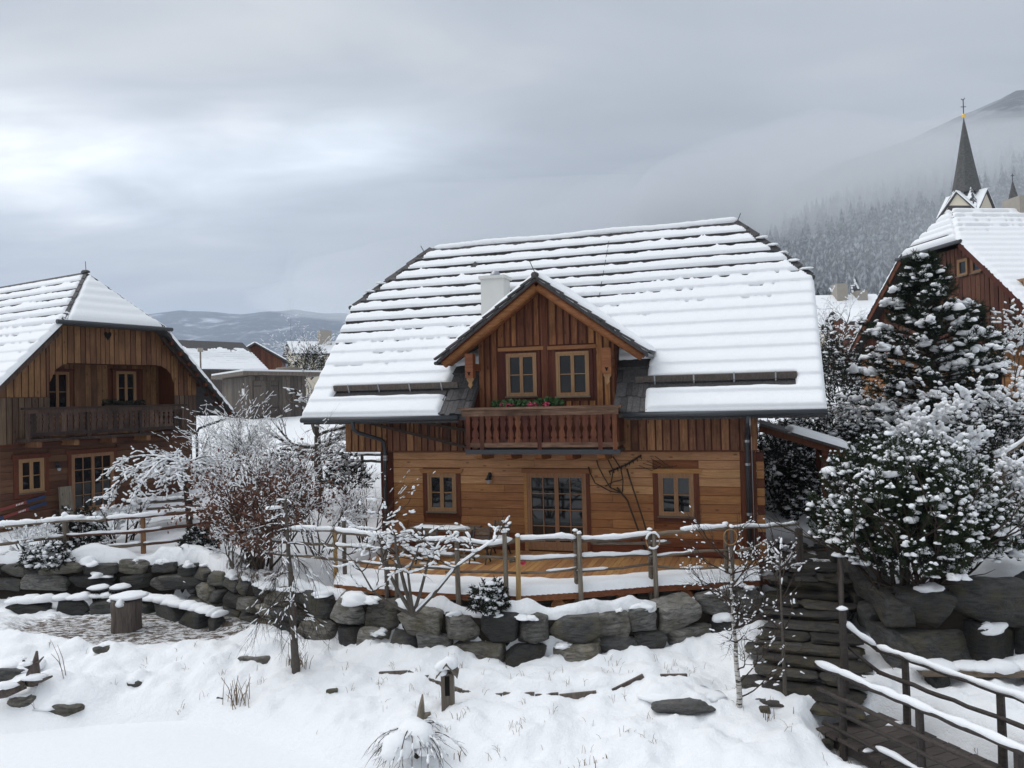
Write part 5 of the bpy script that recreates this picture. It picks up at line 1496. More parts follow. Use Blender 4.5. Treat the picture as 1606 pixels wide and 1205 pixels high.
snow_lumps('snow', [(sp[0], sp[1], 1.44, 0.36, 0.34, 0.11), (sp[0] + 0.02, sp[1] - 0.3, 1.36, 0.10, 0.08, 0.16), (sp[0] - 0.26, sp[1] - 0.14, 1.40, 0.12, 0.10, 0.07)], stt, 9, tpl=ICO3)
for i, (u, lb) in enumerate(((158, 'small black iron fire basket with a lid of snow by the stone seats'), (187, 'second iron fire basket, half hidden behind the tree stump'))):
    p = at_z(u, 950, 0.80); q = thing('fire_basket', lb, 'fire basket', org=p)
    b = B()
    for k in range(16):
        t = 6.283 * k / 16; b.tube([(p[0] + 0.16 * math.cos(t), p[1] + 0.16 * math.sin(t), p[2] + 0.06), (p[0] + 0.235 * math.cos(t), p[1] + 0.235 * math.sin(t), p[2] + 0.44)], 0.012, 4)
    for z, rr in ((0.08, 0.165), (0.25, 0.2), (0.43, 0.235)):
        b.tube([(p[0] + rr * math.cos(t), p[1] + rr * math.sin(t), p[2] + z) for t in np.linspace(0, 6.283, 17)], 0.014, 4, False)
    ob('basket', b, 'iron', q); b = B()
    for k in range(3):
        t = 2.1 * k + 0.5; b.tube([(p[0] + 0.12 * math.cos(t), p[1] + 0.12 * math.sin(t), p[2] + 0.08), (p[0] + 0.15 * math.cos(t), p[1] + 0.15 * math.sin(t), p[2] - 0.15)], 0.014, 4)
    ob('legs', b, 'iron', q)
    ob('ash', B().tube([(p[0], p[1], p[2] + 0.1), (p[0], p[1], p[2] + 0.40)], [0.15, 0.21], 10), 'dark', q)
    snow_lumps('snow', [(p[0], p[1], p[2] + 0.46, 0.27, 0.24, 0.085)], q, i)
# little bird house
p = at_z(703, 1106, 0.5)
bh = thing('bird_house', 'small dark wooden bird house box with a snowy gable roof below the terrace wall', 'bird house', org=p)
x, y, z = p
ob('box', B().box(x - 0.11, x + 0.11, y - 0.1, y + 0.12, z - 0.1, z + 0.58), 'hut_board', bh)
for s in (-1, 1):
    ob('front_board', B().box(x + (-0.109 if s < 0 else 0.045), x + (-0.045 if s < 0 else 0.109), y - 0.115, y - 0.1, z - 0.05, z + 0.56), 'grey_wood', bh)
ob('opening', B().box(x - 0.04, x + 0.04, y - 0.106, y - 0.1, z + 0.2, z + 0.54), 'dark', bh)
for s in (-1, 1):
    ob('roof_board', B().bar((x, y - 0.24, z + 0.76), (x + s * 0.0, y + 0.2, z + 0.76), 0.01, 0.01).prism([(x, y - 0.22, z + 0.80), (x + s * 0.19, y - 0.22, z + 0.56), (x + s * 0.19, y - 0.22, z + 0.53), (x, y - 0.22, z + 0.77)], (0, 0.42, 0)), 'hut_board', bh)
snow_lumps('snow', [(x - 0.05, y - 0.03, z + 0.70, 0.16, 0.22, 0.14), (x + 0.05, y, z + 0.70, 0.15, 0.2, 0.14), (x - 0.10, y - 0.08, z + 0.60, 0.12, 0.15, 0.12)], bh, 2)
# the path's edging boards, half buried
pe = thing('path_edging', 'dark edging boards showing as a broken line through the snow below the terrace wall', 'edging', org=(PATH[0][0], PATH[0][1], 0.6))
L_ = plen(PATH); s = 0.05; r = random.Random(64)
while s < L_ - 0.3:
    w = r.uniform(0.35, 0.9)
    (x0, y0), _ = along(PATH, s); (x1, y1), _ = along(PATH, min(s + w, L_ - 0.01))
    za, zb2 = gz(x0, y0 - 0.10), gz(x1, y1 - 0.10)
    ob('board', B().bar((x0, y0 - 0.055, za - 0.02 + r.uniform(-.02, .02)), (x1, y1 - 0.055, zb2 - 0.02 + r.uniform(-.02, .02)), 0.05, 0.13), 'stump_wood', pe)
    s += w + r.choice((0.02, 0.02, 0.12, 0.3))
# rocks peeping out of the snow
RL = [('dark flat boulder under a snow cushion at the pond edge', 'stone'), ('small dark rock poking out of the bank above the pond', 'stone_dark'), ('dark rock edge under snow left of the tree stump', 'stone_dark'), ('low grey rock showing at the foot of the weeping tree', 'stone'),
      ('brown-grey rock under the driftwood root', 'stone'), ('rock at the left edge under a round snow cushion', 'stone_dark'), ('small brown stone lying beside the slender sapling', 'stone'), ('grey stone at the end of the footbridge', 'stone_dark'), ('half buried stone between the two bridge railings', 'stone'),
      ('flat dark stone slab in the snow beside the birch trunk', 'stone_dark'), ('little dark stone on the bank left of the bird house', 'stone_dark'), ('tiny dark stone near the dry reeds', 'stone_dark')]
for i, ((x, y, w, h), (lb, mt)) in enumerate(zip(ROCKS, RL)):
    z = gz(x, y - 0.1 * w)
    T = thing('rock', lb, 'rock', org=(x, y, z))
    boulder('stone', (x, y + 0.22 * w, z + h * 0.28), (w, w * 0.5, h), rnd.uniform(-.12, .12), mt, T, 300 + i, power=5)
    if w > 0.3:
        snow_lumps('snow', [(x - w * 0.12, y + 0.40 * w, z + h * 0.52, w * 0.40, w * 0.30, h * 0.40, 0), (x + w * 0.2, y + 0.44 * w, z + h * 0.48, w * 0.36, w * 0.30, h * 0.36, 0)], T, i, tpl=ICO3, rough=0.3)
# driftwood root
p = on_ground(58, 1072)
p = (p[0], p[1] - 0.1, p[2] + 0.12)
rt = thing('driftwood_root', 'gnarled driftwood root with snow on its arms at the left edge', 'driftwood', org=p)
x, y, z = p
ob('root', B().tube([(x - 0.05, y, z - 0.1), (x, y, z + 0.12), (x + 0.03, y + 0.02, z + 0.32), (x + 0.05, y + 0.03, z + 0.52)], [0.13, 0.12, 0.06, 0.02], 8).tube([(x, y, z + 0.2), (x - 0.16, y, z + 0.26), (x - 0.24, y + 0.05, z + 0.40)], [0.05, 0.035, 0.015], 6).tube([(x + 0.02, y, z + 0.3), (x + 0.12, y - 0.03, z + 0.33), (x + 0.2, y, z + 0.42)], [0.035, 0.025, 0.01], 6)
   .tube([(x - 0.1, y - 0.1, z - 0.05), (x - 0.35, y - 0.3, z - 0.15), (x - 0.6, y - 0.35, z - 0.2)], [0.1, 0.09, 0.06], 8).tube([(x + 0.05, y - 0.1, z), (x + 0.25, y - 0.15, z + 0.02), (x + 0.42, y - 0.1, z + 0.08)], [0.06, 0.04, 0.02], 6), 'stump_wood', rt, True)
snow_lumps('snow', [(x - 0.12, y - 0.05, z + 0.30, 0.14, 0.1, 0.05), (x - 0.35, y - 0.28, z - 0.02, 0.26, 0.14, 0.09), (x + 0.1, y - 0.12, z + 0.06, 0.22, 0.12, 0.08), (x - 0.2, y + 0.03, z + 0.38, 0.05, 0.05, 0.04)], rt, 6)
# pale wooden post stump standing by the pond
p = on_ground(660, 1140, 0.3)
x, y, z = p
dw = thing('driftwood_snag', 'pointed pale driftwood snag standing out of the bank', 'driftwood', org=p)
ob('snag', B().tube([(x - 0.06, y, z - 0.1), (x, y, z + 0.12), (x + 0.02, y, z + 0.34), (x + 0.04, y, z + 0.54)], [0.10, 0.075, 0.05, 0.012], 8).tube([(x + 0.01, y, z + 0.1), (x + 0.10, y, z + 0.20), (x + 0.17, y, z + 0.22)], [0.05, 0.045, 0.03], 7), 'grey_wood', dw, True)

# ================================================================== THE LEFT HOUSE
LZ = 2.29
LO = (-14.939, 26.183)
def l2w(x, y, z=0.0):
    return (LO[0] + 0.5 * x - 0.866 * y, LO[1] + 0.866 * x + 0.5 * y, z)
lh = thing('timber_house', 'brown timber house with balcony loggia and half-hipped snowy roof at the left edge', 'house', org=(0, 0, LZ), loc=(LO[0], LO[1], LZ), rz=R(60))
CC, SL, RT = 1.2, 1.05, 10.73
lz = lambda x: RT - SL * abs(x - CC)
ob('ground_floor_wall', B().box(-2.38, 4.62, 0.0, 10.0, 2.0, 4.8), 'barn_plank', lh)
LW = (-1.98, -0.88, 3.03, 4.43); LD = (-0.26, 1.50, 2.0, 4.45)
plank_rows(lh, -2.36, 4.62, 2.15, 4.78, 0.0, 0.215, [LW, LD], lambda z, r: 'barn_plank', seed=23)
x0, x1, z0, z1 = LW
ob('window_trim', B().box(x0, x0 + 0.15, -0.07, 0.0, z0, z1 - 0.15), 'trim_red', lh); ob('window_trim', B().box(x1 - 0.15, x1, -0.07, 0.0, z0, z1 - 0.15), 'trim_red', lh)
ob('window_trim', B().box(x0 + 0.152, x1 - 0.152, -0.068, 0.0, z0, z0 + 0.15), 'trim_red', lh); ob('window_head', B().box(x0 - 0.05, x1 + 0.05, -0.085, 0.0, z1 - 0.148, z1), 'trim_red', lh)
window(lh, x0 + 0.155, x1 - 0.155, z0 + 0.153, z1 - 0.15, -0.02, 2, 2)
ob('door_trim', B().box(-0.26, -0.14, -0.075, 0.0, 2.15, 4.30), 'trim_red', lh); ob('door_trim', B().box(1.38, 1.50, -0.075, 0.0, 2.15, 4.30), 'trim_red', lh); ob('door_head', B().box(-0.32, 1.56, -0.085, 0.0, 4.303, 4.45), 'trim_red', lh)
window(lh, -0.138, 1.378, 2.30, 4.30, -0.02, 2, 4, 2, panel=0.06, sill=False)
# upper storey: gable boarding with an arched loggia
def arch(x):
    if x < -0.85 or x > 3.82:
        return 4.78
    e = max(0.0, max(-0.16 - x, x - 3.10)) / 0.70
    return 6.62 + 0.78 * math.sqrt(max(0, 1 - min(e, 1) ** 2))
top = lambda x: min(lz(x) - 0.14, 8.68)
board_run(lh, -2.40, -0.85, 6.27, top, -0.10, 0.2, [], 'barn_board', 33, gap=0.03)
board_run(lh, -2.40, -0.85, 4.78, 6.25, -0.10, 0.2, [], 'barn_grey', 34, gap=0.03)
board_run(lh, -0.85, 3.82, arch, top, -0.10, 0.2, [], 'barn_board', 35, gap=0.03)
board_run(lh, 3.82, 4.80, 6.27, top, -0.10, 0.2, [], 'barn_board', 36, gap=0.03)
board_run(lh, 3.82, 4.80, 4.78, 6.25, -0.10, 0.2, [], 'barn_grey', 37, gap=0.03)
# solid behind: side pieces, gable head, recess box
ob('upper_wall', B().prism([(-2.38, -0.09, 4.8), (-0.87, -0.09, 4.8), (-0.87, -0.09, lz(-0.87) - 0.16), (-2.38, -0.09, lz(-2.38) - 0.16)], (0, 10.1, 0)).prism([(3.84, -0.09, 4.8), (4.78, -0.09, 4.8), (4.78, -0.09, lz(4.78) - 0.16), (3.84, -0.09, lz(3.84) - 0.16)], (0, 10.1, 0))
   .prism([(-0.869, -0.09, 7.43), (3.839, -0.09, 7.43), (3.839, -0.09, lz(3.839) - 0.16), (CC + 1.9, -0.09, 8.66), (CC - 1.9, -0.09, 8.66), (-0.869, -0.09, lz(-0.869) - 0.16)], (0, 10.1, 0)).box(-0.868, 3.838, 0.85, 10.0, 4.81, 7.428), 'trim_red', lh)
LWL = (-0.50, 0.32, 5.75, 7.15); LWR = (2.05, 2.85, 5.95, 7.20)
board_run(lh, -0.86, 3.83, 4.85, 7.42, 0.85, 0.2, [(a - 0.13, q + 0.13, c - 0.1, d + 0.1) for a, q, c, d in (LWL, LWR)], 'barn_board', 38)
for (a, q, c, d) in (LWL, LWR):
    ob('window_trim', B().box(a - 0.13, a - 0.002, 0.77, 0.85, c - 0.1, d + 0.02), 'trim_red', lh); ob('window_trim', B().box(q + 0.002, q + 0.13, 0.77, 0.85, c - 0.1, d + 0.02), 'trim_red', lh); ob('window_head', B().box(a - 0.18, q + 0.18, 0.75, 0.85, d + 0.022, d + 0.1), 'trim_red', lh)
    window(lh, a, q, c, d, 0.82, 2, 2, fw=0.055, sw=0.045)
ob('gable_heart', B().prism([(1.17 + a * 1.1, -0.146, 8.40 + t * 1.1) for a, t in ((0, -0.15), (0.06, -0.07), (0.12, 0.03), (0.12, 0.10), (0.06, 0.13), (0, 0.08), (-0.06, 0.13), (-0.12, 0.10), (-0.12, 0.03), (-0.06, -0.07))], (0, 0.004, 0)), 'dark', lh)
ob('edge_board', B().box(-2.42, 4.82, -0.14, 0.0, 4.72, 4.775), 'trim_red', lh)
# balcony
lb_ = ob('balcony_floor', B().box(-1.95, 3.62, -0.88, -0.10, 4.84, 4.93), 'balcony_dark', lh)
ob('hand_rail', B().box(-2.12, 3.72, -1.0, -0.78, 5.86, 5.93), 'balcony_dark', lb_); ob('top_board', B().box(-2.02, 3.64, -0.93, -0.88, 5.74, 5.858), 'balcony_dark', lb_)
ob('bottom_rail', B().box(-1.97, 3.62, -0.93, -0.85, 5.02, 5.13), 'balcony_dark', lb_)
balusters(lb_, -1.93, 3.58, 5.13, 5.74, -0.90, 28, 'balcony_dark', 9, 1)
for x in (-1.97, -0.05, 1.85, 3.58):
    ob('balcony_post', B().box(x - 0.05, x + 0.05, -0.935, -0.845, 4.93, 5.74), 'balcony_dark', lb_)
for x in (-1.6, -0.4, 0.9, 2.2, 3.3):
    ob('joist', B().box(x - 0.08, x + 0.08, -0.84, 0.0, 4.66, 4.838), 'barn_board', lb_)
fb2 = thing('flower_box', 'row of dull winter plants on the rail of the left house balcony', 'flower box', org=l2w(1.1, -0.9, 5.93))
ob('planter', B().bar(l2w(0.55, -0.78, 5.94), l2w(1.95, -0.78, 5.94), 0.16, 0.12), 'balcony_dark', fb2)
ob('foliage', leaf_cloud([l2w(0.6 + 0.17 * k, -0.84, 6.0 + (0.06 if k < 3 else 0)) for k in range(9)], [0.14] * 9, 900, 0.04, 8), 'leaf_dark', fb2)
# roof
b = B(); HH = 1.88; EV = 4.9; HY = 1.15
zl = lambda d: RT - SL * d
for s in (-1, 1):
    q = [(CC + s * EV, -0.65, zl(EV)), (CC + s * HH, -0.65, zl(HH)), (CC, HY, zl(0)), (CC, 11, zl(0)), (CC + s * EV, 11, zl(EV))]
    b.prism(q if s < 0 else q[::-1], (-0.0, 0, -0.11))
b.prism([(CC - HH, -0.65, zl(HH) - 0.01), (CC + HH, -0.65, zl(HH) - 0.01), (CC, HY, RT - 0.01)], (0, 0.05, -0.1))
lr = ob('roof', b, 'shingle', lh)
for j in range(15):                                                    # board courses of the visible slope
    d0 = EV - j * 0.327; d1 = d0 - 0.327
    yf = lambda d: -0.65 if d > HH else -0.65 + (HH - d) / HH * (HY + 0.65)
    xa, xb_ = CC - d0, CC - d1
    ob('shingle_course', B().add([(xa, yf(d0), zl(d0) - 0.01), (xa, 11, zl(d0) - 0.01), (xa - 0.03, yf(d0), zl(d0) + 0.035), (xa - 0.03, 11, zl(d0) + 0.035), (xb_, yf(d1), zl(d1)), (xb_, 11, zl(d1))], [(0, 2, 3, 1), (2, 4, 5, 3), (0, 1, 5, 4), (0, 4, 2), (1, 3, 5)]), 'shingle', lr)
nl = Vector((-SL, 0, 1)).normalized()
PL = [(-0.70, -0.03), (11, -0.03), (11, EV - 0.06), (HY, EV - 0.06), (-0.70, EV - HH)]
def left_snow(S, T):
    d = poly_edge(S, T, PL)
    h = rows_snow(S, T, 0.0, 0.327, 0.14, 2.9, 0.14, 44, 5.0)
    hip = np.abs((S + 0.65) * HH - (T - EV + HH) * (HY + 0.65)) / math.hypot(HH, HY + 0.65)
    h = np.where((T > EV - HH - 0.05) & (hip < 0.04 + 0.18 * fbm(S * 2.5, T * 2.5, 7, 3)), -0.04, h)
    return np.where(d < -0.02, -0.04, np.where(h > 0, h * rounded(d + 0.02, 0.12), h))
snow_sheet('roof_snow', lr, lambda S, T: np.stack([CC - EV + T, S, RT - SL * (EV - T) + 0.015], -1), nl, -0.72, 11, -0.05, EV, 0.06, left_snow, stt=0.0164)
def hip_h(S, T):
    w = HH * (1 - T); d = np.minimum(w - np.abs(S - CC) - 0.06 - 0.1 * fbm(T * 5, S, 4, 2), T * 2.6 + 0.03)
    q = T * 6.0; ph = q - np.floor(q)
    h = 0.15 * (1 - 0.32 * (1 - sstep(ph, 0, 0.5))) * rounded(d, 0.14)
    return np.where(d > 0, h, -0.04)
snow_sheet('hip_snow', lr, lambda S, T: np.stack([S, -0.67 + (HY + 0.67) * T, zl(HH) + (RT - zl(HH)) * T], -1), Vector((0, -1.95, 1.82)).normalized(), CC - HH, CC + HH, 0, 1, 0.04, hip_h)
snow_sheet('roof_snow', lr, lambda S, T: np.stack([CC + EV - T, S, RT - SL * (EV - T)], -1), (-nl.x, 0, nl.z), -0.70, 11, -0.03, EV, 0.07,
           lambda S, T: np.where(poly_edge(S, T, PL) > 0, 0.12 * rounded(poly_edge(S, T, PL), 0.12), -0.04))
for s in (-1, 1):
    for k in range(7):
        t0, t1 = k / 7, (k + 1.2) / 7
        p = Vector((CC + s * HH * (1 - t0), -0.65 + (HY + 0.65) * t0, zl(HH * (1 - t0)) + 0.06)); q = Vector((CC + s * HH * (1 - min(t1, 1)), -0.65 + (HY + 0.65) * min(t1, 1), zl(HH * (1 - min(t1, 1))) + 0.03))
        ob('hip_board', B().bar(p, q, 0.11, 0.03), 'shingle', lr)
ob('ridge_board', B().prism([(CC - 0.14, HY, RT - 0.10), (CC, HY, RT + 0.07), (CC + 0.14, HY, RT - 0.10)], (0, 9.8, 0)), 'shingle', lr)
ob('ridge_cap', lumps([(CC, HY + 0.05, RT + 0.06, 0.12, 0.2, 0.1)], 3), 'shingle', lr)
ob('lightning_rod', B().tube([(CC, HY, RT), (CC - 0.02, HY, RT + 0.45)], 0.012, 4), 'iron', lh)
ob('hip_gutter', B().tube([(CC - HH - 0.25, -0.72, 8.72), (CC + HH + 0.25, -0.72, 8.72)], 0.075, 8), 'gutter', lh); ob('hip_eave', B().box(CC - HH - 0.1, CC + HH + 0.1, -0.64, -0.08, 8.66, 8.72), 'shingle', lh)
ob('gutter', B().tube([(CC + EV + 0.05, -0.75, zl(EV) - 0.10), (CC + EV + 0.05, 11, zl(EV) - 0.08)], 0.07, 8), 'gutter', lh)
ob('downpipe', B().tube([(CC + EV - 0.0, -0.4, zl(EV) - 0.12), (CC + EV - 0.1, -0.3, zl(EV) - 0.3), (4.9, -0.1, 4.95), (4.86, -0.02, 4.75), (4.86, -0.02, 2.3)], 0.05, 7), 'gutter', lh)
for k in range(8):                                                     # purlin and batten ends under the right verge
    d = 2.2 + k * 0.37
    ob('purlin', B().box(CC + d - 0.06, CC + d + 0.06, -0.62, -0.10, zl(d) - 0.26, zl(d) - 0.125), 'trim_red', lh)
ob('verge_rafter', B().bar((CC + HH, -0.45, zl(HH) - 0.32), (CC + EV - 0.1, -0.45, zl(EV - 0.1) - 0.22), 0.10, 0.14), 'balcony_dark', lh)
ob('verge_rafter', B().bar((CC - HH, -0.45, zl(HH) - 0.32), (CC - EV + 0.1, -0.45, zl(EV - 0.1) - 0.22), 0.10, 0.14), 'balcony_dark', lh)
wall_lamp(l2w(-0.62, -0.05, 3.98), (0.866, -0.5), 'iron wall lamp on the left house beside its glazed door')
# skis and a plank leaning by the left house
sk = thing('skis', 'pair of old red and blue skis fixed slanting on the left house wall', 'skis', org=l2w(-1.7, -0.2, 2.5))
for k, (xa, za, xb_, zb_) in enumerate(((-2.62, 2.72, -1.02, 3.02), (-2.5, 2.48, -1.0, 2.80))):
    for i, (t0, t1, mt) in enumerate(((0, 0.12, 'ski_blue'), (0.12, 0.62, 'ski_red'), (0.62, 1.0, 'ski_blue'))):
        a = Vector((xa + (xb_ - xa) * t0, -0.10, za + (zb_ - za) * t0)); q = Vector((xa + (xb_ - xa) * t1, -0.10, za + (zb_ - za) * t1))
        ob('ski', B().bar(l2w(*a), l2w(*q), 0.025, 0.10), mt, sk)
    for i in range(5):
        t = 0.42 + 0.03 * i; a = Vector((xa + (xb_ - xa) * t, -0.116, za + (zb_ - za) * t))
        ob('lettering', B().bar(l2w(a.x, a.y, a.z - 0.025), l2w(a.x + 0.012, a.y, a.z + 0.03), 0.008, 0.025, up=(1, 0, 0)), 'white_paint', sk)
pz_ = l2w(-0.42, -0.35, 2.3)
solo('leaning_plank', B().bar(l2w(-0.50, -0.38, 2.28), l2w(-0.50, -0.30, 3.28), 0.40, 0.10, up=(0.866, -0.5, 0)), 'grey_wood', 'broad grey plank post standing beside the left house door', 'plank', pz_)
tbl = thing('picnic_table', 'snow-covered picnic table with benches right of the left house', 'table', org=at_y(262, 812, 24.2))
ax = Vector((0.93, 0.36, 0)); ay = Vector((-0.36, 0.93, 0)); bp = Vector(at_y(262, 800, 24.0)); gzt = gz(bp.x, bp.y)
for k in range(3):
    ob('top_board', B().bar(bp + ay * (0.22 * k - 0.22) - ax * 0.95 + Vector((0, 0, gzt + 0.74 - bp.z)), bp + ay * (0.22 * k - 0.22) + ax * 0.95 + Vector((0, 0, gzt + 0.74 - bp.z)), 0.21, 0.05), 'hut_board', tbl)
for s in (-1, 1):
    ob('bench_board', B().bar(bp + ay * 0.7 * s - ax * 0.95 + Vector((0, 0, gzt + 0.44 - bp.z)), bp + ay * 0.7 * s + ax * 0.95 + Vector((0, 0, gzt + 0.44 - bp.z)), 0.26, 0.05), 'hut_board', tbl)
    for t in (-0.7, 0.7):
        ob('leg', B().bar(bp + ax * t + ay * 0.68 * s + Vector((0, 0, gzt - 0.1 - bp.z)), bp + ax * t + ay * 0.15 * s + Vector((0, 0, gzt + 0.72 - bp.z)), 0.08, 0.06), 'hut_board', tbl)
snow_lumps('snow', [tuple(bp + ax * (0.34 * k - 0.85) + Vector((0, 0, gzt + 0.80 - bp.z))) + (0.30, 0.34, 0.09, 0.37) for k in range(6)] + [tuple(bp - ay * 0.7 + ax * (0.34 * k - 0.85) + Vector((0, 0, gzt + 0.49 - bp.z))) + (0.28, 0.14, 0.06, 0.37) for k in range(6)], tbl, 3)

# ================================================================== OTHER BUILDINGS
def gable_house(name, label, o, rz, half, length, zb_, ze, zrg, wall_m, roof_m='shingle', over=0.5, snow=0.16, cut=99, windows=(), wname='house', snow_fn=None, gable_mat=None, pitch=0.33):
    """plain gabled house: local x across, y along the ridge, its front gable at y=0"""
    T = thing(name, label, wname, org=(0, 0, zb_), loc=(o[0], o[1], zb_), rz=rz)
    sl = (zrg - ze) / (half + over); zz = lambda x: zrg - sl * abs(x)
    ob('wall', B().prism([(-half, 0, zb_ - 2), (half, 0, zb_ - 2), (half, 0, zz(half) - 0.2), (0, 0, zrg - 0.2), (-half, 0, zz(half) - 0.2)], (0, length, 0)), wall_m, T)
    board_run(T, -half, half, zb_, lambda x: zz(x) - 0.2, 0.0, 0.42 if half > 3 else 0.3, [(a, q, c, d) for a, q, c, d in windows], gable_mat or wall_m, 3)
    rb = B()
    for s in (-1, 1):
        q = [(s * (half + over), -over, ze), (0, -over, zrg), (0, length + over, zrg), (s * (half + over), length + over, ze)]
        rb.prism(q if s < 0 else q[::-1], (0, 0, -0.16))
    rfo = ob('roof', rb, roof_m, T)
    for s in (-1, 1):
        n_ = Vector((s * sl, 0, 1)).normalized(); E_ = half + over
        def hf(S, Tt, s=s):
            d = np.minimum(np.minimum(S + over, length + over - S), np.minimum(Tt + 0.03, E_ - Tt + 0.1))
            h = rows_snow(S, Tt, 0.0, pitch, snow, cut, 0.5, 50, E_ + 0.5) if snow_fn is None else snow_fn(S, Tt, s)
            return np.where(d > 0, np.where(h > 0, h * rounded(d, 0.15), h), -0.04)
        snow_sheet('roof_snow', rfo, lambda S, Tt, s=s: np.stack([s * (E_ - Tt), S, zrg - sl * (E_ - Tt) + 0.01], -1), n_, -over, length + over, 0, E_, 0.09, hf)
    for (a, q, c, d) in windows:
        window(T, a, q, c, d, 0.0, 2, 2, fw=0.07)
    return T
# old barn roof behind the left house, half thawed along the ridge
def barn_snow(S, T, s):
    h = rows_snow(S, T, 0.0, 0.28, 0.10, 1.4, 0.25, 70, 3.8)
    n = fbm(S * 0.8, T * 0.8, 71, 4) + 0.5 * fbm(S * 3.0, T * 3, 73, 3)
    return np.where(T > 2.75 + 1.9 * n, -0.04, h)
bo = at_y(370, 537, 64)
exb = Vector((0.77, -0.64, 0)).normalized(); eyb = Vector((-exb.y, exb.x, 0))
bn = gable_house('old_barn', 'old barn behind the left house, its snowy roof thawed dark along the ridge', (bo[0] - eyb.x * 13, bo[1] - eyb.y * 13), math.atan2(exb.y, exb.x), 3.3, 13, 5.2, 8.5, 11.0, 'hut_board', over=0.6, snow_fn=barn_snow, wname='barn')
po_ = at_y(300 + 15, 592, 54)
lp = thing('lamp_post', 'thin street lamp standing before the old barn roof', 'lamp post', org=(po_[0], po_[1], gz(po_[0], po_[1])))
ob('pole', B().tube([(po_[0], po_[1], 4.5), (po_[0], po_[1], at_y(315, 552, 54)[2])], 0.06, 6), 'grey_wood', lp); ob('head', B().box(po_[0] - 0.14, po_[0] + 0.14, po_[1] - 0.14, po_[1] + 0.14, at_y(315, 552, 54)[2], at_y(315, 546, 54)[2]), 'chimney_grey', lp)
g2 = at_y(400, 536, 76)
gable_house('red_brown_house', 'red-brown gabled house peeking out behind the grey hut', (g2[0], g2[1]), R(14), 2.5, 9, 6.5, 10.1, g2[2] - 0.1, 'red_barn', over=0.45, windows=((-0.6, 0.5, 8.3, 9.4),))
# grey hut with a flat lean-to roof
ho = at_y(391, 652, 44); hz_ = 5.1; ha = R(40)
hx, hy = Vector((math.cos(ha), math.sin(ha), 0)), Vector((-math.sin(ha), math.cos(ha), 0))
ht = thing('garden_hut', 'grey board hut with a flat snow-edged roof and double door', 'hut', org=(0, 0, hz_), loc=(ho[0], ho[1], hz_), rz=ha)
ob('wall', B().box(0, 3.5, 0.03, 4.2, hz_ - 1.5, 7.45), 'hut_board', ht)
board_run(ht, 0.0, 3.5, hz_ - 0.1, 7.45, 0.03, 0.22, [(0.25, 1.75, hz_, 7.2)], 'hut_board', 51)
for k in range(2):
    dr_ = ob('door_leaf', B().box(0.27 + 0.745 * k, 0.27 + 0.745 * k + 0.73, -0.03, 0.02, hz_ + 0.05, 7.18), 'hut_board', ht)
    for z in (hz_ + 0.5, 6.85):
        ob('hinge', B().box(0.30 + 0.745 * k + (0.25 if k else 0), 0.30 + 0.745 * k + (0.68 if k else 0.45), -0.04, -0.03, z, z + 0.05), 'iron', dr_)
for i in range(16):                                                   # left side boards face -x
    y0 = 0.05 + i * 0.26
    ob('wall_board', B().box(-0.03 - 0.006 * (i % 2), 0.0, y0, y0 + 0.25, hz_ - 0.5, 7.4), 'hut_board', ht)
ob('roof', B().prism([(-0.5, -0.5, 7.50), (4.4, -0.5, 7.44), (4.4, 4.8, 7.36), (-0.5, 4.8, 7.42)], (0, 0, 0.22)), 'hut_board', ht)
ob('roof_snow', B().prism([(-0.48, -0.48, 7.725), (4.38, -0.48, 7.665), (4.38, 4.78, 7.585), (-0.48, 4.78, 7.645)], (0, 0, 0.10)), 'snow_roof', ht)
ob('notice', B().box(-0.05, -0.037, 0.55, 0.95, 6.35, 6.75), 'white_paint', ht)
wh = thing('wagon_wheel', 'old wooden wagon wheel hung on the wall of the grey hut', 'wheel', org=(ho[0] + hx.x * 2.6, ho[1] + hx.y * 2.6, 6.3))
wc = Vector((ho[0], ho[1], 6.3)) + hx * 2.65 - hy * 0.08
ob('rim', B().tube([tuple(wc + hx * 0.42 * math.cos(t) + Vector((0, 0, 0.42 * math.sin(t)))) for t in np.linspace(0, 6.283, 21)], 0.035, 5, False), 'grey_wood', wh)
for k in range(8):
    t = 6.283 * k / 8; ob('spoke', B().bar(wc, wc + hx * 0.42 * math.cos(t) + Vector((0, 0, 0.42 * math.sin(t))), 0.04, 0.03), 'grey_wood', wh)
# far house with a chimney between the hut and the chalet
d0 = at_y(492, 540, 110)
fh = gable_house('far_house', 'far pale house with snowy roof and square chimney beyond the hut', (at_y(457, 560, 106)[0], at_y(457, 560, 106)[1]), R(-62), 2.5, 7, 8.0, 12.4, d0[2] + 0.1, 'plaster_cream', over=0.6, cut=99)
c = at_y(516, 545, 108)
ob('chimney', (lambda q: B().box(q[0] - 0.8, q[0] + 0.8, q[1] - 0.8, q[1] + 0.8, q[2] - 1.2, q[2] + 2.2))((0.2, 4.6, 13.6)), 'chimney_grey', fh)
# tank and heap of grey hedge stones beside the hut
tk = at_y(452, 575, 50)
solo('rain_barrel', B().tube([(tk[0], tk[1], 5.2), (tk[0], tk[1], 7.9), (tk[0], tk[1], 8.15), (tk[0], tk[1], 8.2)], [0.9, 0.9, 0.75, 0.2], 14), 'hut_board', 'rounded dark grey cistern behind the flat hut roof', 'cistern', (tk[0], tk[1], 5.2), True)

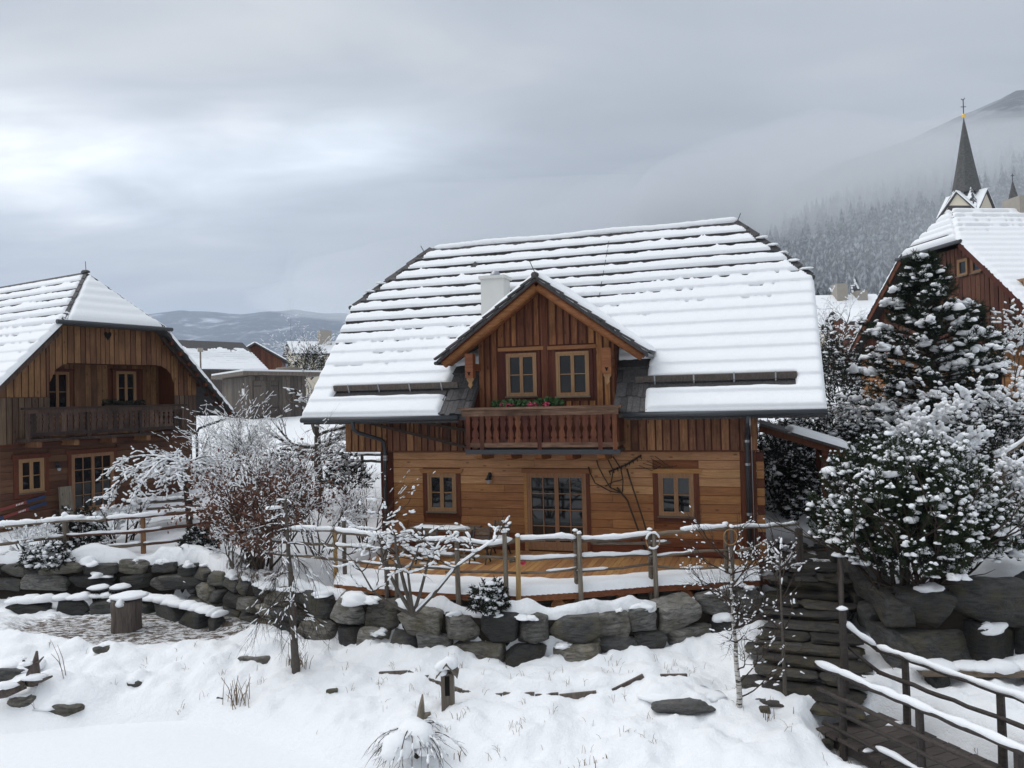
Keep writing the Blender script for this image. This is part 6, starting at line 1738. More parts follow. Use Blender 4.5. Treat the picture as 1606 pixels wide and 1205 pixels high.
# ---- right house
RH = 11.87; near = at_y(1510, 373, 31)
dg = Vector((-0.113, 0.9936, 0)); ctr = Vector((near[0], near[1], 0)) + dg * 2.2
rza = math.atan2(-0.9936, 0.113); GZ = 4.4
rh = thing('farm_house', 'dark red-brown timber house with half-hipped snowy roof behind the tall pine', 'house', org=(0, 0, GZ), loc=(ctr.x, ctr.y, GZ), rz=rza)
RR, SR, HR, ER = 13.62, 0.90, 1.95, 7.2
zr2 = lambda d: RR - SR * abs(d)
ob('wall', B().prism([(-6.2, 0.55, 3.5), (6.2, 0.55, 3.5), (6.2, 0.55, zr2(6.2) - 0.2), (HR, 0.55, zr2(HR) - 0.2), (-HR, 0.55, zr2(HR) - 0.2), (-6.2, 0.55, zr2(6.2) - 0.2)], (0, 14, 0)), 'red_barn', rh)
RW = [(1.15, 1.75, 10.45, 11.15), (1.95, 2.55, 10.45, 11.15), (4.05, 4.75, 8.95, 9.85), (0.2, 1.1, 8.6, 9.7)]
board_run(rh, -6.2, 6.2, 7.4, lambda x: min(zr2(x) - 0.2, zr2(HR) - 0.2), 0.55, 0.24, [(a - 0.1, q + 0.1, c - 0.1, d + 0.1) for a, q, c, d in RW], 'red_barn', 61, gap=0.03)
for w_ in RW:
    window(rh, *w_, 0.53, 1, 1 if w_[2] > 10 else 2, fw=0.06)
plank_rows(rh, -6.2, 6.2, 4.2, 7.35, 0.55, 0.23, [(2.4, 3.6, 5.0, 6.6), (4.6, 5.6, 5.2, 6.4)], lambda z, r: 'plank_mid', seed=71)
window(rh, 2.45, 3.55, 5.05, 6.55, 0.53, 2, 2); window(rh, 4.65, 5.55, 5.25, 6.35, 0.53, 2, 2)
rb_ = ob('balcony_floor', B().box(-2.0, 5.4, -0.5, 0.5, 7.35, 7.45), 'balcony_dark', rh)
ob('hand_rail', B().box(-2.0, 5.4, -0.55, -0.42, 8.42, 8.52), 'balcony_dark', rb_)
for k in range(36):
    ob('baluster', B().box(-1.98 + 0.205 * k, -1.98 + 0.205 * k + 0.17, -0.5, -0.47, 7.5, 8.42), 'red_barn' if k % 5 else 'balcony_dark', rb_)
b = B(); YH = 1.15
for s in (-1, 1):
    q = [(s * ER, 0.0, zr2(ER)), (s * HR, 0.0, zr2(HR)), (0, YH, RR), (0, 16, RR), (s * ER, 16, zr2(ER))]
    b.prism(q if s < 0 else q[::-1], (0, 0, -0.16))
b.prism([(-HR, 0, zr2(HR) - 0.01), (HR, 0, zr2(HR) - 0.01), (0, YH, RR - 0.01)], (0, 0.05, -0.12))
rr = ob('roof', b, 'shingle', rh)
PR = [(-0.05, -0.03), (16, -0.03), (16, ER - 0.05), (YH, ER - 0.05), (-0.05, ER - HR)]
for s in (-1, 1):
    n_ = Vector((s * SR, 0, 1)).normalized()
    snow_sheet('roof_snow', rr, lambda S, T, s=s: np.stack([s * (ER - T), S, RR - SR * (ER - T) + 0.01], -1), n_, -0.05, 16, -0.03, ER, 0.06,
               lambda S, T: np.where(poly_edge(S, T, PR) > 0, rows_snow(S, T, 0, 0.30, 0.12, 6.6, 0.05, 81, 9) * rounded(poly_edge(S, T, PR), 0.12), -0.04))
def hip_r(S, T):
    w = HR * (1 - T); d = np.minimum(w - np.abs(S) - 0.05, T * 2 + 0.03); q = T * 6; ph = q - np.floor(q)
    return np.where((d > 0) & (ph > 0.20), 0.11 * rounded(d, 0.1) * rounded(ph - 0.20, 0.3), -0.04)
snow_sheet('hip_snow', rr, lambda S, T: np.stack([S, -0.02 + (YH + 0.02) * T, zr2(HR) + (RR - zr2(HR)) * T], -1), Vector((0, -1.75, 1.15)).normalized(), -HR, HR, 0, 1, 0.035, hip_r)
ob('snow_guard', B().bar((-1.5, 0.10, zr2(HR) + 0.30), (1.2, 0.10, zr2(HR) + 0.30), 0.10, 0.09), 'shingle', rr)
ob('hip_gutter', B().tube([(-HR - 0.2, -0.06, zr2(HR) - 0.1), (HR + 0.2, -0.06, zr2(HR) - 0.1)], 0.08, 7), 'gutter', rh)
for s in (-1, 1):
    ob('verge_board', B().bar((s * HR, 0.02, zr2(HR) - 0.2), (s * ER, 0.02, zr2(ER) - 0.2), 0.05, 0.22), 'trim_red', rh)
ob('ridge_board', B().prism([(-0.15, YH - 0.1, RR - 0.1), (0, YH - 0.1, RR + 0.13), (0.15, YH - 0.1, RR - 0.1)], (0, 1.0, 0)), 'shingle', rr)
ob('chimney', B().box(-0.5, 0.5, 4.0, 5.0, RR - 1.0, RR + 0.45), 'chimney_grey', rh)

# ---- houses down the right-hand lane
def lane_house(name, label, uL, uR, v_r, v_e, y, zb_, wall, chim, drop):
    a = at_y(uL, v_r, y); b_ = at_y(uR, v_r, y); half = drop
    L = b_[0] - a[0]; ze = at_y((uL + uR) / 2, v_e, y - half)[2]
    T = gable_house(name, label, (a[0], a[1]), R(-90), half - 0.5, L, zb_, ze, a[2], wall, over=0.5, cut=99, pitch=0.35)
    for (t, w, h) in chim:
        ob('chimney', B().box(-0.2, 0.9, L * t - w / 2, L * t + w / 2, a[2] - 1.8, a[2] + h), 'chimney_grey', T)
    return T
lane_house('lane_house', 'house with a broad snowy roof and tall chimney right of the chalet roof', 1262, 1366, 466, 520, 62, 6.0, 'plaster_cream', ((0.50, 0.85, 0.9), (0.80, 0.8, 0.3)), 4.6)
lane_house('lane_house', 'lower snowy-roofed house in front of the lane by the bare bush', 1316, 1385, 487, 505, 54, 5.5, 'red_barn', (), 2.2)

# ---- the church
CY0 = 150.0
tip = at_y(1510.5, 183, CY0); base = at_y(1515.5, 300, CY0); eav = at_y(1516, 338, CY0)
cx = base[0]; ca = R(33)
chh = thing('church_tower', 'church tower with slender dark shingled spire and snowy gables', 'church', org=(cx, CY0, 14))
def cr(a, q, z):
    return (cx + a * math.cos(ca) - q * math.sin(ca), CY0 + a * math.sin(ca) + q * math.cos(ca), z)
hw = 3.55
ob('tower', B().prism([cr(-hw, -hw, 12), cr(hw, -hw, 12), cr(hw, hw, 12), cr(-hw, hw, 12)], (0, 0, eav[2] - 12)), 'plaster_cream', chh)
sb = B(); n = 8; vs = []
r0 = 2.62
zz0, zz1 = base[2] - 0.6, tip[2]
for k in range(n):
    t = ca + math.pi / 8 + 2 * math.pi * k / n
    vs.append((cx + r0 * math.cos(t), CY0 + r0 * math.sin(t), zz0))
for k in range(n):
    t = ca + math.pi / 8 + 2 * math.pi * k / n
    vs.append((cx + r0 * 0.56 * math.cos(t), CY0 + r0 * 0.56 * math.sin(t), zz0 + (zz1 - zz0) * 0.42))
vs.append((tip[0] + 0.1, CY0, zz1))
sb.add(vs, [(k, (k + 1) % n, n + (k + 1) % n, n + k) for k in range(n)] + [(n + k, n + (k + 1) % n, 2 * n) for k in range(n)])
m = MB('spire_shingle', 0.8, 0.2)
n1 = m.noise(m.coord((2.2, 2.2, 3.5)), 1.0, 4, 0.8); n2 = m.noise(m.coord((0.5, 0.5, 0.4)), 1.0, 3)
m.color(m.mix(n2, m.mix(m.ramp(n1, [(0.35, 0.0), (0.65, 1.0)]), (0.03, 0.031, 0.033), (0.17, 0.17, 0.165)), (0.075, 0.072, 0.065)))
ob('spire', sb, 'spire_shingle', chh)
kb = B()                                                                # skirt between spire and the four gables
low = [cr(-hw - 0.3, -hw - 0.3, eav[2] - 0.4), cr(hw + 0.3, -hw - 0.3, eav[2] - 0.4), cr(hw + 0.3, hw + 0.3, eav[2] - 0.4), cr(-hw - 0.3, hw + 0.3, eav[2] - 0.4)]
kb.add(low + [(cx, CY0, base[2] + 4.2)], [(0, 1, 4), (1, 2, 4), (2, 3, 4), (3, 0, 4)])
m = MB('snow_patchy', 0.7, 0.2)
m.color(m.mix(m.ramp(m.noise(m.coord((0.6, 0.6, 0.35)), 1.6, 5, 0.7), [(0.47, 0.0), (0.53, 1.0)]), (0.05, 0.05, 0.052), SNOW))
ob('skirt', kb, 'snow_patchy', chh)
gp = at_y(1536, 303, CY0 - 2)[2]
for k in range(4):
    a0 = ca + k * math.pi / 2; ux, uy = math.cos(a0), math.sin(a0); wx, wy = -uy, ux
    P = lambda o, s, z: (cx + ux * o + wx * s, CY0 + uy * o + wy * s, z)
    zb2 = eav[2] - 0.25
    g_ = ob('gable', B().prism([P(hw + 0.02, -hw * 0.92, zb2), P(hw + 0.02, hw * 0.92, zb2), P(hw + 0.02, 0, gp)], (-ux * 3.2, -uy * 3.2, 0)), 'plaster_cream', chh)
    for s in (-1, 1):
        sh_ = ob('gable_roof', B().prism([P(hw + 0.4, s * hw * 1.05, zb2 - 0.3), P(hw + 0.4, 0, gp + 0.12), P(hw + 0.4, 0, gp + 0.38), P(hw + 0.4, s * hw * 1.05, zb2 - 0.02)], (-ux * 3.4, -uy * 3.4, 0)), 'shingle', chh)
        ob('snow', B().prism([P(hw + 0.36, s * hw * 1.07, zb2 + 0.0), P(hw + 0.36, 0, gp + 0.40), P(hw + 0.36, 0, gp + 0.68), P(hw + 0.36, s * hw * 1.07, zb2 + 0.26)], (-ux * 3.4, -uy * 3.4, 0)), 'snow_roof', sh_)
ob('ball', B().ball((tip[0] + 0.1, CY0, zz1 + 0.15), 0.42, 1, 1, 0.9, 12, 8), 'gold', chh, True)
xx, zc_ = tip[0] + 0.1, zz1 + 0.4
ob('weather_cross', B().tube([(xx, CY0, zc_), (xx, CY0, zc_ + 3.0)], 0.09, 5).tube([(xx - 0.5, CY0, zc_ + 1.5), (xx + 0.5, CY0, zc_ + 1.5)], 0.08, 5).tube([(xx - 0.4, CY0, zc_ + 3.1), (xx, CY0, zc_ + 2.8), (xx + 0.35, CY0, zc_ + 3.25)], 0.08, 5), 'iron', chh)
t2 = at_y(1588, 282, 140); t3 = at_y(1590, 328, 140)
tw_ = thing('church_turret', 'small pointed ridge turret with a dark cross right of the church spire', 'turret', org=(t3[0], 140, t3[2] - 4))
ob('spire', B().add([(t3[0] + 1.6 * math.cos(R(20 + 60 * k)), 140 + 1.6 * math.sin(R(20 + 60 * k)), t3[2] - 0.6) for k in range(6)] + [(t3[0] + 0.8 * math.cos(R(20 + 60 * k)), 140 + 0.8 * math.sin(R(20 + 60 * k)), t3[2] + 1.9) for k in range(6)] + [(t2[0], 140, t2[2])],
   [(k, (k + 1) % 6, 6 + (k + 1) % 6, 6 + k) for k in range(6)] + [(6 + k, 6 + (k + 1) % 6, 12) for k in range(6)]), 'snow_patchy' if False else 'spire_shingle', tw_)
ob('base', B().box(t3[0] - 1.1, t3[0] + 1.1, 138.9, 141.1, t3[2] - 12, t3[2] - 0.55), 'plaster_cream', tw_)
ob('cross', B().tube([(t2[0], 140, t2[2] - 0.2), (t2[0], 140, t2[2] + 1.1)], 0.07, 5).tube([(t2[0] - 0.32, 140, t2[2] + 0.7), (t2[0] + 0.32, 140, t2[2] + 0.7)], 0.07, 5), 'iron', tw_)
snow_lumps('snow', [(t3[0] - 1.0, 138.8, t3[2] + 0.1, 0.5, 0.4, 0.5), (t3[0] + 0.3, 138.6, t3[2] - 0.2, 0.4, 0.3, 0.4)], tw_, 2)

# ================================================================== PLANTS
class Segs:
    def __init__(s):
        s.a = []; s.b = []; s.ra = []; s.rb = []; s.lv = []
    def add(s, a, b, ra, rb, lv=0):
        s.a.append((a.x, a.y, a.z)); s.b.append((b.x, b.y, b.z)); s.ra.append(ra); s.rb.append(rb); s.lv.append(lv)
    def arr(s, lo=0, hi=99):
        lv = np.array(s.lv); k = (lv >= lo) & (lv <= hi)
        return np.array(s.a)[k], np.array(s.b)[k], np.array(s.ra)[k], np.array(s.rb)[k]
def frames(d):
    d = d / np.maximum(1e-9, np.linalg.norm(d, axis=1))[:, None]
    ref = np.where(np.abs(d[:, 2:3]) > 0.9, np.array([[1.0, 0, 0]]), np.array([[0, 0, 1.0]]))
    u = np.cross(d, ref); u /= np.linalg.norm(u, axis=1)[:, None]
    return d, u, np.cross(u, d)
def seg_mesh(A, Bq, ra, rb, n=4):
    m_ = len(A); d, u, w = frames(Bq - A)
    t = 2 * np.pi * np.arange(n) / n
    ring = u[:, None, :] * np.cos(t)[None, :, None] + w[:, None, :] * np.sin(t)[None, :, None]
    V = np.concatenate([A[:, None] + ring * ra[:, None, None], Bq[:, None] + ring * rb[:, None, None]], 1).reshape(-1, 3)
    k = np.arange(n); q = np.stack([k, (k + 1) % n, n + (k + 1) % n, n + k], -1)
    F = (q[None] + (np.arange(m_) * 2 * n)[:, None, None]).reshape(-1, 4)
    return V, F
def seg_snow(A, Bq, ra, rb, s0, prob, seed, flat=1.0, maxdz=0.8):
    """spindle-shaped ridges of snow riding on the upper side of twigs"""
    r = np.random.RandomState(seed); L = np.linalg.norm(Bq - A, axis=1); dz_ = np.abs(Bq - A)[:, 2] / np.maximum(L, 1e-6)
    k = (r.rand(len(A)) < prob * (1.15 - dz_)) & (dz_ < maxdz) & (L > 0.01)
    A, Bq, ra, rb = A[k], Bq[k], ra[k], rb[k]
    m_ = len(A)
    if m_ == 0:
        return None
    d, u, w = frames(Bq - A); w = np.where(w[:, 2:3] < 0, -w, w)
    s = (s0 * (0.6 + 0.8 * r.rand(m_)) + 0.35 * ra)[:, None]
    A = A + np.array([0, 0, 1]) * (ra[:, None] * 0.8 + s * 0.45); Bq = Bq + np.array([0, 0, 1]) * (rb[:, None] * 0.8 + s * 0.45)
    e = d * s * 0.8
    t = 2 * np.pi * (np.arange(5) + 0.25) / 5
    ring = u[:, None] * np.cos(t)[None, :, None] * flat + w[:, None] * np.sin(t)[None, :, None]
    C0, C1 = A + (Bq - A) * 0.15, A + (Bq - A) * 0.85
    V = np.concatenate([(A - e)[:, None], C0[:, None] + ring * s[:, None], C1[:, None] + ring * s[:, None] * 0.95, (Bq + e)[:, None]], 1).reshape(-1, 3)
    k = np.arange(5); q4 = np.stack([1 + k, 1 + (k + 1) % 5, 6 + (k + 1) % 5, 6 + k], -1)
    t0 = np.stack([0 * k, 1 + (k + 1) % 5, 1 + k], -1); t1 = np.stack([0 * k + 11, 6 + k, 6 + (k + 1) % 5], -1)
    o = (np.arange(m_) * 12)[:, None, None]
    return V, [(q4[None] + o).reshape(-1, 4), (t0[None] + o).reshape(-1, 3), (t1[None] + o).reshape(-1, 3)]
def grow(S, p, d, L, r0, lv, mx, R_, nseg=5, nch=3, ratio=0.62, spread=0.8, up=0.08, jit=0.18, rr=0.6, first=0.3, droop=0.0):
    d = d.normalized(); st = L / nseg; r1 = r0
    taper = (1 - 0.45) if lv < mx else 0.75
    for i in range(nseg):
        d = (d + Vector((R_.gauss(0, jit), R_.gauss(0, jit), R_.gauss(0, jit) + up - droop * (lv / max(mx, 1)) * (i / nseg)))).normalized()
        q = p + d * st; r2 = r0 * (1 - taper * (i + 1) / nseg)
        S.add(p, q, r1, r2, lv)
        if lv < mx and (i + 1) / nseg > first:
            k = nch / (nseg * (1 - first)); k = int(k) + (R_.random() < k - int(k))
            for _ in range(k):
                ax_ = Vector((R_.gauss(0, 1), R_.gauss(0, 1), R_.gauss(0, 0.7))); ax_ -= d * ax_.dot(d)
                if ax_.length < 1e-3:
                    continue
                nd = (d + ax_.normalized() * spread * R_.uniform(0.7, 1.3)).normalized()
                grow(S, q, nd, L * ratio * R_.uniform(0.7, 1.15), max(r2 * rr, 0.0022), lv + 1, mx, R_, max(3, nseg - 1), nch, ratio, spread, up, jit, rr, 0.15, droop)
        p = q; r1 = r2
    return p, d
def plant(name, label, cat, base, S, bark, twig, split=1, snow=0.02, prob=0.5, seed=1, extra=None, leaves=None, group=None, n0=6, wide=1.15, lumps_=None):
    T = thing(name, label, cat, org=tuple(base), group=group)
    a = S.arr(0, split - 1)
    if len(a[0]):
        o_ = ob('trunk' if cat == 'tree' else 'stems', seg_mesh(*a, n=n0), bark, T, True)
        if cat != 'tree' or name in ('hornbeam_shrub', 'apple_tree'):
            o_['kind'] = 'stuff'
    a = S.arr(split, 99)
    if len(a[0]):
        ob('crown', seg_mesh(*a, n=3), twig, T, False)['kind'] = 'stuff'
    if snow:
        sn_ = seg_snow(*S.arr(0, 99), snow, prob, seed, wide)
        if sn_ is not None:
            ob('snow', sn_, 'snow', T, True)['kind'] = 'stuff'
    if leaves is not None:
        V, F, mt = leaves; ob('leaves', (V, F), mt, T)['kind'] = 'stuff'
    if lumps_:
        snow_lumps('snow', lumps_, T, seed, tpl=ICO3 if len(lumps_) < 9 else ICO1, rough=0.28)
    return T
def tips(S, lv):
    _, b_, _, _ = S.arr(lv, 99)
    return b_
def quads_at(P, size, seed, elong=1.6, hang=0.3):
    r = np.random.RandomState(seed); n = len(P)
    a = r.normal(size=(n, 3)); a[:, 2] -= hang; a /= np.linalg.norm(a, axis=1)[:, None]; b_ = np.cross(a, r.normal(size=(n, 3))); b_ /= np.linalg.norm(b_, axis=1)[:, None]
    s = size * (0.6 + 0.8 * r.rand(n))[:, None]
    V = np.stack([P, P + a * s * elong * 0.5 + b_ * s * 0.5, P + a * s * elong, P + a * s * elong * 0.5 - b_ * s * 0.5], 1).reshape(-1, 3)
    return V, np.arange(4 * n).reshape(-1, 4)
def tufts(C, A, L, nl, k, w, seed, fwd=0.7):
    """needle tufts: k blades along each axis"""
    r = np.random.RandomState(seed); n = len(C)
    A = A / np.linalg.norm(A, axis=1)[:, None]
    t = r.rand(n, k); D = r.normal(size=(n, k, 3)); D -= (D * A[:, None]).sum(2, keepdims=True) * A[:, None]; D /= np.linalg.norm(D, axis=2, keepdims=True)
    D = D + A[:, None] * (fwd + 0.9 * t[..., None] ** 2); D /= np.linalg.norm(D, axis=2, keepdims=True)
    P = C[:, None] + A[:, None] * (t * np.asarray(L).reshape(-1, 1))[..., None]
    sd_ = np.cross(D, r.normal(size=(n, k, 3))); sd_ /= np.linalg.norm(sd_, axis=2, keepdims=True)
    ln = nl * (0.7 + 0.6 * r.rand(n, k))[..., None]
    V = np.stack([P - sd_ * w, P + sd_ * w, P + D * ln], 2).reshape(-1, 3)
    return V, np.arange(3 * n * k).reshape(-1, 3)
Z = Vector((0, 0, 1))

# ---- tall snowy pine before the right house
def pine(name, label, base, hgt, width, seed, ntuft=1000, lean=0.0, mat='needle', tl=0.34, nl=0.16, blades=46, bw=0.011, prof=None, snow_amt=0.6, big=14):
    r = np.random.RandomState(seed); Rr = random.Random(seed)
    T = thing(name, label, 'tree', org=tuple(base))
    x, y, z = base
    ob('trunk', B().tube([(x, y, z - 0.3), (x + 0.02, y, z + hgt * 0.4), (x + 0.05 + lean, y, z + hgt * 0.95)], [hgt * 0.03, hgt * 0.02, 0.02], 8), 'bark', T, True)
    prof = prof or (lambda t: max(0.06, min(1.0, 0.45 + 1.6 * t) if t < 0.35 else (1.0 - (t - 0.35) / 0.68) ** 0.8))
    S = Segs(); C = []; A = []
    nb = int(ntuft / 9)
    for i in range(nb):
        t = 0.06 + 0.92 * ((i + Rr.random()) / nb) ** 1.05; az = i * 2.399 + Rr.uniform(-.4, .4)
        Lb = width * 0.5 * prof(t) * Rr.uniform(0.5, 1.25); p = Vector((x + lean * t, y, z + hgt * t * 0.97))
        d = Vector((math.cos(az), math.sin(az), 0.10 + 0.75 * t * t)).normalized(); st = 7
        for k in range(st):
            q = p + d * Lb / st
            S.add(p, q, 0.035 * (1 - k / st) + 0.006, 0.035 * (1 - (k + 1) / st) + 0.006, 1)
            if k >= 1:
                for _ in range(1 if k < 4 else 2):
                    sd2 = Vector((Rr.gauss(0, 1), Rr.gauss(0, 1), 0.35 + Rr.gauss(0, .3))); C.append(tuple(q)); A.append(tuple((d * 0.9 + sd2.normalized() * 0.85 + Z * 0.25)))
            d = (d + Vector((Rr.gauss(0, .1), Rr.gauss(0, .1), 0.06 if k > 3 else -0.03))).normalized(); p = q
        C.append(tuple(p)); A.append(tuple(d + Z * 0.5))
    ob('branches', seg_mesh(*S.arr(), n=4), 'bark', T)['kind'] = 'stuff'
    C = np.array(C); A = np.array(A); A /= np.linalg.norm(A, axis=1)[:, None]
    ob('crown', tufts(C, A, tl * (0.7 + 0.6 * r.rand(len(C))), nl, blades, bw, seed), mat, T)['kind'] = 'stuff'
    # snow sits on the tufts that have open sky above them
    rad = np.hypot(C[:, 0] - x, C[:, 1] - y); k = (r.rand(len(C)) < snow_amt * (0.35 + 0.65 * np.minimum(1, rad / (width * 0.35)))) & (A[:, 2] > 0.0)
    P = C[k] + A[k] * tl * 0.6 + np.array([0, 0, nl * 0.42])
    it = [tuple(p) + (s * 1.25, s * 1.0, s * 0.75, a) for p, s, a in zip(P, nl * (0.20 + 0.55 * r.rand(len(P)) ** 2.0), 6.28 * r.rand(len(P)))]
    # heavy pillows on some limbs
    cand = np.where(k & (rad > width * 0.22))[0]
    for i in cand[r.permutation(len(cand))[:big]]:
        c = C[i]; az = math.atan2(c[1] - y, c[0] - x)
        for j in range(4):
            it.append((c[0] + 0.17 * (j - 1.5) * math.cos(az + 0.5), c[1] + 0.17 * (j - 1.5) * math.sin(az + 0.5), c[2] + 0.16 + r.uniform(-.07, .05), r.uniform(.09, .20), r.uniform(.08, .16), r.uniform(.08, .15), r.uniform(0, 3)))
    snow_lumps('snow', it, T, seed, tpl=ICO2, rough=0.42)
    return T
bp_ = at_y(1466, 715, 24.2)
pine('pine_tree', 'tall dark pine loaded with snow before the right house', (bp_[0], bp_[1], bp_[2]), at_y(1455, 402, 24.2)[2] - bp_[2], 4.1, 11, 1350, -0.25, big=60, tl=0.36, nl=0.17, snow_amt=0.85,
     prof=lambda t: 0.95 if t < 0.12 else (0.95 + 0.2 * (t - 0.12) if t < 0.38 else max(0.05, (1.0 - (t - 0.38) / 0.66))))
bq = at_y(1535, 690, 25.5)
pine('pine_tree', 'second looser snow-dusted pine at the right of the tall one', (bq[0], bq[1], bq[2]), at_y(1528, 478, 25.5)[2] - bq[2], 2.0, 17, 520, -0.1, snow_amt=0.5, big=6)

# ---- mountain pine: a dome of upright candles, each with a knob of snow
mb = at_y(1432, 958, 15.4)
def mugo(base, w, h, seed, n=900):
    r = np.random.RandomState(seed)
    T = thing('mountain_pine', 'round mountain pine bush with upright shoots each capped by a snow knob', 'tree', org=tuple(base))
    x, y, z = base; S = Segs(); R_ = random.Random(seed)
    for i in range(16):
        az = R_.uniform(0, 6.28); d = Vector((math.cos(az) * 0.55, math.sin(az) * 0.55, 1)).normalized()
        p = Vector((x + 0.25 * math.cos(az), y + 0.25 * math.sin(az), z - 0.2)); grow(S, p, d, h * 0.75, 0.06, 0, 2, R_, 5, 3, 0.55, 0.6, 0.05, 0.10)
    ob('stems', seg_mesh(*S.arr(), n=4), 'bark', T)['kind'] = 'stuff'
    th = r.uniform(0, 6.283, n); ph = np.arccos(1 - r.rand(n) * 1.12)                   # a bit below the equator too
    sh = 0.72 + 0.30 * r.rand(n) ** 0.6
    lob = 1 + 0.16 * np.sin(th * 3 + 1.3) * np.sin(ph) + 0.10 * np.sin(5 * th + 2.2 * ph)
    nx, ny, nz_ = np.sin(ph) * np.cos(th), np.sin(ph) * np.sin(th), np.cos(ph)
    zz_ = np.where(nz_ > 0, nz_ * h * 0.60, nz_ * h * 0.45)
    C = np.stack([x + nx * w / 2 * sh * lob, y + ny * w / 2 * 0.9 * sh * lob, z + h * 0.42 + zz_ * sh * lob], -1)
    A = np.stack([nx * 0.55, ny * 0.55, np.maximum(nz_, 0) * 0.3 + 0.95], -1) + r.normal(size=(n, 3)) * 0.16
    A /= np.linalg.norm(A, axis=1)[:, None]
    L = 0.26 * (0.7 + 0.6 * r.rand(n))
    ob('crown', tufts(C, A, L, 0.085, 60, 0.0065, seed, 0.55), 'needle_mugo', T)
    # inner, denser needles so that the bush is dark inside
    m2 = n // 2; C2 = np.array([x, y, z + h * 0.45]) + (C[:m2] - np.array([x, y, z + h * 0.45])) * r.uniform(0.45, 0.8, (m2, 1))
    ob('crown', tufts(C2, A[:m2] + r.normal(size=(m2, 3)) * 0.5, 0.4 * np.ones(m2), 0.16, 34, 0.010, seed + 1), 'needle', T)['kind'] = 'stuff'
    k = (r.rand(n) < np.where(nz_ > 0.1, 0.88, 0.5)) & (sh > 0.80) & (nz_ > -0.5)
    tip_ = C[k] + A[k] * (L[k] + 0.015)[:, None]; s = 0.014 + 0.050 * r.rand(len(tip_)) ** 1.9
    it = [tuple(p) + (q, q, q * 0.95, 0) for p, q in zip(tip_, s)]
    k2 = (r.rand(n) < 0.34) & (nz_ > -0.4)
    it += [tuple(p - np.array([0, 0, 0.02])) + (q * 1.5, q * 1.2, q * 0.8, a) for p, q, a in zip(C[k2], 0.03 + 0.10 * r.rand(k2.sum()) ** 3, 6.28 * r.rand(k2.sum()))]
    snow_lumps('snow', it, T, seed, tpl=ICO2, rough=0.42)
    return T
mugo((mb[0], mb[1], mb[2] - 0.1), 3.35, 3.25, 5, 1250)

# ---- deciduous trees and shrubs
def many(base, n, hgt, lean, seed, mx=3, r0=0.02, spread_base=0.15, **kw):
    """several stems from one root"""
    S = Segs(); R_ = random.Random(seed)
    for i in range(n):
        az = R_.uniform(0, 6.283); p = Vector(base) + Vector((math.cos(az), math.sin(az), 0)) * R_.uniform(0, spread_base)
        d = Vector((math.cos(az) * lean * R_.uniform(0.3, 1.2), math.sin(az) * lean * R_.uniform(0.3, 1.2), 1))
        grow(S, p - Z * 0.15, d, hgt * R_.uniform(0.75, 1.1), r0 * R_.uniform(0.8, 1.2), 0, mx, R_, **kw)
    return S
# copper-leaved hornbeam hanging over the wall
hb = Vector(at_y(408, 882, 19.0))
S = many(hb, 15, 2.15, 0.75, 41, 3, 0.032, 0.35, nseg=6, nch=4, ratio=0.52, spread=0.75, up=0.03, jit=0.10)
P = tips(S, 2); rr0 = np.random.RandomState(4)
low = P[(P[:, 2] < hb.z + 1.75 + 0.5 * rr0.normal(size=len(P)))]
low = low[rr0.rand(len(low)) < 0.8]
plant('hornbeam_shrub', 'copper-brown leaved shrub dusted with snow above the curved boulder wall', 'tree', hb, S, 'bark', 'twig_red', 1, 0.010, 0.42, 3, leaves=(*quads_at(np.repeat(low, 2, 0) + rr0.normal(size=(2 * len(low), 3)) * 0.05, 0.055, 6), 'leaf_brown'))
# bare twiggy shrubs behind it
for i, (u, v, y, hgt, ns, sd_, lb) in enumerate(((395, 770, 24.5, 2.1, 13, 51, 'wide bare shrub with frosted twigs behind the copper-leaved one'), (345, 745, 26.5, 1.5, 12, 52, 'bare frosted shrub at the right corner of the left house'), (455, 800, 22.0, 1.6, 12, 53, 'bare frosted bush left of the fruit tree foot'), (500, 860, 19.3, 1.35, 10, 54, 'pale frosted bush beside the joining rail fence'))):
    b0 = Vector(at_y(u, v, y))
    S = many(b0, ns, hgt, 0.75, sd_, 3, 0.022, 0.5, nseg=5, nch=4, ratio=0.55, spread=0.6, up=0.05, jit=0.10)
    plant('bare_shrub', lb, 'shrub', b0, S, 'bark_grey', 'twig', 1, 0.010, 0.72, sd_)
# umbrella tree with arching crown
ub = Vector(at_y(302, 850, 22.6))
S = Segs(); R_ = random.Random(61)
q, d = ub - Z * 0.3, Vector((-0.10, 0, 1))
top_ = Vector(at_y(288, 735, 22.6))
for i in range(6):
    a = q.lerp(top_, i / 6); b_ = q.lerp(top_, (i + 1) / 6); S.add(a, b_, 0.10 - 0.006 * i, 0.10 - 0.006 * (i + 1), 0)
for i in range(18):
    az = 6.283 * i / 18 + R_.uniform(-.2, .2); sx = 1.25 if math.cos(az) < 0 else 0.7
    p = top_.copy(); d = Vector((math.cos(az) * sx, math.sin(az) * 0.9, 0.85)); r0_ = 0.035
    for k in range(10):
        d = (d + Vector((R_.gauss(0, .1), R_.gauss(0, .1), -0.20 + R_.gauss(0, .06)))).normalized(); q2 = p + d * 0.185 * sx
        S.add(p, q2, r0_ * (1 - k / 11), r0_ * (1 - (k + 1) / 11), 1)
        if k > 1:
            for _ in range(2):
                grow(S, q2, d + Vector((R_.gauss(0, .8), R_.gauss(0, .8), R_.gauss(0, .3))), 0.40, 0.008, 2, 3, R_, 4, 3, 0.55, 0.8, -0.10, 0.16)
        p = q2
plant('umbrella_tree', 'small umbrella-shaped tree with a crown of snowy drooping twigs behind the left fence', 'tree', ub, S, 'bark', 'twig', 1, 0.019, 0.85, 62, wide=1.3)
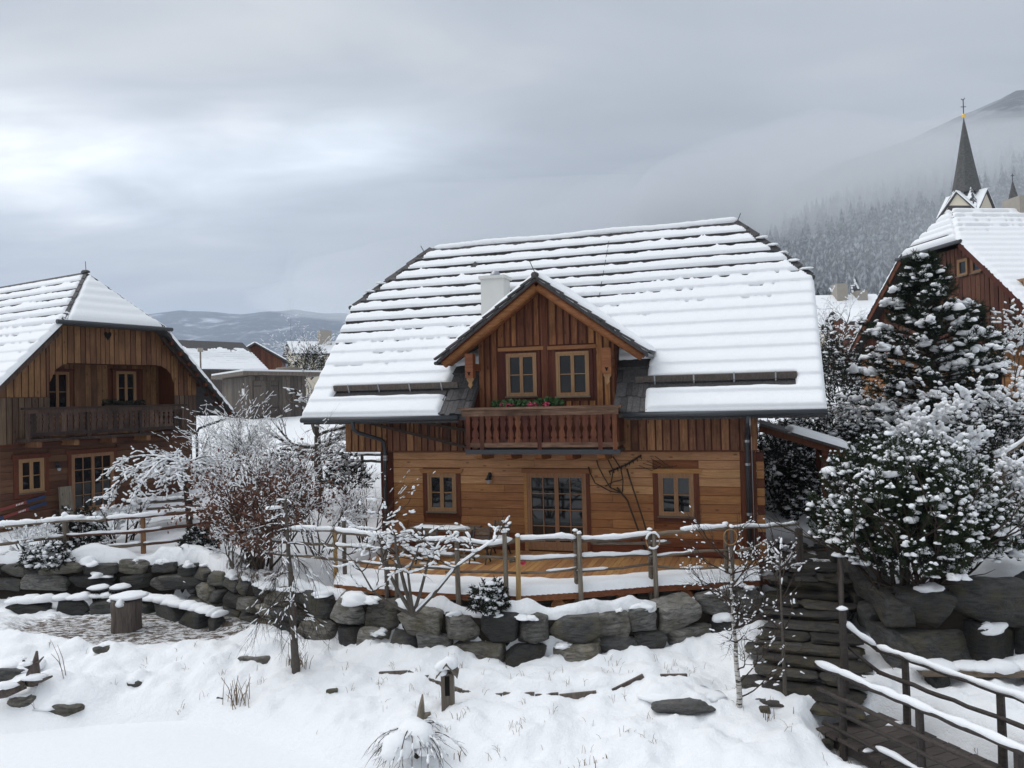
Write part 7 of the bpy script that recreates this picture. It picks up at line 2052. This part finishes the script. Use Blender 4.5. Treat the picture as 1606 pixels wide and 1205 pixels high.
# dense snow-clotted shrub under it
rb0 = Vector(at_y(190, 866, 22.2))
S = many(rb0, 8, 1.5, 0.62, 66, 2, 0.03, 0.2, nseg=5, nch=4, ratio=0.45, spread=0.9, up=0.05, jit=0.10)
R_ = random.Random(9)
lm = [(float(t[0]), float(t[1]), float(t[2]) + 0.03, R_.uniform(.05, .11), R_.uniform(.05, .1), R_.uniform(.04, .07)) for t in tips(S, 2)[::5] if t[2] > rb0.z + 0.6]
plant('snow_clotted_shrub', 'round shrub clotted with snow before the left house door', 'shrub', rb0, S, 'bark', 'twig', 1, 0.026, 0.5, 67, lumps_=lm)
# fruit tree behind, left of the chalet
fb_ = Vector(at_y(500, 765, 27.0))
S = Segs(); R_ = random.Random(71)
p = fb_ - Z * 0.3
for i in range(5):
    q = p + Vector((R_.uniform(-.03, .04), 0, 0.42)); S.add(p, q, 0.17 - 0.012 * i, 0.17 - 0.012 * (i + 1), 0); p = q
    if i > 1:
        for _ in range(3):
            az = R_.uniform(0, 6.283); grow(S, p, Vector((math.cos(az) * 1.3, math.sin(az), 0.35)), 1.7, 0.06, 1, 3, R_, 6, 4, 0.55, 0.8, 0.05, 0.16)
grow(S, p, Vector((0, 0, 1)), 1.3, 0.08, 1, 3, R_, 5, 5, 0.6, 0.9, 0.05, 0.16)
plant('fruit_tree', 'bare fruit tree with snow on its limbs left of the chalet', 'tree', fb_, S, 'bark_grey', 'twig', 2, 0.026, 0.6, 72, n0=8)
# thin upright shrub at the chalet corner
tb0 = Vector(at_y(578, 845, 20.6))
S = many(tb0, 12, 1.75, 0.28, 75, 2, 0.016, 0.25, nseg=6, nch=4, ratio=0.42, spread=0.5, up=0.06, jit=0.10)
plant('upright_shrub', 'thin upright brown shrub at the left corner of the chalet', 'shrub', tb0, S, 'twig_red', 'twig_red', 1, 0.012, 0.3, 76)
# young weeping tree in front of the wall
wb = Vector(at_z(464, 1040, gz(-4.4, 15.9)))
S = Segs(); R_ = random.Random(81)
p = wb - Z * 0.2; topv = Vector(at_y(448, 785, wb.y)); nn = 12
for i in range(nn):
    q = (wb - Z * 0.2).lerp(topv, (i + 1) / nn) + Vector((R_.uniform(-.015, .015), 0, 0)); S.add(p, q, 0.085 - 0.005 * i, 0.085 - 0.005 * (i + 1), 0)
    if i > 2:
        for _ in range(4):
            az = R_.uniform(0, 6.283); dd = Vector((math.cos(az), math.sin(az), 0.35)); pp = q.copy(); r0_ = 0.014; ln_ = R_.uniform(0.5, 1.05)
            for k in range(7):
                dd = (dd + Vector((R_.gauss(0, .12), R_.gauss(0, .12), -0.30))).normalized(); qq = pp + dd * ln_ / 6
                S.add(pp, qq, r0_ * (1 - k / 8), r0_ * (1 - (k + 1) / 8), 1); pp = qq
                if k > 0:
                    grow(S, pp, dd + Vector((R_.gauss(0, .6), R_.gauss(0, .6), -0.2)), 0.45, 0.005, 2, 3, R_, 4, 2, 0.6, 0.5, -0.12, 0.12)
    p = q
plant('weeping_tree', 'slender young weeping tree with drooping snowy twigs before the boulder wall', 'tree', wb, S, 'bark_grey', 'twig', 1, 0.008, 0.30, 82,
      lumps_=[(topv.x + 0.30, topv.y, topv.z - 0.55, 0.28, 0.1, 0.05, 0.1), (topv.x - 0.25, topv.y - 0.05, topv.z - 0.15, 0.22, 0.08, 0.05, 0.9), (topv.x + 0.05, topv.y - 0.1, topv.z - 1.75, 0.16, 0.08, 0.05)])
# small apple tree in front of the deck
ab = Vector(at_y(648, 958, 15.75))
S = Segs(); R_ = random.Random(91)
for (u1, v1, u2, v2, rad) in ((600, 880, 590, 832, 0.05), (622, 870, 612, 815, 0.05), (672, 880, 690, 850, 0.045), (715, 890, 775, 848, 0.04), (640, 900, 660, 846, 0.04), (585, 928, 545, 870, 0.035)):
    a = ab - Z * 0.1; m1 = Vector(at_y(u1, v1, 15.7 + R_.uniform(-.3, .2))); m2 = Vector(at_y(u2, v2, 15.6 + R_.uniform(-.3, .3)))
    pts = [a, a.lerp(m1, 0.5) + Vector((0, 0, -0.04)), m1, m1.lerp(m2, 0.5) + Vector((0.03, 0, 0.03)), m2]
    for k in range(4):
        S.add(pts[k], pts[k + 1], rad * (1 - k * 0.2), rad * (1 - (k + 1) * 0.2), 0 if k < 2 else 1)
        if k > 0:
            for _ in range(3):
                az = R_.uniform(0, 6.283); grow(S, pts[k + 1], Vector((math.cos(az) * 1.2, math.sin(az) * 0.6, 0.4)), 0.62, 0.014, 2, 3, R_, 5, 3, 0.55, 0.9, 0.03, 0.2)
plant('apple_tree', 'low crooked apple tree with snow-laden twigs before the terrace fence', 'tree', ab, S, 'bark_grey', 'twig', 2, 0.019, 0.62, 92, wide=1.2)
# birch and slender sapling on the right
bb0 = Vector(at_z(1162, 1140, gz(3.6, 12.9)))
bb0 = Vector(at_y(1162, 1140, 12.9))
S = Segs(); R_ = random.Random(101); p = bb0 - Z * 0.2; topv = Vector(at_y(1143, 858, 12.9)); nn = 14
for i in range(nn):
    q = (bb0 - Z * 0.2).lerp(topv, (i + 1) / nn) + Vector((R_.uniform(-.02, .02), 0, 0)); S.add(p, q, 0.062 - 0.004 * i, 0.062 - 0.004 * (i + 1), 0)
    if i in (2, 3, 4, 6, 7, 8, 9, 10, 11, 12):
        for _ in range(1 if i < 5 else 3):
            az = R_.uniform(0, 6.283); grow(S, q, Vector((math.cos(az) * 1.1, math.sin(az), 0.55 if i > 5 else 0.45)), 1.0 if i < 5 else 0.75, 0.015, 1, 3, R_, 7, 6, 0.5, 0.6, 0.03, 0.12)
    p = q
plant('birch', 'young white-barked birch with thin dark twigs on the snowy bank', 'tree', bb0, S, 'birch_bark', 'twig', 1, 0.009, 0.10, 102, n0=8)
sb0 = Vector(at_y(1232, 1096, 13.3))
S = Segs(); R_ = random.Random(105); p = sb0 - Z * 0.2; topv = Vector(at_y(1222, 870, 13.3)); nn = 10
for i in range(nn):
    q = (sb0 - Z * 0.2).lerp(topv, (i + 1) / nn); S.add(p, q, 0.042 - 0.0035 * i, 0.042 - 0.0035 * (i + 1), 0)
    if i > 3:
        for _ in range(2):
            az = R_.uniform(0, 6.283); grow(S, q, Vector((math.cos(az) * 0.8, math.sin(az) * 0.8, 0.9)), 0.65, 0.013, 1, 2, R_, 5, 3, 0.5, 0.5, 0.05, 0.12)
    p = q
plant('sapling', 'slender bare sapling between the birch and the stone steps', 'tree', sb0, S, 'bark_grey', 'twig', 1, 0.014, 0.22, 106)
# snow-laden shrubs on the right-hand bank
def mound_bush(name, label, base, w, h, seed, leaf='leaf_dark', dens=1.0, snow=1.0):
    """evergreen bush: dark leaves with clots of snow"""
    r = np.random.RandomState(seed); T = thing(name, label, 'shrub', org=tuple(base)); x, y, z = base
    n = int(900 * dens); th = r.uniform(0, 6.283, n); ph = np.arccos(1 - r.rand(n) * 1.05); sh = 0.55 + 0.5 * r.rand(n) ** 0.5
    lob = 1 + 0.18 * np.sin(3 * th + seed) + 0.12 * np.sin(5 * th + 3 * ph + seed * 2)
    C = np.stack([x + np.sin(ph) * np.cos(th) * w / 2 * sh * lob, y + np.sin(ph) * np.sin(th) * w / 2.4 * sh * lob, z + 0.1 + np.maximum(0, np.cos(ph)) * h * sh * lob], -1)
    A = np.stack([np.sin(ph) * np.cos(th), np.sin(ph) * np.sin(th), np.cos(ph) * 0.6 + 0.35], -1) + r.normal(size=(n, 3)) * 0.35
    S = Segs(); R_ = random.Random(seed)
    for i in range(9):
        az = R_.uniform(0, 6.283); grow(S, Vector((x, y, z - 0.2)), Vector((math.cos(az) * 0.7 * w / h * 0.6, math.sin(az) * 0.6 * w / h * 0.6, 1)), h * 0.85, 0.03, 0, 2, R_, 5, 3, 0.5, 0.7, 0.04, 0.1)
    ob('stems', seg_mesh(*S.arr(), n=3), 'bark', T)['kind'] = 'stuff'
    ob('crown', tufts(C, A, 0.16 * np.ones(n), 0.085, 14, 0.016, seed, 0.4), leaf, T)['kind'] = 'stuff'
    k = r.rand(n) < 0.48 * snow
    s = 0.032 + 0.075 * r.rand(k.sum()) ** 2.2
    it = [tuple(p) + (q * 1.3, q * 1.1, q * 0.75, a) for p, q, a in zip(C[k] + np.array([0, 0, 0.07]), s, 6.28 * r.rand(k.sum()))]
    snow_lumps('snow', it, T, seed, tpl=ICO1, rough=0.35)
    return T
for i, (u, v, y, w, h, sn_, lb) in enumerate(((1232, 738, 27.5, 2.6, 1.7, 1.3, 'snow-buried hedge behind the side porch roof'), (1300, 735, 27.0, 3.0, 2.0, 1.3, 'broad snow-buried bush right of the side porch'), (1352, 760, 23.5, 2.2, 1.6, 1.1, 'dark snowy bush left of the mountain pine'),
     (1285, 815, 20.6, 1.9, 1.0, 1.2, 'low snow-laden bush beside the paved yard'), (1318, 640, 33, 3.2, 2.7, 0.6, 'dark evergreen hedge with patchy snow right of the chalet roof edge'), (1300, 610, 36, 2.6, 2.2, 0.9, 'round snow-topped evergreen by the chalet roof edge'),
     (1492, 760, 19.5, 2.0, 1.3, 1.2, 'snow-laden bush behind the mountain pine'), (1580, 745, 20.5, 2.4, 1.6, 1.2, 'snowy thicket at the right edge'), (1585, 860, 16.2, 1.6, 0.8, 1.5, 'snow-buried bush on the boulders at the right edge'),
     (545, 768, 25.5, 1.5, 0.9, 1.3, 'round evergreen under a thick snow cap behind the fruit tree'), (440, 765, 26.5, 1.4, 0.9, 1.0, 'dark evergreen clump with snow left of the fruit tree'), (128, 866, 21.6, 1.15, 1.05, 0.35, 'dark clipped box hedge behind the left fence'),
     (80, 893, 20.75, 1.3, 0.55, 2.2, 'bush bowed under thick snow on the left boulder wall'), (768, 962, 15.55, 0.6, 0.42, 1.6, 'small snowy tuft at the terrace edge beside the posts'), (310, 868, 21.0, 0.8, 0.5, 0.7, 'low dark bush at the foot of the umbrella tree'), (1440, 905, 14.35, 1.5, 0.5, 0.25, 'dark creeping greenery over the boulders by the handrail'), (1222, 800, 24.6, 2.2, 2.2, 0.35, 'dark evergreen hedge seen under the side porch roof'), (1290, 800, 24.2, 2.4, 2.2, 0.6, 'dark evergreen hedge right of the porch posts'), (488, 592, 62, 3.4, 2.2, 0.4, 'dark clipped hedge mass beyond the flat hut roof'))):
    b0 = at_y(u, v, y)
    mound_bush('snowy_bush', lb, b0, w, h, 200 + i, 'leaf_dark', max(0.25, min(1.4, w * h / 3.2)), sn_)
for i, (u, v, y, hgt, ns, sn_, lb) in enumerate(((1452, 745, 18.8, 1.25, 5, 0.05, 'small tree with balls of snow on every twig above the mountain pine'), (1555, 700, 21.0, 1.5, 8, 0.04, 'tangle of snowy branches below the right house'), (1520, 790, 18.0, 1.1, 7, 0.035, 'snowy brambles beside the slanting rails'), (1590, 610, 26.0, 2.0, 4, 0.03, 'frosted sapling before the right house wall'), (1310, 560, 42.0, 2.6, 8, 0.035, 'bare bush in front of the lane roof'), (1398, 690, 24.8, 1.2, 7, 0.04, 'frosted twigs at the foot of the tall pine'),
     (370, 880, 18.9, 0.8, 8, 0.014, 'drooping bare twigs on the curved boulder wall'), (60, 870, 21.3, 0.8, 8, 0.02, 'frosted perennials behind the left fence'), (1575, 800, 17.0, 0.9, 8, 0.035, 'snowy shrub at the foot of the slanting rails'), (1215, 905, 16.9, 0.75, 6, 0.014, 'thin dry stalks by the grey gate post'), (478, 590, 85, 4.2, 5, 0.02, 'bare tree beyond the flat hut roof'))):
    b0 = Vector(at_y(u, v, y))
    S = many(b0, ns, hgt, 0.6, 300 + i, 3 if y < 60 else 3, 0.022 if y < 40 else 0.05, 0.3, nseg=5, nch=3 if ns > 5 else 4, ratio=0.56, spread=0.7, up=0.04, jit=0.13)
    plant('frosted_shrub', lb, 'shrub', b0, S, 'bark_grey', 'twig', 1, sn_, 0.75, 310 + i)
# conifer tips seen over the lane roofs
for i, (u, v0, v1, y, lb) in enumerate(((1344, 470, 428, 75, 'small dark conifer above the lane house chimneys'), (1284, 470, 448, 70, 'dark snowy treetop beside the chalet roof corner'))):
    b0 = at_y(u, v0 + 30, y); t0 = at_y(u, v1, y)
    V, F = conifer_template(40 + i, 9, 9)
    hgt = t0[2] - b0[2]
    T = thing('conifer', lb, 'tree', org=b0)
    ob('trunk', B().tube([(b0[0], b0[1], b0[2] - 2), (b0[0], b0[1], b0[2] + hgt * 0.9)], [0.15, 0.03], 6), 'bark', T)
    ob('crown', (V * np.array([hgt * 1.3, hgt * 1.3, hgt]) + np.array(b0), F), 'conifer_far', T)
# dry reeds at the pond
for i, (u, v, n_, hgt, lb) in enumerate(((372, 1095, 26, 0.5, 'tuft of dry reed stalks standing in the snow by the pond'), (250, 1075, 0, 0, ''), (104, 1062, 3, 0.75, 'two tall dry flower stalks beside the driftwood root'), (722, 1168, 5, 0.10, 'few dark grass blades right of the pond-edge conifer'), (468, 1045, 30, 0.28, 'dry grass at the foot of the weeping tree'), (1215, 1130, 8, 0.22, 'thin dry stalks in the snow near the sapling'), (940, 1180, 5, 0.12, 'stray grass tips in the snow at the bottom edge'))):
    if not n_:
        continue
    p = on_ground(u, v); b = B(); R_ = random.Random(400 + i)
    zg = max(0.0, gz(p[0], p[1]))
    for k in range(n_):
        x, y = p[0] + R_.gauss(0, 0.13 if n_ > 5 else 0.08), p[1] + R_.gauss(0, 0.08); lx, ly = R_.gauss(0, 0.22) * hgt, R_.gauss(0, 0.15) * hgt; h_ = hgt * R_.uniform(0.5, 1.05)
        b.tube([(x, y, zg - 0.05), (x + lx * 0.4, y + ly * 0.4, zg + h_ * 0.55), (x + lx, y + ly, zg + h_)], [0.007, 0.006, 0.003], 4)
    solo('dry_reeds', b, 'reed', lb, 'reeds', (p[0], p[1], zg), True)
# weeping dwarf conifer on the bank, snow on its crown
wp = Vector(at_y(655, 1165, 12.35)); 
S = Segs(); R_ = random.Random(111); gg = gz(wp.x, wp.y); wp.z = max(gg, 0.2)
crown = Vector((wp.x - 0.03, wp.y, wp.z + 0.50))
S.add(wp - Z * 0.2, crown, 0.06, 0.04, 0)
for i in range(34):
    az = R_.uniform(math.pi * 0.95, math.pi * 2.05) if R_.random() < 0.8 else R_.uniform(0, 6.283); d = Vector((math.cos(az), math.sin(az), 0.3)); p = crown.copy() + Vector((R_.uniform(-.12, .12), R_.uniform(-.1, .05), R_.uniform(-.12, .0)))
    ln_ = R_.uniform(0.55, 0.95)
    for k in range(7):
        d = (d + Vector((R_.gauss(0, .09), R_.gauss(0, .09), -0.20))).normalized(); q = p + d * ln_ / 7; S.add(p, q, 0.013 * (1 - k / 9), 0.013 * (1 - (k + 1) / 9), 1)
        if k > 1 and R_.random() < 0.7:
            grow(S, q, d + Vector((R_.gauss(0, .4), R_.gauss(0, .4), 0)), 0.22, 0.005, 2, 2, R_, 3, 0, 0.5, 0.5, -0.05, 0.1)
        p = q
plant('weeping_dwarf_tree', 'weeping dwarf tree under a hood of snow at the bottom edge', 'tree', wp, S, 'bark', 'twig', 1, 0.014, 0.35, 112,
      lumps_=[(crown.x - 0.04, crown.y - 0.12, crown.z - 0.16, 0.32, 0.32, 0.26), (crown.x - 0.18, crown.y - 0.32, crown.z - 0.30, 0.24, 0.24, 0.20), (crown.x + 0.18, crown.y - 0.20, crown.z - 0.26, 0.20, 0.22, 0.18)])
# ---- remaining fences
ff = thing('rail_fence', 'dark board fence on the slope seen left of the chalet corner', 'fence', org=at_y(560, 724, 31))
for v in (712, 722):
    log_rail('rail', ff, [at_y(440, v - 8, 33), at_y(520, v, 31.5), at_y(606, v + 2, 30.5)], 0.06, 'dark_rail', 0.06, 500 + v, 0.7)
for u in (470, 520, 568, 600):
    p = at_y(u, 735, 31.5); post(ff, p, p[2] - 0.4, at_y(u, 705, 31.5)[2], 0.07, 'dark_rail')
f2 = thing('rail_fence', 'dark rail fence right of the chalet eave behind the porch', 'fence', org=at_y(1310, 650, 30))
for v in (636, 648):
    log_rail('rail', f2, [at_y(1240, v + 4, 30), at_y(1300, v, 29.5), at_y(1395, v - 4, 29)], 0.05, 'grey_rail', 0.05, 520 + v, 0.8)
for u in (1262, 1322, 1380):
    p = at_y(u, 668, 29.6); post(f2, p, p[2] - 0.3, at_y(u, 630, 29.6)[2], 0.06, 'grey_wood')
f3 = thing('stair_handrail', 'slanting grey rails with snow climbing to the right edge', 'handrail', org=at_y(1560, 790, 17))
for (a, q, sn_) in (((1528, 775, 17.4), (1640, 700, 17.4), 0.05), ((1560, 722, 18.2), (1640, 672, 18.2), 0.06), ((1545, 800, 17.2), (1640, 745, 17.4), 0.04)):
    log_rail('rail', f3, [at_y(*a), at_y((a[0] + q[0]) / 2, (a[1] + q[1]) / 2, a[2]), at_y(*q)], 0.055, 'grey_rail', sn_, int(a[0]), 0.9)
p = at_y(1572, 800, 17.3); post(f3, p, p[2] - 0.4, at_y(1572, 735, 17.3)[2], 0.07, 'grey_wood')
f4 = thing('rail_fence', 'snow-covered horizontal fence below the right house', 'fence', org=at_y(1570, 650, 23))
for v in (636, 662):
    log_rail('rail', f4, [at_y(1540, v, 22.8), at_y(1640, v + 4, 22.8)], 0.05, 'grey_rail', 0.09, 600 + v, 1.0)
for u in (1552, 1600):
    p = at_y(u, 690, 22.9); post(f4, p, p[2] - 0.3, at_y(u, 630, 22.9)[2], 0.06, 'grey_wood')

# last year's grass tips sticking out of the snow all over the bank
R_ = random.Random(900); b = B(); k = 0
while k < 420:
    x, y = R_.uniform(-11, 7), R_.uniform(11.2, 16.8)
    if vnoise(np.array([x * 0.7]), np.array([y * 0.7]), 5)[0] < 0.50:
        continue
    z = gz(x, y)
    if z < 0.12 or z > 1.0:
        continue
    for _ in range(R_.choice((1, 2, 3, 4))):
        h_ = R_.uniform(0.03, 0.13); a_, c_ = x + R_.gauss(0, 0.04), y + R_.gauss(0, 0.04); lx, ly = R_.gauss(0, 0.05), R_.gauss(0, 0.04)
        b.tube([(a_, c_, z - 0.03), (a_ + lx * 0.5, c_ + ly * 0.5, z + h_ * 0.7), (a_ + lx, c_ + ly, z + h_)], [0.0035, 0.003, 0.0015], 3, False); k += 1
me = np_mesh('dry_grass', np.array(b.v), b.f); me.materials.append(MATS['reed'])
o_ = link(bpy.data.objects.new('dry_grass', me)); o_['kind'] = 'stuff'

# ================================================================== AIR
def volume_mat(name, colr, dens, aniso=0.0):
    m_ = bpy.data.materials.new(name); m_.use_nodes = True; n_ = m_.node_tree.nodes; n_.clear()
    o_ = n_.new('ShaderNodeOutputMaterial'); v_ = n_.new('ShaderNodeVolumePrincipled')
    v_.inputs['Color'].default_value = (*colr, 1); v_.inputs['Density'].default_value = dens; v_.inputs['Anisotropy'].default_value = aniso
    m_.node_tree.links.new(v_.outputs[0], o_.inputs['Volume'])
    MATS[name] = m_
volume_mat('air', (0.74, 0.84, 1.0), 0.00015)
hb_ = B().box(-6500, 6500, -150, 7400, -2.0, 760)
hz = np_mesh('haze', np.array(hb_.v), hb_.f); hz.materials.append(MATS['air'])
ho_ = link(bpy.data.objects.new('haze', hz)); ho_['kind'] = 'stuff'
# the cloud bank that lies along the hillside
volume_mat('cloud_air', (0.88, 0.90, 0.925), 0.0052)
volume_mat('cloud_thin', (0.88, 0.90, 0.925), 0.0022)
def cloud(items, seed, mat_):
    V, F = lumps(items, seed, ICO3, 0.22)
    me = np_mesh('low_cloud', V, F, True); me.materials.append(MATS[mat_])
    o_ = link(bpy.data.objects.new('low_cloud', me)); o_['kind'] = 'stuff'
    return o_
cloud([(640, 860, 226, 270, 190, 76, 0.25)], 3, 'cloud_air')
cloud([(420, 950, 215, 220, 200, 92, 0.2)], 5, 'cloud_air')
cloud([(300, 1060, 205, 330, 260, 115, 0.2)], 6, 'cloud_thin')
cloud([(330, 400, 75, 260, 60, 85, 0.45)], 9, 'cloud_thin')
cloud([(60, 1100, 160, 460, 260, 120, 0.1)], 8, 'cloud_thin')
